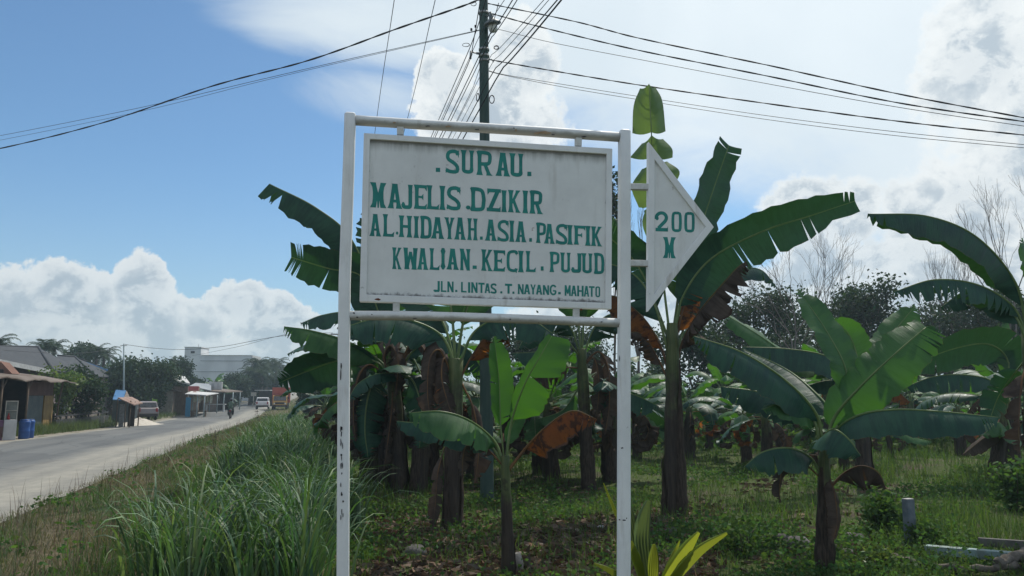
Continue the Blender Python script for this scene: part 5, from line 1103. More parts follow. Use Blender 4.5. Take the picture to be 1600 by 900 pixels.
# plantation floor: short grass, low leafy weeds, dry leaf litter
def patch(x, y): return np.sin(x * .9 + 1.3) * np.sin(y * .8 + .4) + .6 * np.sin(x * 2.3 - y * 1.7) + .4 * np.sin(x * .35 + y * .5 + 2)
def floor_pts(n, y0, y1, lo=480, hi=1700):
    y = y0 * (y1 / y0) ** rg.uniform(0, 1, n); px = rg.uniform(lo, hi, n); x = (px - 800) / FPX * y; s_, p_ = SPof(x, y); k = p_ > .25
    return x[k], y[k]
x, y = floor_pts(62000, 5.6, 42); pt = patch(x, y); px_ = 800 + x / y * FPX
lit = (px_ > 590) & (px_ < 1110) & (y > 6.9) & (y < 11.5)
k = rg.uniform(0, 1, len(x)) < np.where(lit, .42, np.where(pt > -.5, .95, .45)); x, y, pt = x[k], y[k], pt[k]; n = len(x); s_, p_ = SPof(x, y)
hg = rg.uniform(.05, .17, n) * (1 + .5 * np.clip(pt, -1, 1)); hg = hg * np.where((x / y > .45) & (y > 9), 1.6, 1); tn = tints(rg, n, .65, 1.4) * np.array([1.12, 1.0, .85])
blades('plantation_grass', x, y, zsp(s_, p_) - .01, hg * np.where(y > 11, 1.8, 1.3), .006 * (1 + y * .07) * rg.uniform(.6, 1.4, n), rg.uniform(0, .9, n), rg.uniform(0, 1.5, n), rg, 'weed_leaf', tn, seg=3)
x, y = floor_pts(8500, 5.6, 26); k = patch(x + 3, y) > .05; x, y = x[k], y[k]; px_ = 800 + x / y * FPX
k = ~((px_ > 600) & (px_ < 1000) & (y > 7.2) & (y < 10.5) & (rg.uniform(0, 1, len(x)) < .7)); x, y = x[k], y[k]; m_ = 11; n = len(x) * m_
hw = np.repeat(rg.uniform(.05, .24, len(x)), m_); X = np.repeat(x, m_) + rg.normal(0, 1, n) * hw * .55; Y = np.repeat(y, m_) + rg.normal(0, 1, n) * hw * .55; s_, p_ = SPof(X, Y)
leafquads('ground_weeds', X, Y, zsp(s_, p_) + hw * rg.uniform(.1, 1.0, n), rg.uniform(.022, .055, n) * (1 + np.repeat(y, m_) * .03), rg, 'weed_leaf', tints(rg, n, .6, 1.5, .2), flat=.45, ratio=.65)
x, y = floor_pts(30000, 6.0, 16, 560, 1420); px_ = 800 + x / y * FPX; pt = patch(x * 1.4, y * 1.4); dn = np.where((px_ > 590) & (px_ < 1110) & (y > 6.8) & (y < 11.5), .62, np.where(pt < -.5, .5, .10)); k = rg.uniform(0, 1, len(x)) < dn; x, y = x[k], y[k]; n = len(x); s_, p_ = SPof(x, y)
leafquads('leaf_litter', x, y, zsp(s_, p_) + rg.uniform(.005, .05, n), rg.uniform(.04, .20, n), rg, 'litter', tints(rg, n, .45, 1.5, .15), flat=.22, ratio=.32)

# ================================================================== trees
def seg_tubes(mb, segs, sides=5):
    for pts, r0, r1 in segs: mb.tube(pts, list(np.linspace(r0, r1, len(pts))), sides, 0, cap=False)
def tree(name, label, cat, base, h, w, seed, leafmat='tree_leaf', nleaf=4000, lsize=.25, bare=False, trunk_r=.12, depth=4, spread=.75, fork=.35, group=None, lop=.0, clump=.5, wood='bark', droop=0.0, flat=.8, fillc=0.0):
    r = random.Random(seed); segs = []; tips = []; ends = []
    def grow(p, d, L, rad, k):
        pts = [p]; n = 4
        for i in range(n):
            d = (d + Vector((r.uniform(-1, 1), r.uniform(-1, 1), r.uniform(-.6, .8))) * .16 + Vector((0, 0, .05 - droop * .1))).normalized(); pts.append(pts[-1] + d * L / n)
        segs.append((pts, rad, rad * .62))
        if k <= 1: tips.extend(pts[1:])
        if k == 0: ends.append(pts[-1]); return
        nb = r.choice((2, 3, 3)) if k > 1 else r.choice((2, 3, 4))
        for j in range(nb):
            q = pts[-1] if j < 2 else pts[r.randint(2, n)]; a = r.uniform(0, 6.28); o_ = d.orthogonal().normalized(); o2 = d.cross(o_)
            nd = (d + (o_ * math.cos(a) + o2 * math.sin(a)) * spread * r.uniform(.6, 1.3)).normalized(); nd.z += .08; grow(q, nd.normalized(), L * r.uniform(.66, .86), rad * .6 * r.uniform(.8, 1.1), k - 1)
    grow(Vector((0, 0, 0)), Vector((r.uniform(-.08, .08), r.uniform(-.08, .08), 1)), fork * 3, trunk_r * 1.0, depth)
    allp = np.array([tuple(q) for s in segs for q in s[0]]); lo, hi = allp.min(0), allp.max(0)
    sx = w / max(hi[0] - lo[0], hi[1] - lo[1]); sz = h * (1.0 if bare else .96) / hi[2]; cx = (lo[0] + hi[0]) / 2 * (1 - lop); cy = (lo[1] + hi[1]) / 2
    base = Vector(base)
    def F_(q): return base + Vector(((q.x - cx * min(1, q.z / (.6 * hi[2]))) * sx, (q.y - cy * min(1, q.z / (.6 * hi[2]))) * sx, q.z * sz - (.15 if q.z == 0 else 0)))
    o = thing(name, label, cat, base, group); mb = MB()
    seg_tubes(mb, [([F_(q) for q in s[0]], max(s[1], .004), max(s[2], .003)) for s in segs], 5); mb.build('trunk' if not bare else 'trunk', wood, o)
    if not bare:
        T_ = np.array([tuple(F_(q)) for q in tips]); rn = np.random.default_rng(seed); idx = rn.integers(0, len(T_), nleaf); cl = clump * w * .12
        off = rn.normal(0, 1, (nleaf, 3)) * np.array([cl, cl, cl * flat]); C_ = T_[idx] + off; C_[:, 2] = np.maximum(C_[:, 2], base.z + .15)
        nf = int(nleaf * fillc)
        if nf:   # the rest of the crown: uneven shell reaching nearly to the ground
            d3 = rn.normal(0, 1, (nf, 3)); d3 /= np.linalg.norm(d3, axis=1)[:, None]; lob = .82 + .18 * np.sin(d3[:, 0] * 7 + seed) * np.sin(d3[:, 1] * 6 + seed * 2) + .12 * np.sin(d3[:, 2] * 9 + seed)
            rr3 = lob * rn.uniform(.35, 1, nf) ** .5; C_[:nf] = np.array([base.x, base.y, base.z + h * .52]) + d3 * rr3[:, None] * np.array([w * .5, w * .45, h * .47])
        k = rn.uniform(.7, 1.3, len(T_))[idx][:, None] * rn.uniform(.75, 1.25, nleaf)[:, None]; wv = rn.normal(0, .10, len(T_))[idx][:, None]
        tn = np.concatenate([k * (1 + wv), k, k * (1 - wv)], 1)
        leafquads('crown', C_[:, 0], C_[:, 1], C_[:, 2], lsize * rn.uniform(.6, 1.4, nleaf), rn, leafmat, tn, flat=.8, kind=None, parent=o, ratio=.6)
    return o
def at(px, d, z=None):
    v = P(px, 600, d); v.z = Z(v.x, v.y) if z is None else z; return v
def hpx(py, d, b): return P(800, py, d).z - b.z
def tr(label, px, top, wpx, d, seed, **kw):
    b = at(px, d); nm = kw.pop('nm', 'tree'); return tree(nm, label, 'tree', b, hpx(top, d, b), wpx / FPX * d, seed, **kw)
BT = DR(bare=True, wood='bare_wood', depth=6, trunk_r=.10, spread=.55)
tr('leafless grey tree standing behind the arching banana leaf right of the arrow', 1236, 350, 260, 38, 301, **BT)
tr('tall leafless tree at the right edge spreading fine twigs against the cloud', 1604, 255, 250, 34, 302, **BT)
tr('small leafless tree between the two arching leaves on the right', 1492, 372, 120, 44, 303, **BT)
tr('thin leafless tree seen through the gap between the right post and the arrow', 992, 285, 110, 36, 304, **DR(BT, depth=5))
tr('thin leafless tree right of the first bare tree', 1310, 392, 100, 46, 305, **DR(BT, depth=5))
LT = DR(nleaf=10000, lsize=.20, depth=5, trunk_r=.14, clump=.6, fillc=.35)
tr('round dark leafy tree on the skyline behind the broad-leaved plant', 1352, 428, 150, 44, 311, **LT)
tr('dark open-crowned tree left of the round one on the skyline', 1195, 448, 170, 42, 312, **DR(LT, nleaf=7500))
tr('dark sparse tree behind the shredded leaf at right', 1475, 455, 190, 46, 313, **DR(LT, nleaf=7500))
tr('leafy tree behind the right edge under the bare one', 1580, 440, 170, 42, 314, **DR(LT, nleaf=8000))
tr('sparse feathery tree seen between the board and the right post', 962, 240, 46, 30, 315, nleaf=900, lsize=.22, depth=5, trunk_r=.09, clump=.9, spread=.35)
tr('low leafy tree behind the tall trunk below the arrow', 1088, 505, 150, 38, 316, **DR(LT, nleaf=7000))
tr('dark tree at the back of the plantation left of the slender plant', 860, 505, 170, 46, 317, **LT)
tr('dark tree at the back of the plantation behind the stout trunks', 650, 515, 200, 48, 318, **LT)
tr('dark tree at the back of the plantation near the left post', 560, 560, 130, 52, 319, **LT)
# woodland mass closing the back of the plantation
rw = np.random.default_rng(5); n = 90000; px_ = rw.uniform(470, 1760, n); d_ = rw.uniform(44, 75, n)
ht = (3.6 + 2.4 * np.clip((px_ - 1110) / 80, 0, 1) + 1.0 * np.sin(px_ * .021 + 1) + .9 * np.sin(px_ * .057) + .6 * np.sin(px_ * .13)) * np.clip((px_ - 440) / 160, .35, 1); x = (px_ - 800) / FPX * d_; s_, p_ = SPof(x, d_)
kp = p_ > 4; x, d_, ht, s_, p_ = x[kp], d_[kp], ht[kp], s_[kp], p_[kp]; n = len(x); zz = zsp(s_, p_) + ht * rw.uniform(0, 1, n) ** .8
leafquads('woodland', x, d_, zz, rw.uniform(.18, .42, n), rw, 'tree_leaf', tints(rw, n, .75, 1.3, .12), flat=.8, ratio=.6)
# undergrowth shrubs at the back of the grass
n = 16000; px_ = rw.uniform(500, 1740, n); d_ = rw.uniform(25, 38, n); x = (px_ - 800) / FPX * d_; s_, p_ = SPof(x, d_); kp = p_ > 2.2; x, d_, s_, p_, px_ = x[kp], d_[kp], s_[kp], p_[kp], px_[kp]; n = len(x)
zz = zsp(s_, p_) + (.9 + .5 * np.sin(px_ * .03 + 2) + .35 * np.sin(px_ * .09)) * rw.uniform(0, 1, n)
leafquads('undergrowth', x, d_, zz, rw.uniform(.12, .34, n), rw, 'weed_leaf', tints(rw, n, .6, 1.3, .2), flat=.8, ratio=.55)
# hill and wood at the end of the road, both sides
n = 26000; s_ = rw.uniform(150, 420, n); side = rw.uniform(0, 1, n) < .5; p_ = np.where(side, rw.uniform(1, 60, n), rw.uniform(-120, -15, n)) + bend(s_); x, y = sp2xy(s_, p_)
zz = zsp(s_, p_) + (4.0 + 2.0 * np.sin(s_ * .05 + p_ * .1) + 1.5 * np.sin(p_ * .3 + s_ * .02)) * rw.uniform(0, 1, n) ** .8 * np.clip((np.abs(p_ - bend(s_) + 7) - 7) / 9, .25, 1)
leafquads('distant_woodland', x, y, zz, rw.uniform(.6, 1.7, n), rw, 'tree_leaf', tints(rw, n, .7, 1.3, .12), flat=.8, ratio=.6)
# ---------------------------------------------------------------- shrubs and young plants near the camera
def shrub(label, bpx, h, w, seed, n=700, ls=.09, m='weed_leaf', nm='shrub'):
    b = G(*bpx); rn = np.random.default_rng(seed); o = thing(nm, label, 'shrub', b); r = random.Random(seed); mb = MB(); tp_ = []
    for i in range(9):
        a = r.uniform(0, 6.28); e = b + Vector((math.cos(a) * w * .4 * r.random(), math.sin(a) * w * .4 * r.random(), h * r.uniform(.5, .95))); mb.tube([b - Vector((0, 0, .05)), b.lerp(e, .5) + Vector((r.uniform(-.03, .03), 0, .04)), e], [.008, .006, .003], 5); tp_ += [b.lerp(e, f) for f in (.35, .5, .7, .85, 1)]
    mb.build('stem', 'bark', o); T_ = np.array([tuple(q) for q in tp_]); C_ = T_[rn.integers(0, len(T_), n)] + rn.normal(0, 1, (n, 3)) * w * .13; C_[:, 2] = np.maximum(C_[:, 2], b.z + .02)
    leafquads('foliage', C_[:, 0], C_[:, 1], C_[:, 2], ls * rn.uniform(.6, 1.4, n), rn, m, tints(rn, n, .6, 1.4, .15), flat=.6, kind=None, parent=o, ratio=.6); return o
shrub('dark leafy weed bush growing left of the short concrete post', (1382, 838), .62, .75, 71, 1100, .075)
shrub('low leafy bush at the right edge of the grass beside the leaning stem', (1590, 800), .8, .9, 72, 1000, .09)
shrub('small bush at the foot of the short concrete post on its right', (1450, 858), .28, .5, 73, 500, .06)
shrub('low bright green weed clump in front of the leaning branch', (1372, 893), .2, .4, 74, 420, .055, 'tree_leaf_light')
shrub('low weed bush in the shade right of the coconut seedling', (1160, 868), .30, .75, 75, 700, .06)
# coconut seedling with pleated yellow-green blades
sb = P(1022, 905, 4.9); sb.z = Z(sb.x, sb.y); sdl = thing('coconut_seedling', 'yellow-green coconut seedling with pleated blades at the foot of the right post', 'palm seedling', sb); D = sb.y
def pleat(pts, w, seed, m='seedling_leaf', nm='leaf'):
    c = catmull([P(q[0], q[1], D + (q[2] if len(q) > 2 else 0)) for q in pts], 14); V = []; Fc = []; nr = 10; rn = np.random.default_rng(seed); prof = pts_prof = [0.35, .7, 1, .95, .7, .25]
    for i, p in enumerate(c):
        f = i / (len(c) - 1); T = (c[min(i + 1, 14)] - c[max(i - 1, 0)]).normalized(); S = T.cross(Vector((0, -1, .1))).normalized(); N = S.cross(T); wd = w * .82 / FPX * D * np.interp(f, np.linspace(0, 1, 6), prof)
        for g in range(nr + 1):
            q = p + S * (g / nr - .5) * wd + N * ((.045 if g % 2 else -.045) * wd / .1 * .8 + .12 * wd * abs(g / nr - .5)); V.append(tuple(q))
    k = nr + 1
    for i in range(14):
        for g in range(nr): Fc.append((i * k + g, i * k + g + 1, (i + 1) * k + g + 1, (i + 1) * k + g))
    tn = np.ones((len(V), 3)) * rn.uniform(.85, 1.15); np_mesh(nm, np.array(V), np.array(Fc), m, tn, None, sdl, smooth=False)
foliage('seedling_green', (0.10, 0.15, 0.06), (0.15, 0.20, 0.10), (0.22, 0.32, 0.08), 0.35)
pleat([(1016, 930), (1008, 875), (1004, 835), (1008, 805), (1014, 782)], 30, 1, 'seedling_green')
pleat([(1014, 930), (1000, 880, .1), (990, 840, .1), (984, 805, .1), (980, 780, .1)], 24, 2, 'seedling_green')
pleat([(1018, 930), (1021, 895, -.1), (1022, 870, -.12), (1022, 850, -.12)], 20, 3)
pleat([(1010, 930), (1000, 890, -.05), (992, 865, -.1), (986, 845, -.1)], 17, 4)
pleat([(1024, 930), (1048, 895, -.1), (1070, 862, -.15), (1092, 832, -.2)], 24, 5)
pleat([(1028, 930), (1060, 895, -.15), (1094, 860, -.2), (1136, 833, -.25)], 19, 6)
pleat([(1024, 930), (1042, 890, .05), (1055, 862, .1), (1062, 845, .1)], 9, 7)
pleat([(1010, 930), (985, 912, -.05), (955, 893, -.1), (928, 880, -.1)], 12, 8)
pleat([(1012, 925), (985, 850, .15), (962, 800, .2), (943, 755, .2)], 8, 9)
mb = MB(); mb.lathe(sb - Vector((0, 0, .05)), [(.05, 0), (.075, .05), (.06, .13), (.03, .2)], 12); mb.build('husk', 'sheath_dry', sdl)
# short painted concrete post, planks, fallen branches, stones, pale stump
mat('post_blue', (0.11, 0.135, 0.16), (0.17, 0.19, 0.21), 0.8, 7, 0.15, 0.3); mat('plank_blue', (0.30, 0.42, 0.42), (0.20, 0.24, 0.22), 0.75, 6, 0.2, 0.3)
mat('stone_grey', (0.085, 0.08, 0.075), (0.15, 0.145, 0.135), 0.9, 8, 0.1, 0.5); mat('branch_grey', (0.10, 0.085, 0.07), (0.17, 0.15, 0.125), 0.9, 12, 0.1, 0.5)
mat('pole_base', (0.22, 0.20, 0.18), (0.35, 0.32, 0.28), .85, 12, .1, .4); mat('concrete_top', (0.45, 0.44, 0.42), (0.38, 0.37, 0.35), .9, 10, .1)
b = G(1424, 856); u = b.y / FPX; o = thing('concrete_post', 'short square concrete post painted faded blue, standing in the weeds', 'post', b); mb = MB(); Xp = Vector((.93, .37, 0)).normalized(); Yp = Vector((-.37, .93, 0)).normalized()
hh = P(1424, 780, b.y).z - b.z; mb.box(b + Vector((0, 0, hh / 2 - .05)), (15 * u, 11 * u, hh + .1), Xp, Yp); mb.build('shaft', 'post_blue', o, .008)
mb = MB(); mb.box(b + Vector((0, 0, hh + .004)), (14 * u, 10 * u, .008), Xp, Yp); mb.build('worn_top', 'concrete_top', o, .002)
def plank(label, p0, p1, w, th, m='plank_blue', nm='plank'):
    a = G(p0[0], p0[1]); c = G(p1[0], p1[1]); a.z += th; c.z += th; T = (c - a); L = T.length; T.normalize(); Y = Vector((0, 0, 1)).cross(T).normalized(); mb = MB()
    mb.box((a + c) / 2, (L, w, th), T, Y); o = mb.build(nm, m, None, .004, a); return tag(o, label, nm)
plank('long pale blue painted plank lying in the weeds at the lower right', (1448, 872), (1640, 890), .11, .09)
plank('thin weathered plank lying behind the pale blue one at the right edge', (1530, 860), (1640, 868), .06, .09, 'stone_grey')
def branch(label, pts, r0, r1, nm='fallen_branch'):
    c = [G(x, y) + Vector((0, 0, dz)) for x, y, dz in pts]; mb = MB(); q = catmull(c, 20); q = [p + Vector((0, 0, .012 * math.sin(i * 1.9))) for i, p in enumerate(q)]; mb.tube(q, list(np.linspace(r0, r1, 21) * (1 + .12 * np.sin(np.arange(21) * 2.3))), 8); o = mb.build(nm, 'branch_grey', None, 0, c[0]); return tag(o, label, 'branch')
branch('grey fallen branch lying across the weeds at the bottom right', [(1396, 878, .06), (1430, 888, .06), (1475, 895, .05), (1540, 899, .06), (1590, 897, .08)], .03, .035)
branch('thick broken grey branch in the bottom right corner', [(1560, 900, .10), (1585, 892, .12), (1620, 884, .14), (1670, 880, .14)], .05, .06)
branch('thin dead stick leaning in the litter left of the right post', [(905, 850, .03), (935, 862, .05), (975, 880, .04)], .006, .01)
rs = random.Random(4)
def stone(label, bpx, r, seed, m='stone_grey', nm='stone', el=.6):
    b = G(*bpx); rr = random.Random(seed); mb = MB(); rows = []; sg = 9
    for i in range(6):
        ph = math.pi * i / 5; rows.append([b + Vector((math.cos(a) * math.sin(ph) * r * rr.uniform(.8, 1.15), math.sin(a) * math.sin(ph) * r * rr.uniform(.8, 1.15), r * el * (.45 + math.cos(ph) * rr.uniform(.85, 1.05)))) for a in [2 * math.pi * k / sg for k in range(sg)]])
    idx = [mb.add(q) for q in rows]
    for i in range(5):
        for k in range(sg): mb.face([idx[i] + k, idx[i] + (k + 1) % sg, idx[i + 1] + (k + 1) % sg, idx[i + 1] + k][::-1], 0, None, True)
    return tag(mb.build(nm, m, None, 0, b), label, nm)
for i, (x, y, r, lb) in enumerate(((1246, 856, .16, 'broad grey stone half buried left of the right foreground stem'), (1335, 848, .15, 'rough grey stone beside the foot of the right foreground stem'), (1222, 845, .11, 'small grey stone farthest left of the stones by the foreground stem'), (1052, 836, .11, 'grey stone in the shade in front of the tall trunk'),
        (938, 825, .05, 'small white stone in the litter left of the right post'), (648, 868, .14, 'flat grey stone in the weeds right of the left post'), (1325, 868, .09, 'small rough stone lowest of the stones right of the foreground stem'))):
    stone(lb, (x, y), r, i, 'concrete_top' if i == 4 else 'stone_grey')
b = G(808, 897); mb = MB(); mb.tube([b - Vector((0, 0, .05)), b + Vector((.01, 0, .10)), b + Vector((0, 0, .2))], [.06, .055, .035], 10); tag(mb.build('tree_stump', 'pole_base', None, 0, b), 'pale cut stump beside the foot of the front young banana plant', 'stump')
# dark seed-head weeds standing up along the edge of the verge
mat('weed_stalk', (0.045, 0.035, 0.03), (0.075, 0.05, 0.04), .9)
def weed(label, bpx, hp, seed, d=None):
    b = G(*bpx); r = random.Random(seed); u = b.y / FPX; mb = MB(); h = hp * u
    for k in range(r.randint(3, 5)):
        e = b + Vector((r.uniform(-.25, .25) * h, r.uniform(-.2, .2) * h, h * r.uniform(.65, 1))); m1 = b.lerp(e, .5) + Vector((r.uniform(-.05, .05), 0, .03)); mb.tube([b - Vector((0, 0, .03)), m1, e], [.004, .003, .0025], 4)
        for j in range(9):
            f = r.uniform(.4, 1); q = (b.lerp(m1, f * 2) if f < .5 else m1.lerp(e, f * 2 - 1)); a = r.uniform(0, 6.28); dd = Vector((math.cos(a), math.sin(a), r.uniform(.2, .9))) * h * .07; sd2 = Vector((-math.sin(a), math.cos(a), .2)) * h * .02
            i0 = mb.add([q, q + dd * .5 + sd2, q + dd, q + dd * .5 - sd2]); mb.face([i0, i0 + 1, i0 + 2, i0 + 3])
    return tag(mb.build('weed', 'weed_stalk', None, 0, b), label, 'weed')
for i, (x, y, hp, lb) in enumerate(((334, 706, 40, 'tuft of dark dry weeds standing above the verge near the road edge, rightmost tall tuft'), (408, 672, 42, 'tallest dark seed-head weed rising in front of the road near the motorcyclist'), (170, 758, 24, 'single small dark weed sprig at the road edge left of the tall tuft'), (132, 772, 22, 'pair of thin dark sprigs at the road edge, just left of the small sprig'), (112, 780, 20, 'lowest dark sprig at the road edge toward the left corner'), (262, 728, 20, 'thin wisp of dry weed at the road edge midway along the verge'))): weed(lb, (x, y), hp, i + 5)
# ================================================================== across the road
mat('roof_grey', (0.040, 0.044, 0.050), (0.060, 0.064, 0.068), 0.8, 3, 0.2, 0.3, stretch=(1, 1, 3)); mat('roof_rust', (0.20, 0.12, 0.09), (0.30, 0.22, 0.18), 0.8, 2.5, 0.2, 0.2)
mat('roof_tan', (0.19, 0.16, 0.135), (0.13, 0.10, 0.08), 0.85, 1.5, 0.15, 0.2); mat('roof_blue', (0.04, 0.13, 0.28), (0.06, 0.17, 0.33), 0.55, 3, 0.3); mat('fascia_white', (0.55, 0.55, 0.53), (0.45, 0.44, 0.42), 0.7)
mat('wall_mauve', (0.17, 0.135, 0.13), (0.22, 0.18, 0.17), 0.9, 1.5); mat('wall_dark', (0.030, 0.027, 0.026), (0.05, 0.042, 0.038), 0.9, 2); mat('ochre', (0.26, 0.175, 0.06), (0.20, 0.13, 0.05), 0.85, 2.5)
mat('wall_teal', (0.055, 0.075, 0.08), (0.085, 0.105, 0.105), 0.7, 2); mat('lintel_red', (0.085, 0.045, 0.042), (0.12, 0.07, 0.06), 0.85, 2); mat('terracotta', (0.19, 0.095, 0.065), (0.14, 0.07, 0.05), 0.8, 3)
mat('purple_board', (0.11, 0.05, 0.10), (0.15, 0.075, 0.13), 0.6, 3); mat('white_board', (0.55, 0.55, 0.53), (0.45, 0.45, 0.43), 0.6, 2); mat('case_glass', (0.10, 0.12, 0.11), (0.17, 0.19, 0.17), 0.15, 2, 0.6); mat('barrel_blue', (0.015, 0.06, 0.22), (0.025, 0.09, 0.28), 0.45, 3, 0.4)
mat('red_plastic', (0.35, 0.02, 0.02), (0.25, 0.015, 0.015), 0.4); mat('fence_black', (0.022, 0.024, 0.026), (0.04, 0.042, 0.042), 0.8, 2); mat('sign_pale', (0.40, 0.38, 0.32), (0.30, 0.28, 0.24), 0.8)
mat('car_silver', (0.25, 0.215, 0.205), (0.21, 0.18, 0.17), 0.35, 2, 0.6); mat('car_white', (0.60, 0.60, 0.59), (0.55, 0.55, 0.54), 0.35, 2, 0.6); mat('car_glass', (0.012, 0.014, 0.016), (0.02, 0.022, 0.024), 0.08, 2, 0.7); mat('tyre', (0.018, 0.018, 0.018), (0.03, 0.028, 0.026), 0.85); mat('rim', (0.35, 0.35, 0.35), (0.28, 0.28, 0.28), 0.4, 3, 0.5, 0, 0, 0.6)
mat('lime_banner', (0.22, 0.42, 0.07), (0.18, 0.36, 0.06), 0.6); mat('sand_heap', (0.50, 0.46, 0.40), (0.40, 0.36, 0.30), 0.95, 5, 0.05, 0.5); mat('shop_brown', (0.17, 0.125, 0.095), (0.23, 0.18, 0.14), 0.85, 2, stretch=(5, 5, 1)); mat('curtain_blue', (0.05, 0.20, 0.33), (0.07, 0.26, 0.38), 0.8, 9)
mat('sign_red', (0.42, 0.10, 0.10), (0.36, 0.09, 0.09), 0.6); mat('cloth_white', (0.55, 0.54, 0.47), (0.35, 0.36, 0.26), 0.9, 4); mat('concrete_wall', (0.56, 0.57, 0.575), (0.66, 0.67, 0.67), 0.9, .35, 0.1, stretch=(1, 1, .5)); mat('window_dark', (0.015, 0.016, 0.018), (0.02, 0.02, 0.022), 0.3)
mat('cab_yellow', (0.55, 0.30, 0.06), (0.48, 0.25, 0.05), 0.4, 2, 0.5); mat('box_red', (0.34, 0.075, 0.05), (0.27, 0.06, 0.04), 0.6, 2); mat('chassis', (0.03, 0.03, 0.03), (0.05, 0.045, 0.04), 0.7); mat('lamp_lens', (0.60, 0.58, 0.50), (0.55, 0.5, 0.45), 0.15, 2, 0.6); mat('tail_red', (0.30, 0.012, 0.012), (0.25, 0.01, 0.01), 0.3)
mat('skin', (0.16, 0.095, 0.065), (0.14, 0.08, 0.055), 0.6); mat('shirt_green', (0.07, 0.11, 0.075), (0.09, 0.13, 0.09), 0.9); mat('trousers', (0.02, 0.022, 0.03), (0.03, 0.03, 0.04), 0.9); mat('helmet', (0.02, 0.02, 0.022), (0.03, 0.03, 0.03), 0.25, 2, 0.5); mat('bike_black', (0.02, 0.02, 0.022), (0.03, 0.03, 0.035), 0.35, 3, 0.5)
K_ = lambda px: (px - 800) / FPX
def dsp(px, p): return p / (K_(px) * RC + RS)
RC, RS = math.cos(RA), math.sin(RA)
def s_of(px, p): return (dsp(px, p) - RS * p) / RC
def bxx(mb, s0, s1, p0, p1, z0, z1, mi=0): mb.box(W((s0 + s1) / 2, (p0 + p1) / 2, (z0 + z1) / 2), (abs(s1 - s0), abs(p1 - p0), z1 - z0), ES, -EP, mi)
def solid(mb, pts, th, mi=0): mb.prism([Vector(q) for q in pts], Vector((0, 0, -th)), mi)
def hip(label, A_, B_, C_, D_, E_, F_, wallm='wall_mauve', th=.12, wz=None, roofm='roof_grey', fascia=True, name='house'):
    """A front-left eave, B front-right eave, C ridge right, D ridge left, E back-right eave, F back-left eave"""
    pts = [P(*q) for q in (A_, B_, C_, D_, E_, F_)]; A_, B_, C_, D_, E_, F_ = pts; ez = min(A_.z, B_.z, E_.z); o = thing(name, label, 'house', ((A_.x + E_.x) / 2, (A_.y + E_.y) / 2, Z((A_.x + E_.x) / 2, (A_.y + E_.y) / 2)))
    mb = MB()
    for q in ([A_, B_, C_, D_], [B_, E_, C_], [E_, F_, D_, C_], [F_, A_, D_]): n0 = mb.add(q); mb.face([n0 + i for i in range(len(q))]); n1 = mb.add([v - Vector((0, 0, th)) for v in q]); mb.face([n1 + i for i in range(len(q))][::-1])
    rf = mb.build('roof', roofm, o); cen = (A_ + B_ + E_ + F_) / 4; mb = MB(); low = [v.lerp(cen, .12) for v in (A_, B_, E_, F_)]; gz = o.location.z - .3
    n0 = mb.add([(v.x, v.y, gz) for v in low]); n1 = mb.add([(v.x, v.y, w_.z - th * .5) for v, w_ in zip(low, (A_, B_, E_, F_))])
    for i in range(4): j = (i + 1) % 4; mb.face([n0 + i, n0 + j, n1 + j, n1 + i])
    mb.build('wall', wallm, o)
    if fascia:
        mb = MB(); dz = Vector((0, 0, th + .12)); up = Vector((0, 0, .03)); f = (B_ - A_); side = Vector((f.y, -f.x, 0)).normalized() * .06; side = side if side.y < 0 else -side
        mb.prism([A_ + up + side, B_ + up + side, B_ - dz + side, A_ - dz + side], -side * .9); mb.build('fascia', 'fascia_white', rf)
    mb = MB()   # ridge and hip cappings
    for a, c in ((C_, D_), (B_, C_)): mb.tube([a + Vector((0, 0, .04)), c + Vector((0, 0, .04))], .10, 6)
    mb.build('ridge_cap', roofm, rf)
    return o
hip('large house with a dark grey hipped roof and white eave board at the left edge', (-130, 536, 37), (82, 579, 48), (60, 543, 56), (-140, 540, 50), (140, 586, 62), (-60, 570, 66))
hip('second grey hipped-roof house partly hidden by the bushy tree', (70, 583, 56), (149, 588, 64), (117, 558, 70), (90, 556, 68), (190, 590, 76), (110, 585, 80), fascia=False)
hip('house whose roof carries a bright blue ridge, behind the second grey house', (120, 581, 80), (182, 588, 84), (168, 578, 88), (122, 560, 84), (200, 590, 96), (130, 585, 98), fascia=False)
mb = MB(); a, c = P(122, 561.5, 80), P(168, 577.5, 82); mb.prism([a, c, c - Vector((0, 0, .38)), a - Vector((0, 0, .38))], Vector((0, .15, 0))); hb = [o for o in bpy.data.objects if o.get('label', '').startswith('house whose roof')][0]; mb.build('blue_ridge', 'roof_blue', hb)
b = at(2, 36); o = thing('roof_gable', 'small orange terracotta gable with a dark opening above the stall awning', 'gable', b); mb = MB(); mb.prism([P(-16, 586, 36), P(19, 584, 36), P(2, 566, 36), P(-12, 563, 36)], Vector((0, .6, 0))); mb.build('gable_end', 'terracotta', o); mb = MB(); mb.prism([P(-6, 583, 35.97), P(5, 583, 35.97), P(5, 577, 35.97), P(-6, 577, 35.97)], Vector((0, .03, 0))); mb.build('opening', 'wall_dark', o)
mb = MB(); bxx(mb, 27.4, 31.4, -15.4, -14.6, 0, 2.9); mb.build('wall', 'wall_mauve', o)
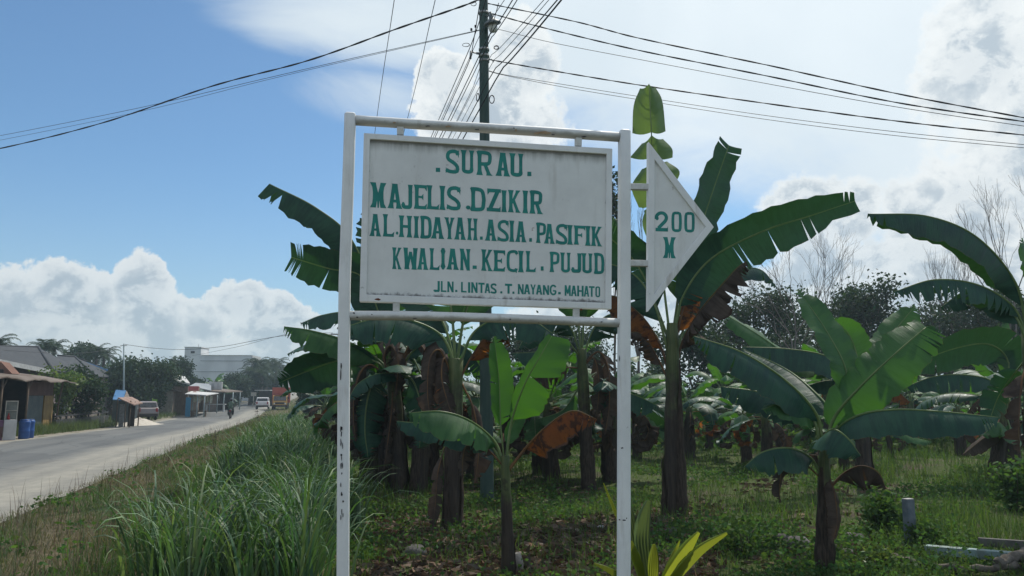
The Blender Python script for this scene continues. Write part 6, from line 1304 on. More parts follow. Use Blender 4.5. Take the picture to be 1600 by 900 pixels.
# roadside food shop with a tin awning
wp = -12.9; s1 = s_of(90, wp); zg = float(zsp(40, wp)); shop = thing('roadside_shop', 'dark open-fronted roadside shop under a wavy tin awning, ochre corner pillar', 'shop', W(36, -14.5, zg))
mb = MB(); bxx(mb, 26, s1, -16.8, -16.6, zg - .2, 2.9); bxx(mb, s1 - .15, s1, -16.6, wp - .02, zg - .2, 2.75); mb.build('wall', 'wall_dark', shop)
mb = MB(); rows = []
for i in range(41):
    s = 24 + (s1 - 24 + .6) * i / 40; zz = 2.55 + .05 * math.sin(i * .9) + .03 * math.sin(i * 2.1); rows.append(mb.add([W(s, wp + .95, zz - .10), W(s, wp - .2, zz + .12), W(s, -16.9, zz + .62), W(s, -16.9, zz + .58), W(s, wp - .2, zz + .06), W(s, wp + .95, zz - .15)]))
for i in range(40):
    for g in range(6): mb.face([rows[i] + g, rows[i] + (g + 1) % 6, rows[i + 1] + (g + 1) % 6, rows[i + 1] + g])
mb.build('awning', 'roof_tan', shop)
sA, sB, sC = s_of(50, wp), s_of(76, wp), s1
mb = MB(); bxx(mb, sA, sC, wp - .06, wp, 1.72, 2.42); mb.build('lintel', 'lintel_red', shop); mb = MB(); bxx(mb, sA + .05, sB - .02, wp - .05, wp - .01, zg - .1, 1.71); mb.build('front_panel', 'wall_teal', shop)
mb = MB(); bxx(mb, sB, sC - .02, wp - .3, wp + .05, zg - .2, 1.715); mb.build('pillar', 'ochre', shop)
for px_ in (10, 50.5, -40):
    mb = MB(); s = s_of(px_, wp + .7); mb.tube([W(s, wp + .7, zg - .1), W(s, wp + .7, 2.5)], .05, 7); mb.tube([W(s, wp + .7, 1.9), W(s + .5, wp + .72, 2.45)], .03, 6); mb.build('awning_post', 'timber', shop)
mb = MB(); mb.tube([W(s1 + .15, wp + .2, zg - .1), W(s1 - .05, wp + .3, 1.2), W(s1 - .25, wp + .5, 2.5)], .05, 7); mb.build('awning_post', 'timber', shop)
# stall furniture
def stand(px0, px1, top, bot, d):
    u0, u1 = K_(px0), K_(px1); um = (u0 + u1) / 2; X = Vector((1, -um, 0)).normalized()
    c = Vector((um * d, d, 0)); c.z = Z(c.x, c.y); return c, X, Vector((-X.y, X.x, 0)), (u1 - u0) * d / math.hypot(1, um), P(px0, top, d).z
c, X, Y, w_, zt_ = stand(-14, 17.5, 657, 686, 30); hh = zt_ - c.z; o = thing('stall_cabinet', 'purple stall cabinet with a dark picture panel at the left edge', 'cabinet', c); mb = MB(); mb.box(c + Y * .25 + Vector((0, 0, hh / 2)), (w_, .5, hh), X, Y, 0); mb.build('body', 'purple_board', o, .01); mb = MB(); mb.box(c + X * w_ * .17 + Y * -.012 + Vector((0, 0, .32)), (.42, .02, .42), X, Y); mb.build('picture_panel', 'lintel_red', o)
q = c + X * w_ * .1 + Y * .2 + Vector((0, 0, hh)); mb = MB(); mb.lathe(q, [(.07, 0), (.08, .1), (.075, .2), (.03, .28), (.03, .33)], 10); tag(mb.build('plastic_jug', 'white_board', None, 0, q), 'white plastic jug standing on the purple stall cabinet', 'jug')
c, X, Y, w_, zt_ = stand(18, 38, 656, 682, 30.4); zc = P(18, 627, 30.4).z; hh = zt_ - c.z; o = thing('display_case', 'glass food display case on a white base beside the purple cabinet', 'display case', c); up = lambda z: Vector((0, 0, z - c.z))
mb = MB(); mb.box(c + Y * .2 + up((c.z + zt_) / 2), (w_, .4, hh), X, Y); mb.build('base', 'white_board', o, .01); mb = MB()
for sx_ in (-1, 1):
    for sy_ in (.02, .38): mb.box(c + X * sx_ * (w_ / 2 - .02) + Y * sy_ + up((zt_ + zc) / 2), (.035, .035, zc - zt_), X, Y)
mb.box(c + Y * .2 + up(zc), (w_, .4, .04), X, Y); mb.box(c + Y * .2 + up((zt_ + zc) / 2), (w_ - .04, .34, .015), X, Y); mb.build('case_frame', 'sign_pale', o); mb = MB(); mb.box(c + Y * .37 + up((zt_ + zc) / 2), (w_ - .08, .012, zc - zt_ - .05), X, Y); mb.build('back_pane', 'case_glass', o)
q = c - X * .08 + Y * .2 + up(zt_ + .003); mb = MB(); mb.lathe(q, [(.05, 0), (.055, .12), (.02, .2), (.02, .26)], 10); tag(mb.build('sauce_bottle', 'red_plastic', None, 0, q), 'red bottle standing inside the glass display case', 'bottle')
for px_, d, lb in ((44.5, 31.6, 'blue plastic drum next to the display case, left of the pair'), (51.5, 32.4, 'blue plastic drum on the right of the pair in front of the shop')):
    q = at(px_, d); o = thing('plastic_drum', lb, 'drum', q, 'blue drums by the shop'); mb = MB(); mb.lathe(q, [(.19, 0), (.205, .05), (.205, .28), (.215, .31), (.205, .34), (.205, .62), (.215, .65), (.2, .72), (.17, .75)], 16); mb.build('body', 'barrel_blue', o); mb = MB(); mb.lathe(q + Vector((0, 0, .75)), [(.18, 0), (.18, .035), (.05, .04)], 16); mb.build('lid', 'barrel_blue', o)
# low black fence and its little sign
s0, s2 = s_of(97, -12.6), s_of(183, -12.4); o = thing('low_fence', 'low black board fence along the yard below the bushy tree', 'fence', W(s0, -12.6, float(zsp(s0, -12.6)))); mb = MB(); zf = float(zsp(50, -12.6)); bxx(mb, s0, s2, -12.65, -12.58, zf + .12, zf + .62); bxx(mb, s0, s2, -12.67, -12.57, zf + .78, zf + .86); mb.build('board', 'fence_black', o)
for i in range(6): mb = MB(); s = s0 + (s2 - s0) * i / 5; bxx(mb, s - .05, s + .05, -12.74, -12.66, zf - .3, zf + .95); mb.build('fence_post', 'fence_black', o)
q = P(159, 655, 47.0); mb = MB(); gq = Z(q.x, q.y); mb.box((q.x, q.y, gq + .50), (.32, .03, .42)); mb.box((q.x, q.y + .04, gq + .2), (.05, .05, .5)); tag(mb.build('notice_board', 'sign_pale', None, 0, (q.x, q.y, gq)), 'small pale notice board in front of the black fence', 'notice board')
mb = MB(); q = at(99, 46); mb.box(q + Vector((0, 0, 1.2)), (.5, .5, .6)); mb.box(q + Vector((0, 0, .45)), (.08, .08, .9)); o = mb.build('water_meter_box', 'white_board', None, 0, q); tag(o, 'white box on a leg half hidden between the pillar and the bushy tree', 'box')
# kiosk with rusty roof, blue-roofed kiosk behind
d = 48; a = at(184, d); c = at(206, d); gz = a.z; o = thing('kiosk', 'small roadside kiosk with a sloping rusty brown roof and grey side panel', 'kiosk', (a + c) / 2)
mb = MB(); q0, q1, q2, q3 = P(184, 621, 47), P(209, 632, 47), P(223, 629, 50), P(206, 620, 50.5); solid(mb, [q0, q1, q2, q3], .07); mb.build('roof', 'roof_rust', o)
mb = MB(); x0_, x1_ = P(187, 640, d).x, P(194, 640, d).x; mb.box(((x0_ + x1_) / 2, d, gz + .72), (x1_ - x0_, .06, 1.4)); mb.build('side_panel', 'steel_grey', o); mb = MB(); x0_, x1_ = P(194.5, 640, d).x, P(205, 640, d).x; mb.box(((x0_ + x1_) / 2, d + .5, gz + .8), (x1_ - x0_, .06, 1.55)); mb.build('back_panel', 'wall_dark', o)
for px_, dd, zt_ in ((186, 47.5, 1.85), (199, 47.3, 1.62), (206.5, 47.5, 1.5), (220, 49.8, 1.55)): mb = MB(); q = at(px_, dd); mb.tube([q - Vector((0, 0, .1)), Vector((q.x, q.y, P(800, 626, dd).z if px_ > 195 else P(800, 623, dd).z))], .04, 6); mb.build('corner_post', 'timber', o)
d = 58; a = at(188, d); o = thing('kiosk', 'little kiosk with a bright blue sheet roof behind the rusty one', 'kiosk', a); mb = MB(); q = [P(176, 624, 56), P(192, 625, 56), P(197, 610, 60), P(181, 609, 60)]; solid(mb, q, .06); mb.build('roof', 'roof_blue', o); mb = MB(); mb.prism([P(192.5, 626, 56), P(203, 622, 58), P(197.5, 610.5, 60)], Vector((0, .05, 0))); mb.build('gable_end', 'roof_tan', o); mb = MB(); mb.box((P(190, 640, 58).x, 58.5, a.z + .9), (1.2, 1.4, 1.7)); mb.build('wall', 'wall_teal', o)
# cars, truck, motorcycles
def xf(o, c, fw):
    f = Vector(fw).normalized(); l = Vector((0, 0, 1)).cross(f); return lambda x, y, z: c + f * x + l * y + Vector((0, 0, z))
def wheel(par, T, x, y, r, w=.18):
    mb = MB(); ax_ = (T(0, 1, 0) - T(0, 0, 0)).normalized(); mb.lathe(T(x, y, r) - ax_ * w / 2, [(r * .6, 0), (r * .95, .01), (r, .04), (r, w - .04), (r * .95, w - .01), (r * .6, w)], 18, 0, ax_); wo = mb.build('wheel', 'tyre', par); mb = MB(); mb.lathe(T(x, y, r) - ax_ * (w / 2 + .004), [(r * .25, 0), (r * .6, .008), (r * .6, w), (r * .25, w + .008)], 12, 0, ax_); mb.build('rim', 'rim', wo)
def car(label, c, fw, paint='car_silver', rear=True):
    c = Vector(c); o = thing('car', label, 'car', c); T = xf(o, c, fw); mb = MB(); prof = [(-1.95, .35), (-2.0, .60), (-1.93, .95), (-1.80, 1.05), (-1.62, 1.46), (-1.35, 1.55), (.1, 1.54), (.45, 1.45), (1.05, 1.05), (1.75, .92), (1.98, .75), (2.0, .45), (1.9, .30)]
    rows = []
    for y in (-.82, -.78, .78, .82):
        k = .0 if abs(y) < .8 else -.03; rows.append(mb.add([T(x * (1 + k * .6), y * (1 - .14 * max(0, z - .95) / .6), z + (k if z > 1 else 0)) for x, z in prof]))
    n = len(prof)
    for i in range(3):
        for j in range(n): mb.face([rows[i] + j, rows[i] + (j + 1) % n, rows[i + 1] + (j + 1) % n, rows[i + 1] + j], 0, None, False)
    mb.face([rows[0] + j for j in range(n)]); mb.face([rows[3] + j for j in range(n)][::-1]); body = mb.build('body', paint, o, .03)
    def pane(nm, pts): mb = MB(); mb.prism([T(*q) for q in pts], T(0, 0, .012) - T(0, 0, 0)); mb.build(nm, 'car_glass', o)
    pane('rear_window', [(-1.82, -.66, 1.08), (-1.82, .66, 1.08), (-1.66, .60, 1.44), (-1.66, -.60, 1.44)]); pane('windscreen', [(1.03, -.66, 1.09), (1.03, .66, 1.09), (.50, .60, 1.45), (.50, -.60, 1.45)])
    for sd in (-1, 1):
        mb = MB(); q = [T(-1.45, sd * .775, 1.08), T(.85, sd * .80, 1.08), T(.36, sd * .735, 1.44), T(-1.25, sd * .715, 1.46)]; n_ = (T(0, sd, 0) - T(0, 0, 0)) * .02; mb.prism([v for v in q], n_); mb.build('side_window', 'car_glass', o)
        mb = MB(); mb.box(T(-1.985, sd * .66, .85), (.05, .16, .30), (T(1, 0, 0) - T(0, 0, 0)), (T(0, 1, 0) - T(0, 0, 0))); mb.build('tail_light', 'tail_red', o); mb = MB(); mb.box(T(1.93, sd * .62, .74), (.08, .26, .12), (T(1, 0, 0) - T(0, 0, 0)), (T(0, 1, 0) - T(0, 0, 0))); mb.build('headlight', 'lamp_lens', o)
        for x in (-1.25, 1.25): wheel(o, T, x, sd * .74, .31)
    mb = MB(); mb.box(T(-2.0, 0, .42), (.08, 1.5, .22), (T(1, 0, 0) - T(0, 0, 0)), (T(0, 1, 0) - T(0, 0, 0))); mb.build('bumper', 'chassis', o, .02)
    return o
q = P(410.5, 637, 102); q.z = Z(q.x, q.y) + .02; car('white hatchback driving away down the road beside the truck', q, ES, 'car_white')
q = at(226, 64); car('silver car parked behind the kiosk, half hidden, dark rear window', (q.x, q.y, q.z), (ES * .93 - EP * .37))
def truck():
    c = P(436.8, 638, 93); c.z = Z(c.x, c.y) + .02; o = thing('truck', 'red-bodied cargo truck with a yellow cab coming along the road', 'truck', c); T = xf(o, c, -ES); X = T(1, 0, 0) - T(0, 0, 0); Y = T(0, 1, 0) - T(0, 0, 0)
    mb = MB(); prof = [(0, .48), (0, .80), (-.05, 1.08), (-.26, 1.66), (-.40, 1.75), (-1.45, 1.75), (-1.5, .48)]; hw = .84; a = mb.add([T(x, -hw, z) for x, z in prof]); b_ = mb.add([T(x, hw, z) for x, z in prof]); n = len(prof); mb.face([a + j for j in range(n)]); mb.face([b_ + j for j in range(n)][::-1])
    for j in range(n): k = (j + 1) % n; mb.face([a + k, a + j, b_ + j, b_ + k])
    mb.build('cab', 'cab_yellow', o, .05)
    mb = MB(); mb.prism([T(-.04, -.74, 1.10), T(-.04, .74, 1.10), T(-.25, .70, 1.64), T(-.25, -.70, 1.64)], X * .02); mb.build('windscreen', 'car_glass', o)
    mb = MB(); mb.box(T(-.30, 0, 1.84), (.3, 1.3, .13), X, Y); mb.build('visor_board', 'box_red', o)
    mb = MB(); mb.box(T(-3.75, .08, 1.75), (4.3, 2.05, 1.8), X, Y); mb.box(T(-1.57, .08, 2.35), (.06, 2.05, .72), X, Y)
    for i in range(8): mb.box(T(-1.8 - i * .55, 1.12, 1.75), (.08, .06, 1.8), X, Y); mb.box(T(-1.8 - i * .55, -.96, 1.75), (.08, .06, 1.8), X, Y)
    mb.build('cargo_body', 'box_red', o, .02); mb = MB(); mb.box(T(-3.2, 0, .68), (5.6, .8, .24), X, Y); mb.build('chassis', 'chassis', o)
    mb = MB(); mb.box(T(.06, 0, .46), (.14, 1.7, .22), X, Y); mb.build('bumper', 'chassis', o, .03); mb = MB(); mb.box(T(.012, 0, .80), (.03, 1.1, .22), X, Y); mb.build('grille', 'chassis', o)
    for sd in (-1, 1):
        mb = MB(); mb.lathe(T(.0, sd * .64, .72), [(.11, 0), (.11, .05), (.02, .07)], 14, 0, X); mb.build('headlight', 'lamp_lens', o); mb = MB(); mb.box(T(-.1, sd * 1.0, 1.42), (.06, .14, .3), X, Y); mb.tube([T(-.2, sd * .83, 1.5), T(-.12, sd * .98, 1.5)], .02, 5); mb.build('mirror', 'chassis', o)
        wheel(o, T, -.75, sd * .82, .42, .24)
        for x in (-4.3,): wheel(o, T, x, sd * .8, .42, .42)
        mb = MB(); mb.box(T(-.9, sd * .848, 1.36), (.75, .012, .42), X, Y); mb.build('side_window', 'car_glass', o)
truck()
def motorcycle(label, plabel, c, fw, sc=1.0, shirt='shirt_green'):
    c = Vector(c); o = thing('motorcycle', label, 'motorcycle', c); T0 = xf(o, c, fw); T = lambda x, y, z: T0(x * sc, y * sc, z * sc); X = (T0(1, 0, 0) - T0(0, 0, 0)); Y = (T0(0, 1, 0) - T0(0, 0, 0))
    for x in (-.62, .62): wheel(o, T0, x * sc, 0, .29 * sc, .09 * sc)
    mb = MB(); mb.tube([T(-.75, 0, .72), T(-.4, 0, .76), (T(0, 0, .62)), T(.3, 0, .5), T(.5, 0, .85)], [.10 * sc, .13 * sc, .10 * sc, .11 * sc, .09 * sc], 8); mb.box(T(-.3, 0, .45), (.5 * sc, .22 * sc, .3 * sc), X, Y); mb.build('body', 'bike_black', o, .01)
    mb = MB(); mb.tube([T(.62, 0, .30), T(.5, 0, .9)], .03 * sc, 6); mb.tube([T(.45, -.32, 1.0), T(.5, 0, .96), T(.45, .32, 1.0)], .02 * sc, 6); mb.build('handlebar', 'chassis', o); mb = MB(); mb.box(T(-.82, 0, .68), (.05 * sc, .14 * sc, .08 * sc), X, Y); mb.build('tail_light', 'tail_red', o)
    pr = thing('person', plabel, 'person', T(-.25, 0, .78))
    me = bpy.data.meshes.new('body'); J = [(-.28, 0, .84), (-.24, 0, 1.1), (-.18, 0, 1.34), (-.14, 0, 1.46), (-.11, 0, 1.58), (-.10, 0, 1.68)]; rad = [.16, .15, .18, .07, .10, .09]; E = [(0, 1), (1, 2), (2, 3), (3, 4), (4, 5)]
    for sd in (-1, 1):
        k = len(J); J += [(-.17, sd * .21, 1.36), (.05, sd * .30, 1.14), (.36, sd * .30, 1.04), (.44, sd * .30, 1.02)]; rad += [.075, .055, .042, .045]; E += [(2, k), (k, k + 1), (k + 1, k + 2), (k + 2, k + 3)]
        k = len(J); J += [(-.25, sd * .12, .84), (.12, sd * .17, .74), (.02, sd * .18, .34), (.14, sd * .18, .29)]; rad += [.11, .085, .06, .05]; E += [(0, k), (k, k + 1), (k + 1, k + 2), (k + 2, k + 3)]
    me.from_pydata([tuple(T(*j) - pr.location) for j in J], E, []); bo = bpy.data.objects.new('body', me); COL.objects.link(bo); bo.parent = pr; ORG[bo.name] = tuple(pr.location)
    sk = bo.modifiers.new('skin', 'SKIN')
    for i, v in enumerate(me.skin_vertices[0].data): v.radius = (rad[i] * sc, rad[i] * sc); v.use_root = i == 0
    ss = bo.modifiers.new('sub', 'SUBSURF'); ss.levels = ss.render_levels = 1; me.materials.append(MATS[shirt])
    mb = MB(); mb.lathe(T(-.10, 0, 1.52), [(.10 * sc, 0), (.135 * sc, .07 * sc), (.14 * sc, .15 * sc), (.10 * sc, .24 * sc), (.03 * sc, .275 * sc)], 12); mb.build('helmet', 'helmet', pr)
    mb = MB()
    for sd in (-1, 1): mb.tube([T(-.27, sd * .12, .86), T(.13, sd * .175, .755), T(.03, sd * .185, .38)], [.125 * sc, .10 * sc, .075 * sc], 8)
    mb.build('trousers', 'trousers', pr); mb = MB(); mb.lathe(T(-.02, 0, 1.55), [(.03 * sc, 0), (.06 * sc, .05 * sc), (.055 * sc, .10 * sc)], 8, 0, X); mb.build('face', 'skin', pr)
q = P(360, 652, 67); q.z = Z(q.x, q.y) + .015; motorcycle('dark motorcycle ridden away along the left lane', 'rider in a green-grey shirt and dark helmet on the nearer motorcycle', q, ES)
q = P(460, 618, 165); q.z = Z(q.x, q.y) + .02; motorcycle('tiny dark motorcycle far up the hill beyond the truck', 'tiny distant rider in dark clothes far up the hill beyond the truck', q, -ES, 1.0, 'trousers')
# lime banner, sand heap
q = at(243.5, 65); mb = MB(); mb.box((q.x, q.y, q.z + .95), (.42, .03, 1.5)); mb.tube([(q.x - .2, q.y + .03, q.z - .1), (q.x - .2, q.y + .03, q.z + 1.8)], .02, 5); tag(mb.build('banner', 'lime_banner', None, 0, q), 'upright lime green banner beside the parked silver car', 'banner')
hx = at(222, 52); mb = MB(); rn = random.Random(3); rows = []
for i in range(7):
    f = i / 6; rows.append(mb.add([Vector((hx.x + math.cos(a) * 1.25 * f * rn.uniform(.88, 1.1), hx.y + math.sin(a) * 3.0 * f * rn.uniform(.88, 1.1), hx.z + .50 * (1 - f) ** 1.2 * rn.uniform(.8, 1.15) - .02)) for a in [k * math.pi / 8 for k in range(16)]]))
for i in range(6):
    for k in range(16): mb.face([rows[i] + k, rows[i + 1] + k, rows[i + 1] + (k + 1) % 16, rows[i] + (k + 1) % 16], 0, None, True)
tag(mb.build('sand_heap', 'sand_heap', None, 0, hx), 'pale heap of sand beside the road in front of the parked car', 'sand heap')
# row of shops
pS = -12.2
def sshop(): 
    s0, s2 = s_of(276, pS), s_of(304, pS); g = float(zsp(s0, pS)); o = thing('shop', 'brown plank shop with a blue curtain in its doorway', 'shop', W(s0, pS - 2, g)); mb = MB(); bxx(mb, s0, s2, pS - 4, pS, g - .2, g + 2.5); mb.build('wall', 'shop_brown', o)
    mb = MB(); n0 = 14; qa, qb = P(289.5, 640, 69.6), P(297.5, 640, 69.6); gz_ = Z(qa.x, qa.y); rows = [mb.add([Vector((qa.x + (qb.x - qa.x) * i / n0, 69.6 + .05 * (i % 2), gz_ + .12)), Vector((qa.x + (qb.x - qa.x) * i / n0, 69.6 + .04 * (i % 2), gz_ + 1.85))]) for i in range(n0 + 1)]
    for i in range(n0): mb.face([rows[i], rows[i + 1], rows[i + 1] + 1, rows[i] + 1])
    mb.build('curtain', 'curtain_blue', o)
    mb = MB(); solid(mb, [W(s0 - .6, pS + .5, g + 2.45), W(s2 + 1, pS + .5, g + 2.45), W(s2 + 1, pS - 4.3, g + 3.5), W(s0 - .6, pS - 4.3, g + 3.5)], .08); mb.build('roof', 'roof_tan', o)
    mb = MB(); bxx(mb, s0 - .1, s0, pS - 4, pS - .01, g, g + 2.4); mb.build('side_wall', 'sign_pale', o)
    mb = MB(); q = P(302.5, 607, 69.3); mb.box((q.x, q.y, q.z), (.92, .05, .42)); mb.box((q.x, q.y + .3, q.z - .3), (.06, .6, .06)); mb.build('sign_panel', 'sign_red', o); return s0, s2, g
s0, s2, g = sshop()
o = thing('house', 'house with stacked pale eaves behind the brown plank shop', 'house', W(s0 + 3, pS - 6, g)); mb = MB(); q = [P(272, 594, 76), P(297, 599, 76), P(289, 588, 82), P(276, 586, 82)]; solid(mb, q, .15); mb.build('roof', 'fascia_white', o); mb = MB(); q = P(284, 620, 79); mb.box((q.x, 80, g + 1.4), (1.6, 3, 3.0)); mb.build('wall', 'shop_brown', o)
# white awning shed with laundry
sa, sb_ = s_of(288, -11.6), s_of(334, -11.8); g = float(zsp(sa + 4, pS)); o = thing('market_shed', 'open shed with a flat white awning and cloths hung at its front', 'shed', W(sa + 4, -12, g)); mb = MB(); dA = 70
solid(mb, [P(289, 615, 70), P(322, 617, 71), P(342, 614, 84), P(300, 611, 80)], .08); mb.build('awning', 'fascia_white', o)
for px_, dd in ((296, 70.5), (310, 70.8), (321, 71), (341, 83), (303, 79)): mb = MB(); q = at(px_, dd); mb.tube([q - Vector((0, 0, .1)), Vector((q.x, q.y, P(800, 617, dd).z))], .05, 6); mb.build('awning_post', 'pole_pale', o)
mb = MB(); q = at(313, 72.5); mb.box(q + Vector((0, 0, .55)), (1.6, .5, .1)); mb.box(q + Vector((-.6, 0, .25)), (.1, .4, .5)); mb.box(q + Vector((.6, 0, .25)), (.1, .4, .5)); tag(mb.build('table', 'timber', None, 0, q), 'low wooden table under the white awning', 'table')
for i, (px_, wv, hv, lb) in enumerate(((309, .7, .62, 'pale cloth hung under the white awning, nearest the blue curtain'), (318, .6, .5, 'pale patterned cloth in the middle under the white awning'), (327, .7, .7, 'long white cloth hung at the right end of the white awning'))):
    dd = 71.5 + i * 2; q = P(px_, 619, dd); mb = MB(); n0 = 10; rows = [mb.add([Vector((q.x - wv / 2 + wv * k / n0, dd + .05 * math.sin(k * 1.6), q.z)), Vector((q.x - wv / 2 + wv * k / n0, dd + .09 * math.sin(k * 1.6), q.z - hv * (.85 + .15 * math.sin(k))))]) for k in range(n0 + 1)]
    for k in range(n0): mb.face([rows[k], rows[k + 1], rows[k + 1] + 1, rows[k] + 1])
    tag(mb.build('hanging_cloth', 'cloth_white', None, 0, q), lb, 'cloth', 'cloths hung under the awning')
# dark open shelter with signboard box on its roof
o = thing('shelter', 'dark open-sided shelter with a flat grey roof near the motorcyclist', 'shelter', at(352, 92)); mb = MB(); solid(mb, [P(326, 611, 88), P(352, 612, 88), P(379, 611, 100), P(345, 607, 100)], .12); mb.build('roof', 'roof_tan', o)
for px_, dd in ((329, 88.5), (351, 88.5), (365, 89), (376, 98)): mb = MB(); q = at(px_, dd); mb.tube([q - Vector((0, 0, .1)), Vector((q.x, q.y, P(800, 613, dd).z))], .07, 6); mb.build('corner_post', 'pole_pale', o)
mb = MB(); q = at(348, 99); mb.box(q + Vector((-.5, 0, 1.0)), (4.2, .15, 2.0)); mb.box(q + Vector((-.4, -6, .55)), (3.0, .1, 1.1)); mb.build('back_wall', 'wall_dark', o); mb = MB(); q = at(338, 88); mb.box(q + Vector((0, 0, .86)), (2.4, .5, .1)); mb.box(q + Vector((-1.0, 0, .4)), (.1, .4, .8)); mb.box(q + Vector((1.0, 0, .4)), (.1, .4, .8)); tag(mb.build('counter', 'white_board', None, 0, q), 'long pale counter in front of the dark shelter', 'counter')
mb = MB(); solid(mb, [P(296, 603, 84), P(330, 610, 84), P(330, 600, 96), P(306, 598, 96)], .12); o = thing('shop', 'low shop with a long grey sheet roof behind the white awning', 'shop', at(315, 90)); mb.build('roof', 'steel_grey', o); mb = MB(); q = at(314, 91); mb.box(q + Vector((0, 0, 1.1)), (2.4, 4, 2.2)); mb.build('wall', 'shop_brown', o)
q = P(337.5, 603, 94); o = thing('billboard', 'white box billboard on the roof beside the dark shelter', 'billboard', (q.x, q.y, q.z - .6)); mb = MB(); mb.box(q, (1.55, .25, .95)); mb.build('board', 'white_board', o, .02); mb = MB(); mb.box((q.x - .42, q.y - .135, q.z - .02), (.06, .012, .6)); mb.box((q.x - .25, q.y - .135, q.z - .02), (.06, .012, .6)); mb.box((q.x + .3, q.y - .135, q.z - .02), (.05, .012, .6)); mb.build('stripes', 'steel_grey', o)
for sx_ in (-.5, .5): mb = MB(); mb.tube([(q.x + sx_, q.y, q.z - 1.9), (q.x + sx_, q.y, q.z - .4)], .04, 5); mb.build('leg', 'steel_grey', o)
# white concrete bird-house block with a tower
d = 140; A_ = at(288, d); o = thing('concrete_building', 'large windowless pale concrete building with a square tower at its left end', 'building', A_); zt_ = P(800, 555.5, d).z; x0, x1 = P(288, 560, d).x, P(389.5, 560, d).x; xt = P(312.5, 560, d).x; zT = P(800, 543, d).z; gz = A_.z - .5
mb = MB(); a = Vector((1, .10, 0)).normalized(); bN = Vector((-a.y, a.x, 0)); L = (x1 - x0); L1 = xt - x0
def bb(mb, u0, u1, v0, v1, z0, z1): mb.box(Vector((x0, d, 0)) + a * (u0 + u1) / 2 + bN * (v0 + v1) / 2 + Vector((0, 0, (z0 + z1) / 2)), (u1 - u0, v1 - v0, z1 - z0), a, bN)
bb(mb, L1 + .003, L, 0, 7, gz, zt_); mb.build('wall', 'concrete_wall', o); mb = MB(); bb(mb, 0, L1, -.03, 5, gz, zT); mb.build('tower', 'concrete_wall', o)
for z in (zt_ - 1.0, zt_ - 3.0, zt_ - 5.0): mb = MB(); bb(mb, -.04 if z < zt_ - 2 else L1 + .02, L + .04, -.09, -.035, z, z + .09); mb.build('string_course', 'steel_grey', o)
mb = MB(); bb(mb, -.1, L1 + .1, -.12, 5.1, zT + .003, zT + .14); bb(mb, L1 + .12, L + .1, -.1, 7.1, zt_ + .003, zt_ + .14); mb.build('parapet', 'fascia_white', o); mb = MB(); bb(mb, L1 * .38, L1 * .62, -.10, -.034, zT - 1.05, zT - .65); mb.build('bird_opening', 'window_dark', o); mb = MB(); q = Vector((x0, d + 2, zT)) + a * L1 * .55; mb.tube([q, q + Vector((0, 0, .8))], .04, 5); mb.build('aerial', 'steel_grey', o)
bb2 = MB(); bb(bb2, L + .002, L + .25, -.05, 7.05, gz, zt_ + .1); bb2.build('end_wall', 'fascia_white', o)
# roadside sign and stand by the far verge
q = at(397, 112); mb = MB(); mb.box(q + Vector((0, 0, 2.0)), (.75, .06, .55)); mb.tube([q, q + Vector((0, .05, 1.8))], .04, 5); tag(mb.build('road_sign', 'sign_pale', None, 0, q), 'small pale sign board on a post beyond the shelter', 'sign')
q = at(410, 118); o = thing('shed', 'far shed with a thin pale roof line under the oil palms', 'shed', q); mb = MB(); mb.box(q + Vector((0, 1.5, 2.55)), (2.4, 3, .1)); mb.build('roof', 'fascia_white', o); mb = MB(); mb.box(q + Vector((0, 2.4, 1.2)), (2.1, .2, 2.4)); mb.build('back_wall', 'wall_dark', o)
# trees across the road
LL = DR(nleaf=6500, lsize=.26, depth=5, trunk_r=.14, clump=.75, fork=.18, spread=.9, fillc=.6)
tr('dense bushy tree spilling over the black fence', 128, 573, 84, 47.5, 401, **DR(LL, lsize=.18, nleaf=6000)); tr('pale green leafy shrub tree growing over the shop corner', 90, 572, 64, 45, 402, nm='shrub', leafmat='tree_leaf_light', nleaf=2600, lsize=.2, depth=4, trunk_r=.06, clump=.8, fork=.3, fillc=.4)
tr('broad dark tree left of the slim pale pole', 195, 560, 70, 72, 403, **LL); tr('broad dark tree in the middle of the row across the road', 232, 556, 84, 74, 404, **LL); tr('drooping bamboo-like tree at the right end of the row across the road', 252, 562, 56, 80, 405, **DR(LL, lsize=.2, droop=.4)); tr('dark tree low behind the parked silver car', 215, 585, 80, 73, 406, **LL); tr('dark tree beside the pale building, left of its tower', 278, 555, 40, 96, 407, **LL)
tr('round leafy tree above the grey roofs', 117, 531, 56, 92, 411, **DR(LL, nleaf=4200, lsize=.34, fillc=.45)); tr('dark tree below the tower of the pale building', 300, 585, 40, 108, 412, **DR(LL, lsize=.34)); tr('rounded dark tree right of the far banana clump', 368, 583, 46, 118, 413, **DR(LL, lsize=.36)); tr('dark tree behind the far shed', 398, 585, 40, 126, 414, **DR(LL, lsize=.36)); tr('dark bushy tree behind the second grey house', 165, 582, 50, 88, 415, **LL); tr('low dark tree behind the dark shelter', 345, 598, 40, 112, 416, **DR(LL, lsize=.3))
for i, (px_, top, w_, d_, lb) in enumerate(((425, 588, 40, 140, 'dusty tree right of the far oil palms'), (486, 596, 46, 70, 'low tree at the roadside behind the dark banana leaves'), (520, 590, 50, 60, 'leafy tree at the plantation edge left of the left post'), (455, 592, 36, 230, 'far tree on the hill at the end of the road'), (478, 585, 34, 190, 'tree on the hill to the right of the far road'))): tr(lb, px_, top, w_, d_, 430 + i, **DR(LL, lsize=.32 if d_ < 100 else .6, nleaf=3500))
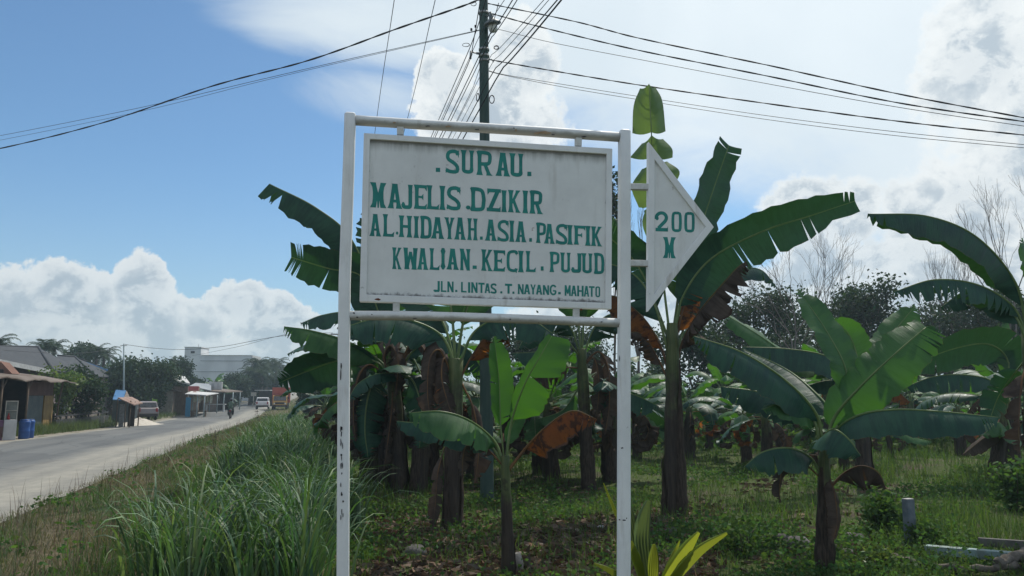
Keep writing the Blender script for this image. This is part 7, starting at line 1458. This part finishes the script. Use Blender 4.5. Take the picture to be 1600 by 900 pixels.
def palm(label, px_, crown, d_, fl, seed, nf=18, nm='palm_tree', r=.16, bare=0):
    b = at(px_, d_); c = P(px_, crown, d_); rr = random.Random(seed); o = thing(nm, label, 'palm tree', b); mb = MB(); mb.tube([b - Vector((0, 0, .2)), b.lerp(c, .5) + Vector((rr.uniform(-.2, .2), 0, 0)), c], [r * 1.2, r, r * .9], 8); mb.build('trunk', 'bark', o); rn = np.random.default_rng(seed); V = []; F = []; T_ = []
    for i in range(nf):
        az_ = i * 2.4 + rr.uniform(-.2, .2); e = 1.35 - 1.5 * (i / nf) + rr.uniform(-.1, .1); p = c.copy(); A_ = Vector((math.cos(az_), math.sin(az_), 0)); S = Vector((-A_.y, A_.x, 0)); pts = [p]; k = rr.uniform(.75, 1.25)
        for j in range(9): p = p + (A_ * math.cos(e) + Vector((0, 0, math.sin(e)))) * fl / 9; e -= .16 + .02 * j; pts.append(p)
        for j in range(1, 10):
            for h_ in (0, .5):
                q = pts[j - 1].lerp(pts[j], h_); tn = (pts[j] - pts[j - 1]).normalized(); ll = fl * .26 * math.sin(min(1, (j + h_) / 9.5 + .12) * math.pi * .92) ** .6
                for sd in (-1, 1):
                    e2 = q + (S * sd * .85 + tn * .5).normalized() * ll - Vector((0, 0, ll * .35 * rr.uniform(.5, 1.3))); wd = tn * fl * .022; n0 = len(V); V += [tuple(q - wd), tuple(q + wd), tuple(e2 + wd * .3), tuple(e2 - wd * .3)]; F.append((n0, n0 + 1, n0 + 2, n0 + 3)); T_ += [(k, k, k)] * 4
            q0, q1 = pts[j - 1], pts[j]; wd = S * fl * .012; n0 = len(V); V += [tuple(q0 - wd), tuple(q0 + wd), tuple(q1 + wd * .9), tuple(q1 - wd * .9)]; F.append((n0, n0 + 1, n0 + 2, n0 + 3)); T_ += [(k, k, k)] * 4
    np_mesh('crown', np.array(V), np.array(F), 'palm_leaf', np.array(T_), None, o, smooth=False); return o
palm('palm at the left edge above the house ridge', -4, 540, 70, 2.4, 501); palm('palm above the grey roof, left of a close pair', 68, 544, 78, 2.0, 502); palm('palm above the grey roof, right of the close pair', 84, 545, 80, 2.2, 503); palm('upright palm right of the round leafy tree', 151, 552, 84, 2.2, 504, 16); palm('drooping palm just left of the slim pale pole', 163, 556, 88, 2.4, 505)
for px_, cr, d_, fl, sd, lb in ((402, 572, 132, 3.4, 511, 'large oil palm right of the pale concrete building'), (418, 574, 138, 3.4, 512, 'oil palm in the middle of the far group behind the truck'), (432, 573, 145, 3.6, 513, 'feathery oil palm on the skyline above the truck'), (446, 584, 160, 3.2, 514, 'low far oil palm at the right end of the group'), (410, 588, 125, 2.8, 515, 'short oil palm in front of the far group'), (392, 585, 126, 2.8, 516, 'short oil palm at the right corner of the pale building')): palm(lb, px_, cr, d_, fl, sd, 22, 'oil_palm', .3)
for i, (px_, d_, h_, lb) in enumerate(((318, 108, 3.4, 'dark banana clump before the pale building, leftmost'), (334, 110, 4.0, 'dark banana plant before the pale building, tallest in the middle'), (352, 111, 3.6, 'dark banana plant before the pale building, rightmost'), (307, 110, 3.0, 'small dark banana plant under the tower'))):
    o = copy_tree(protos[i % 3]); b = at(px_, d_); o.location = b; o['label'] = lb; o['group'] = 'banana plants before the pale building'; k = h_ / 2.4; o.scale = (k, k, k); o.rotation_euler = (0, 0, i * 1.3)
# left foreground verge along the yard
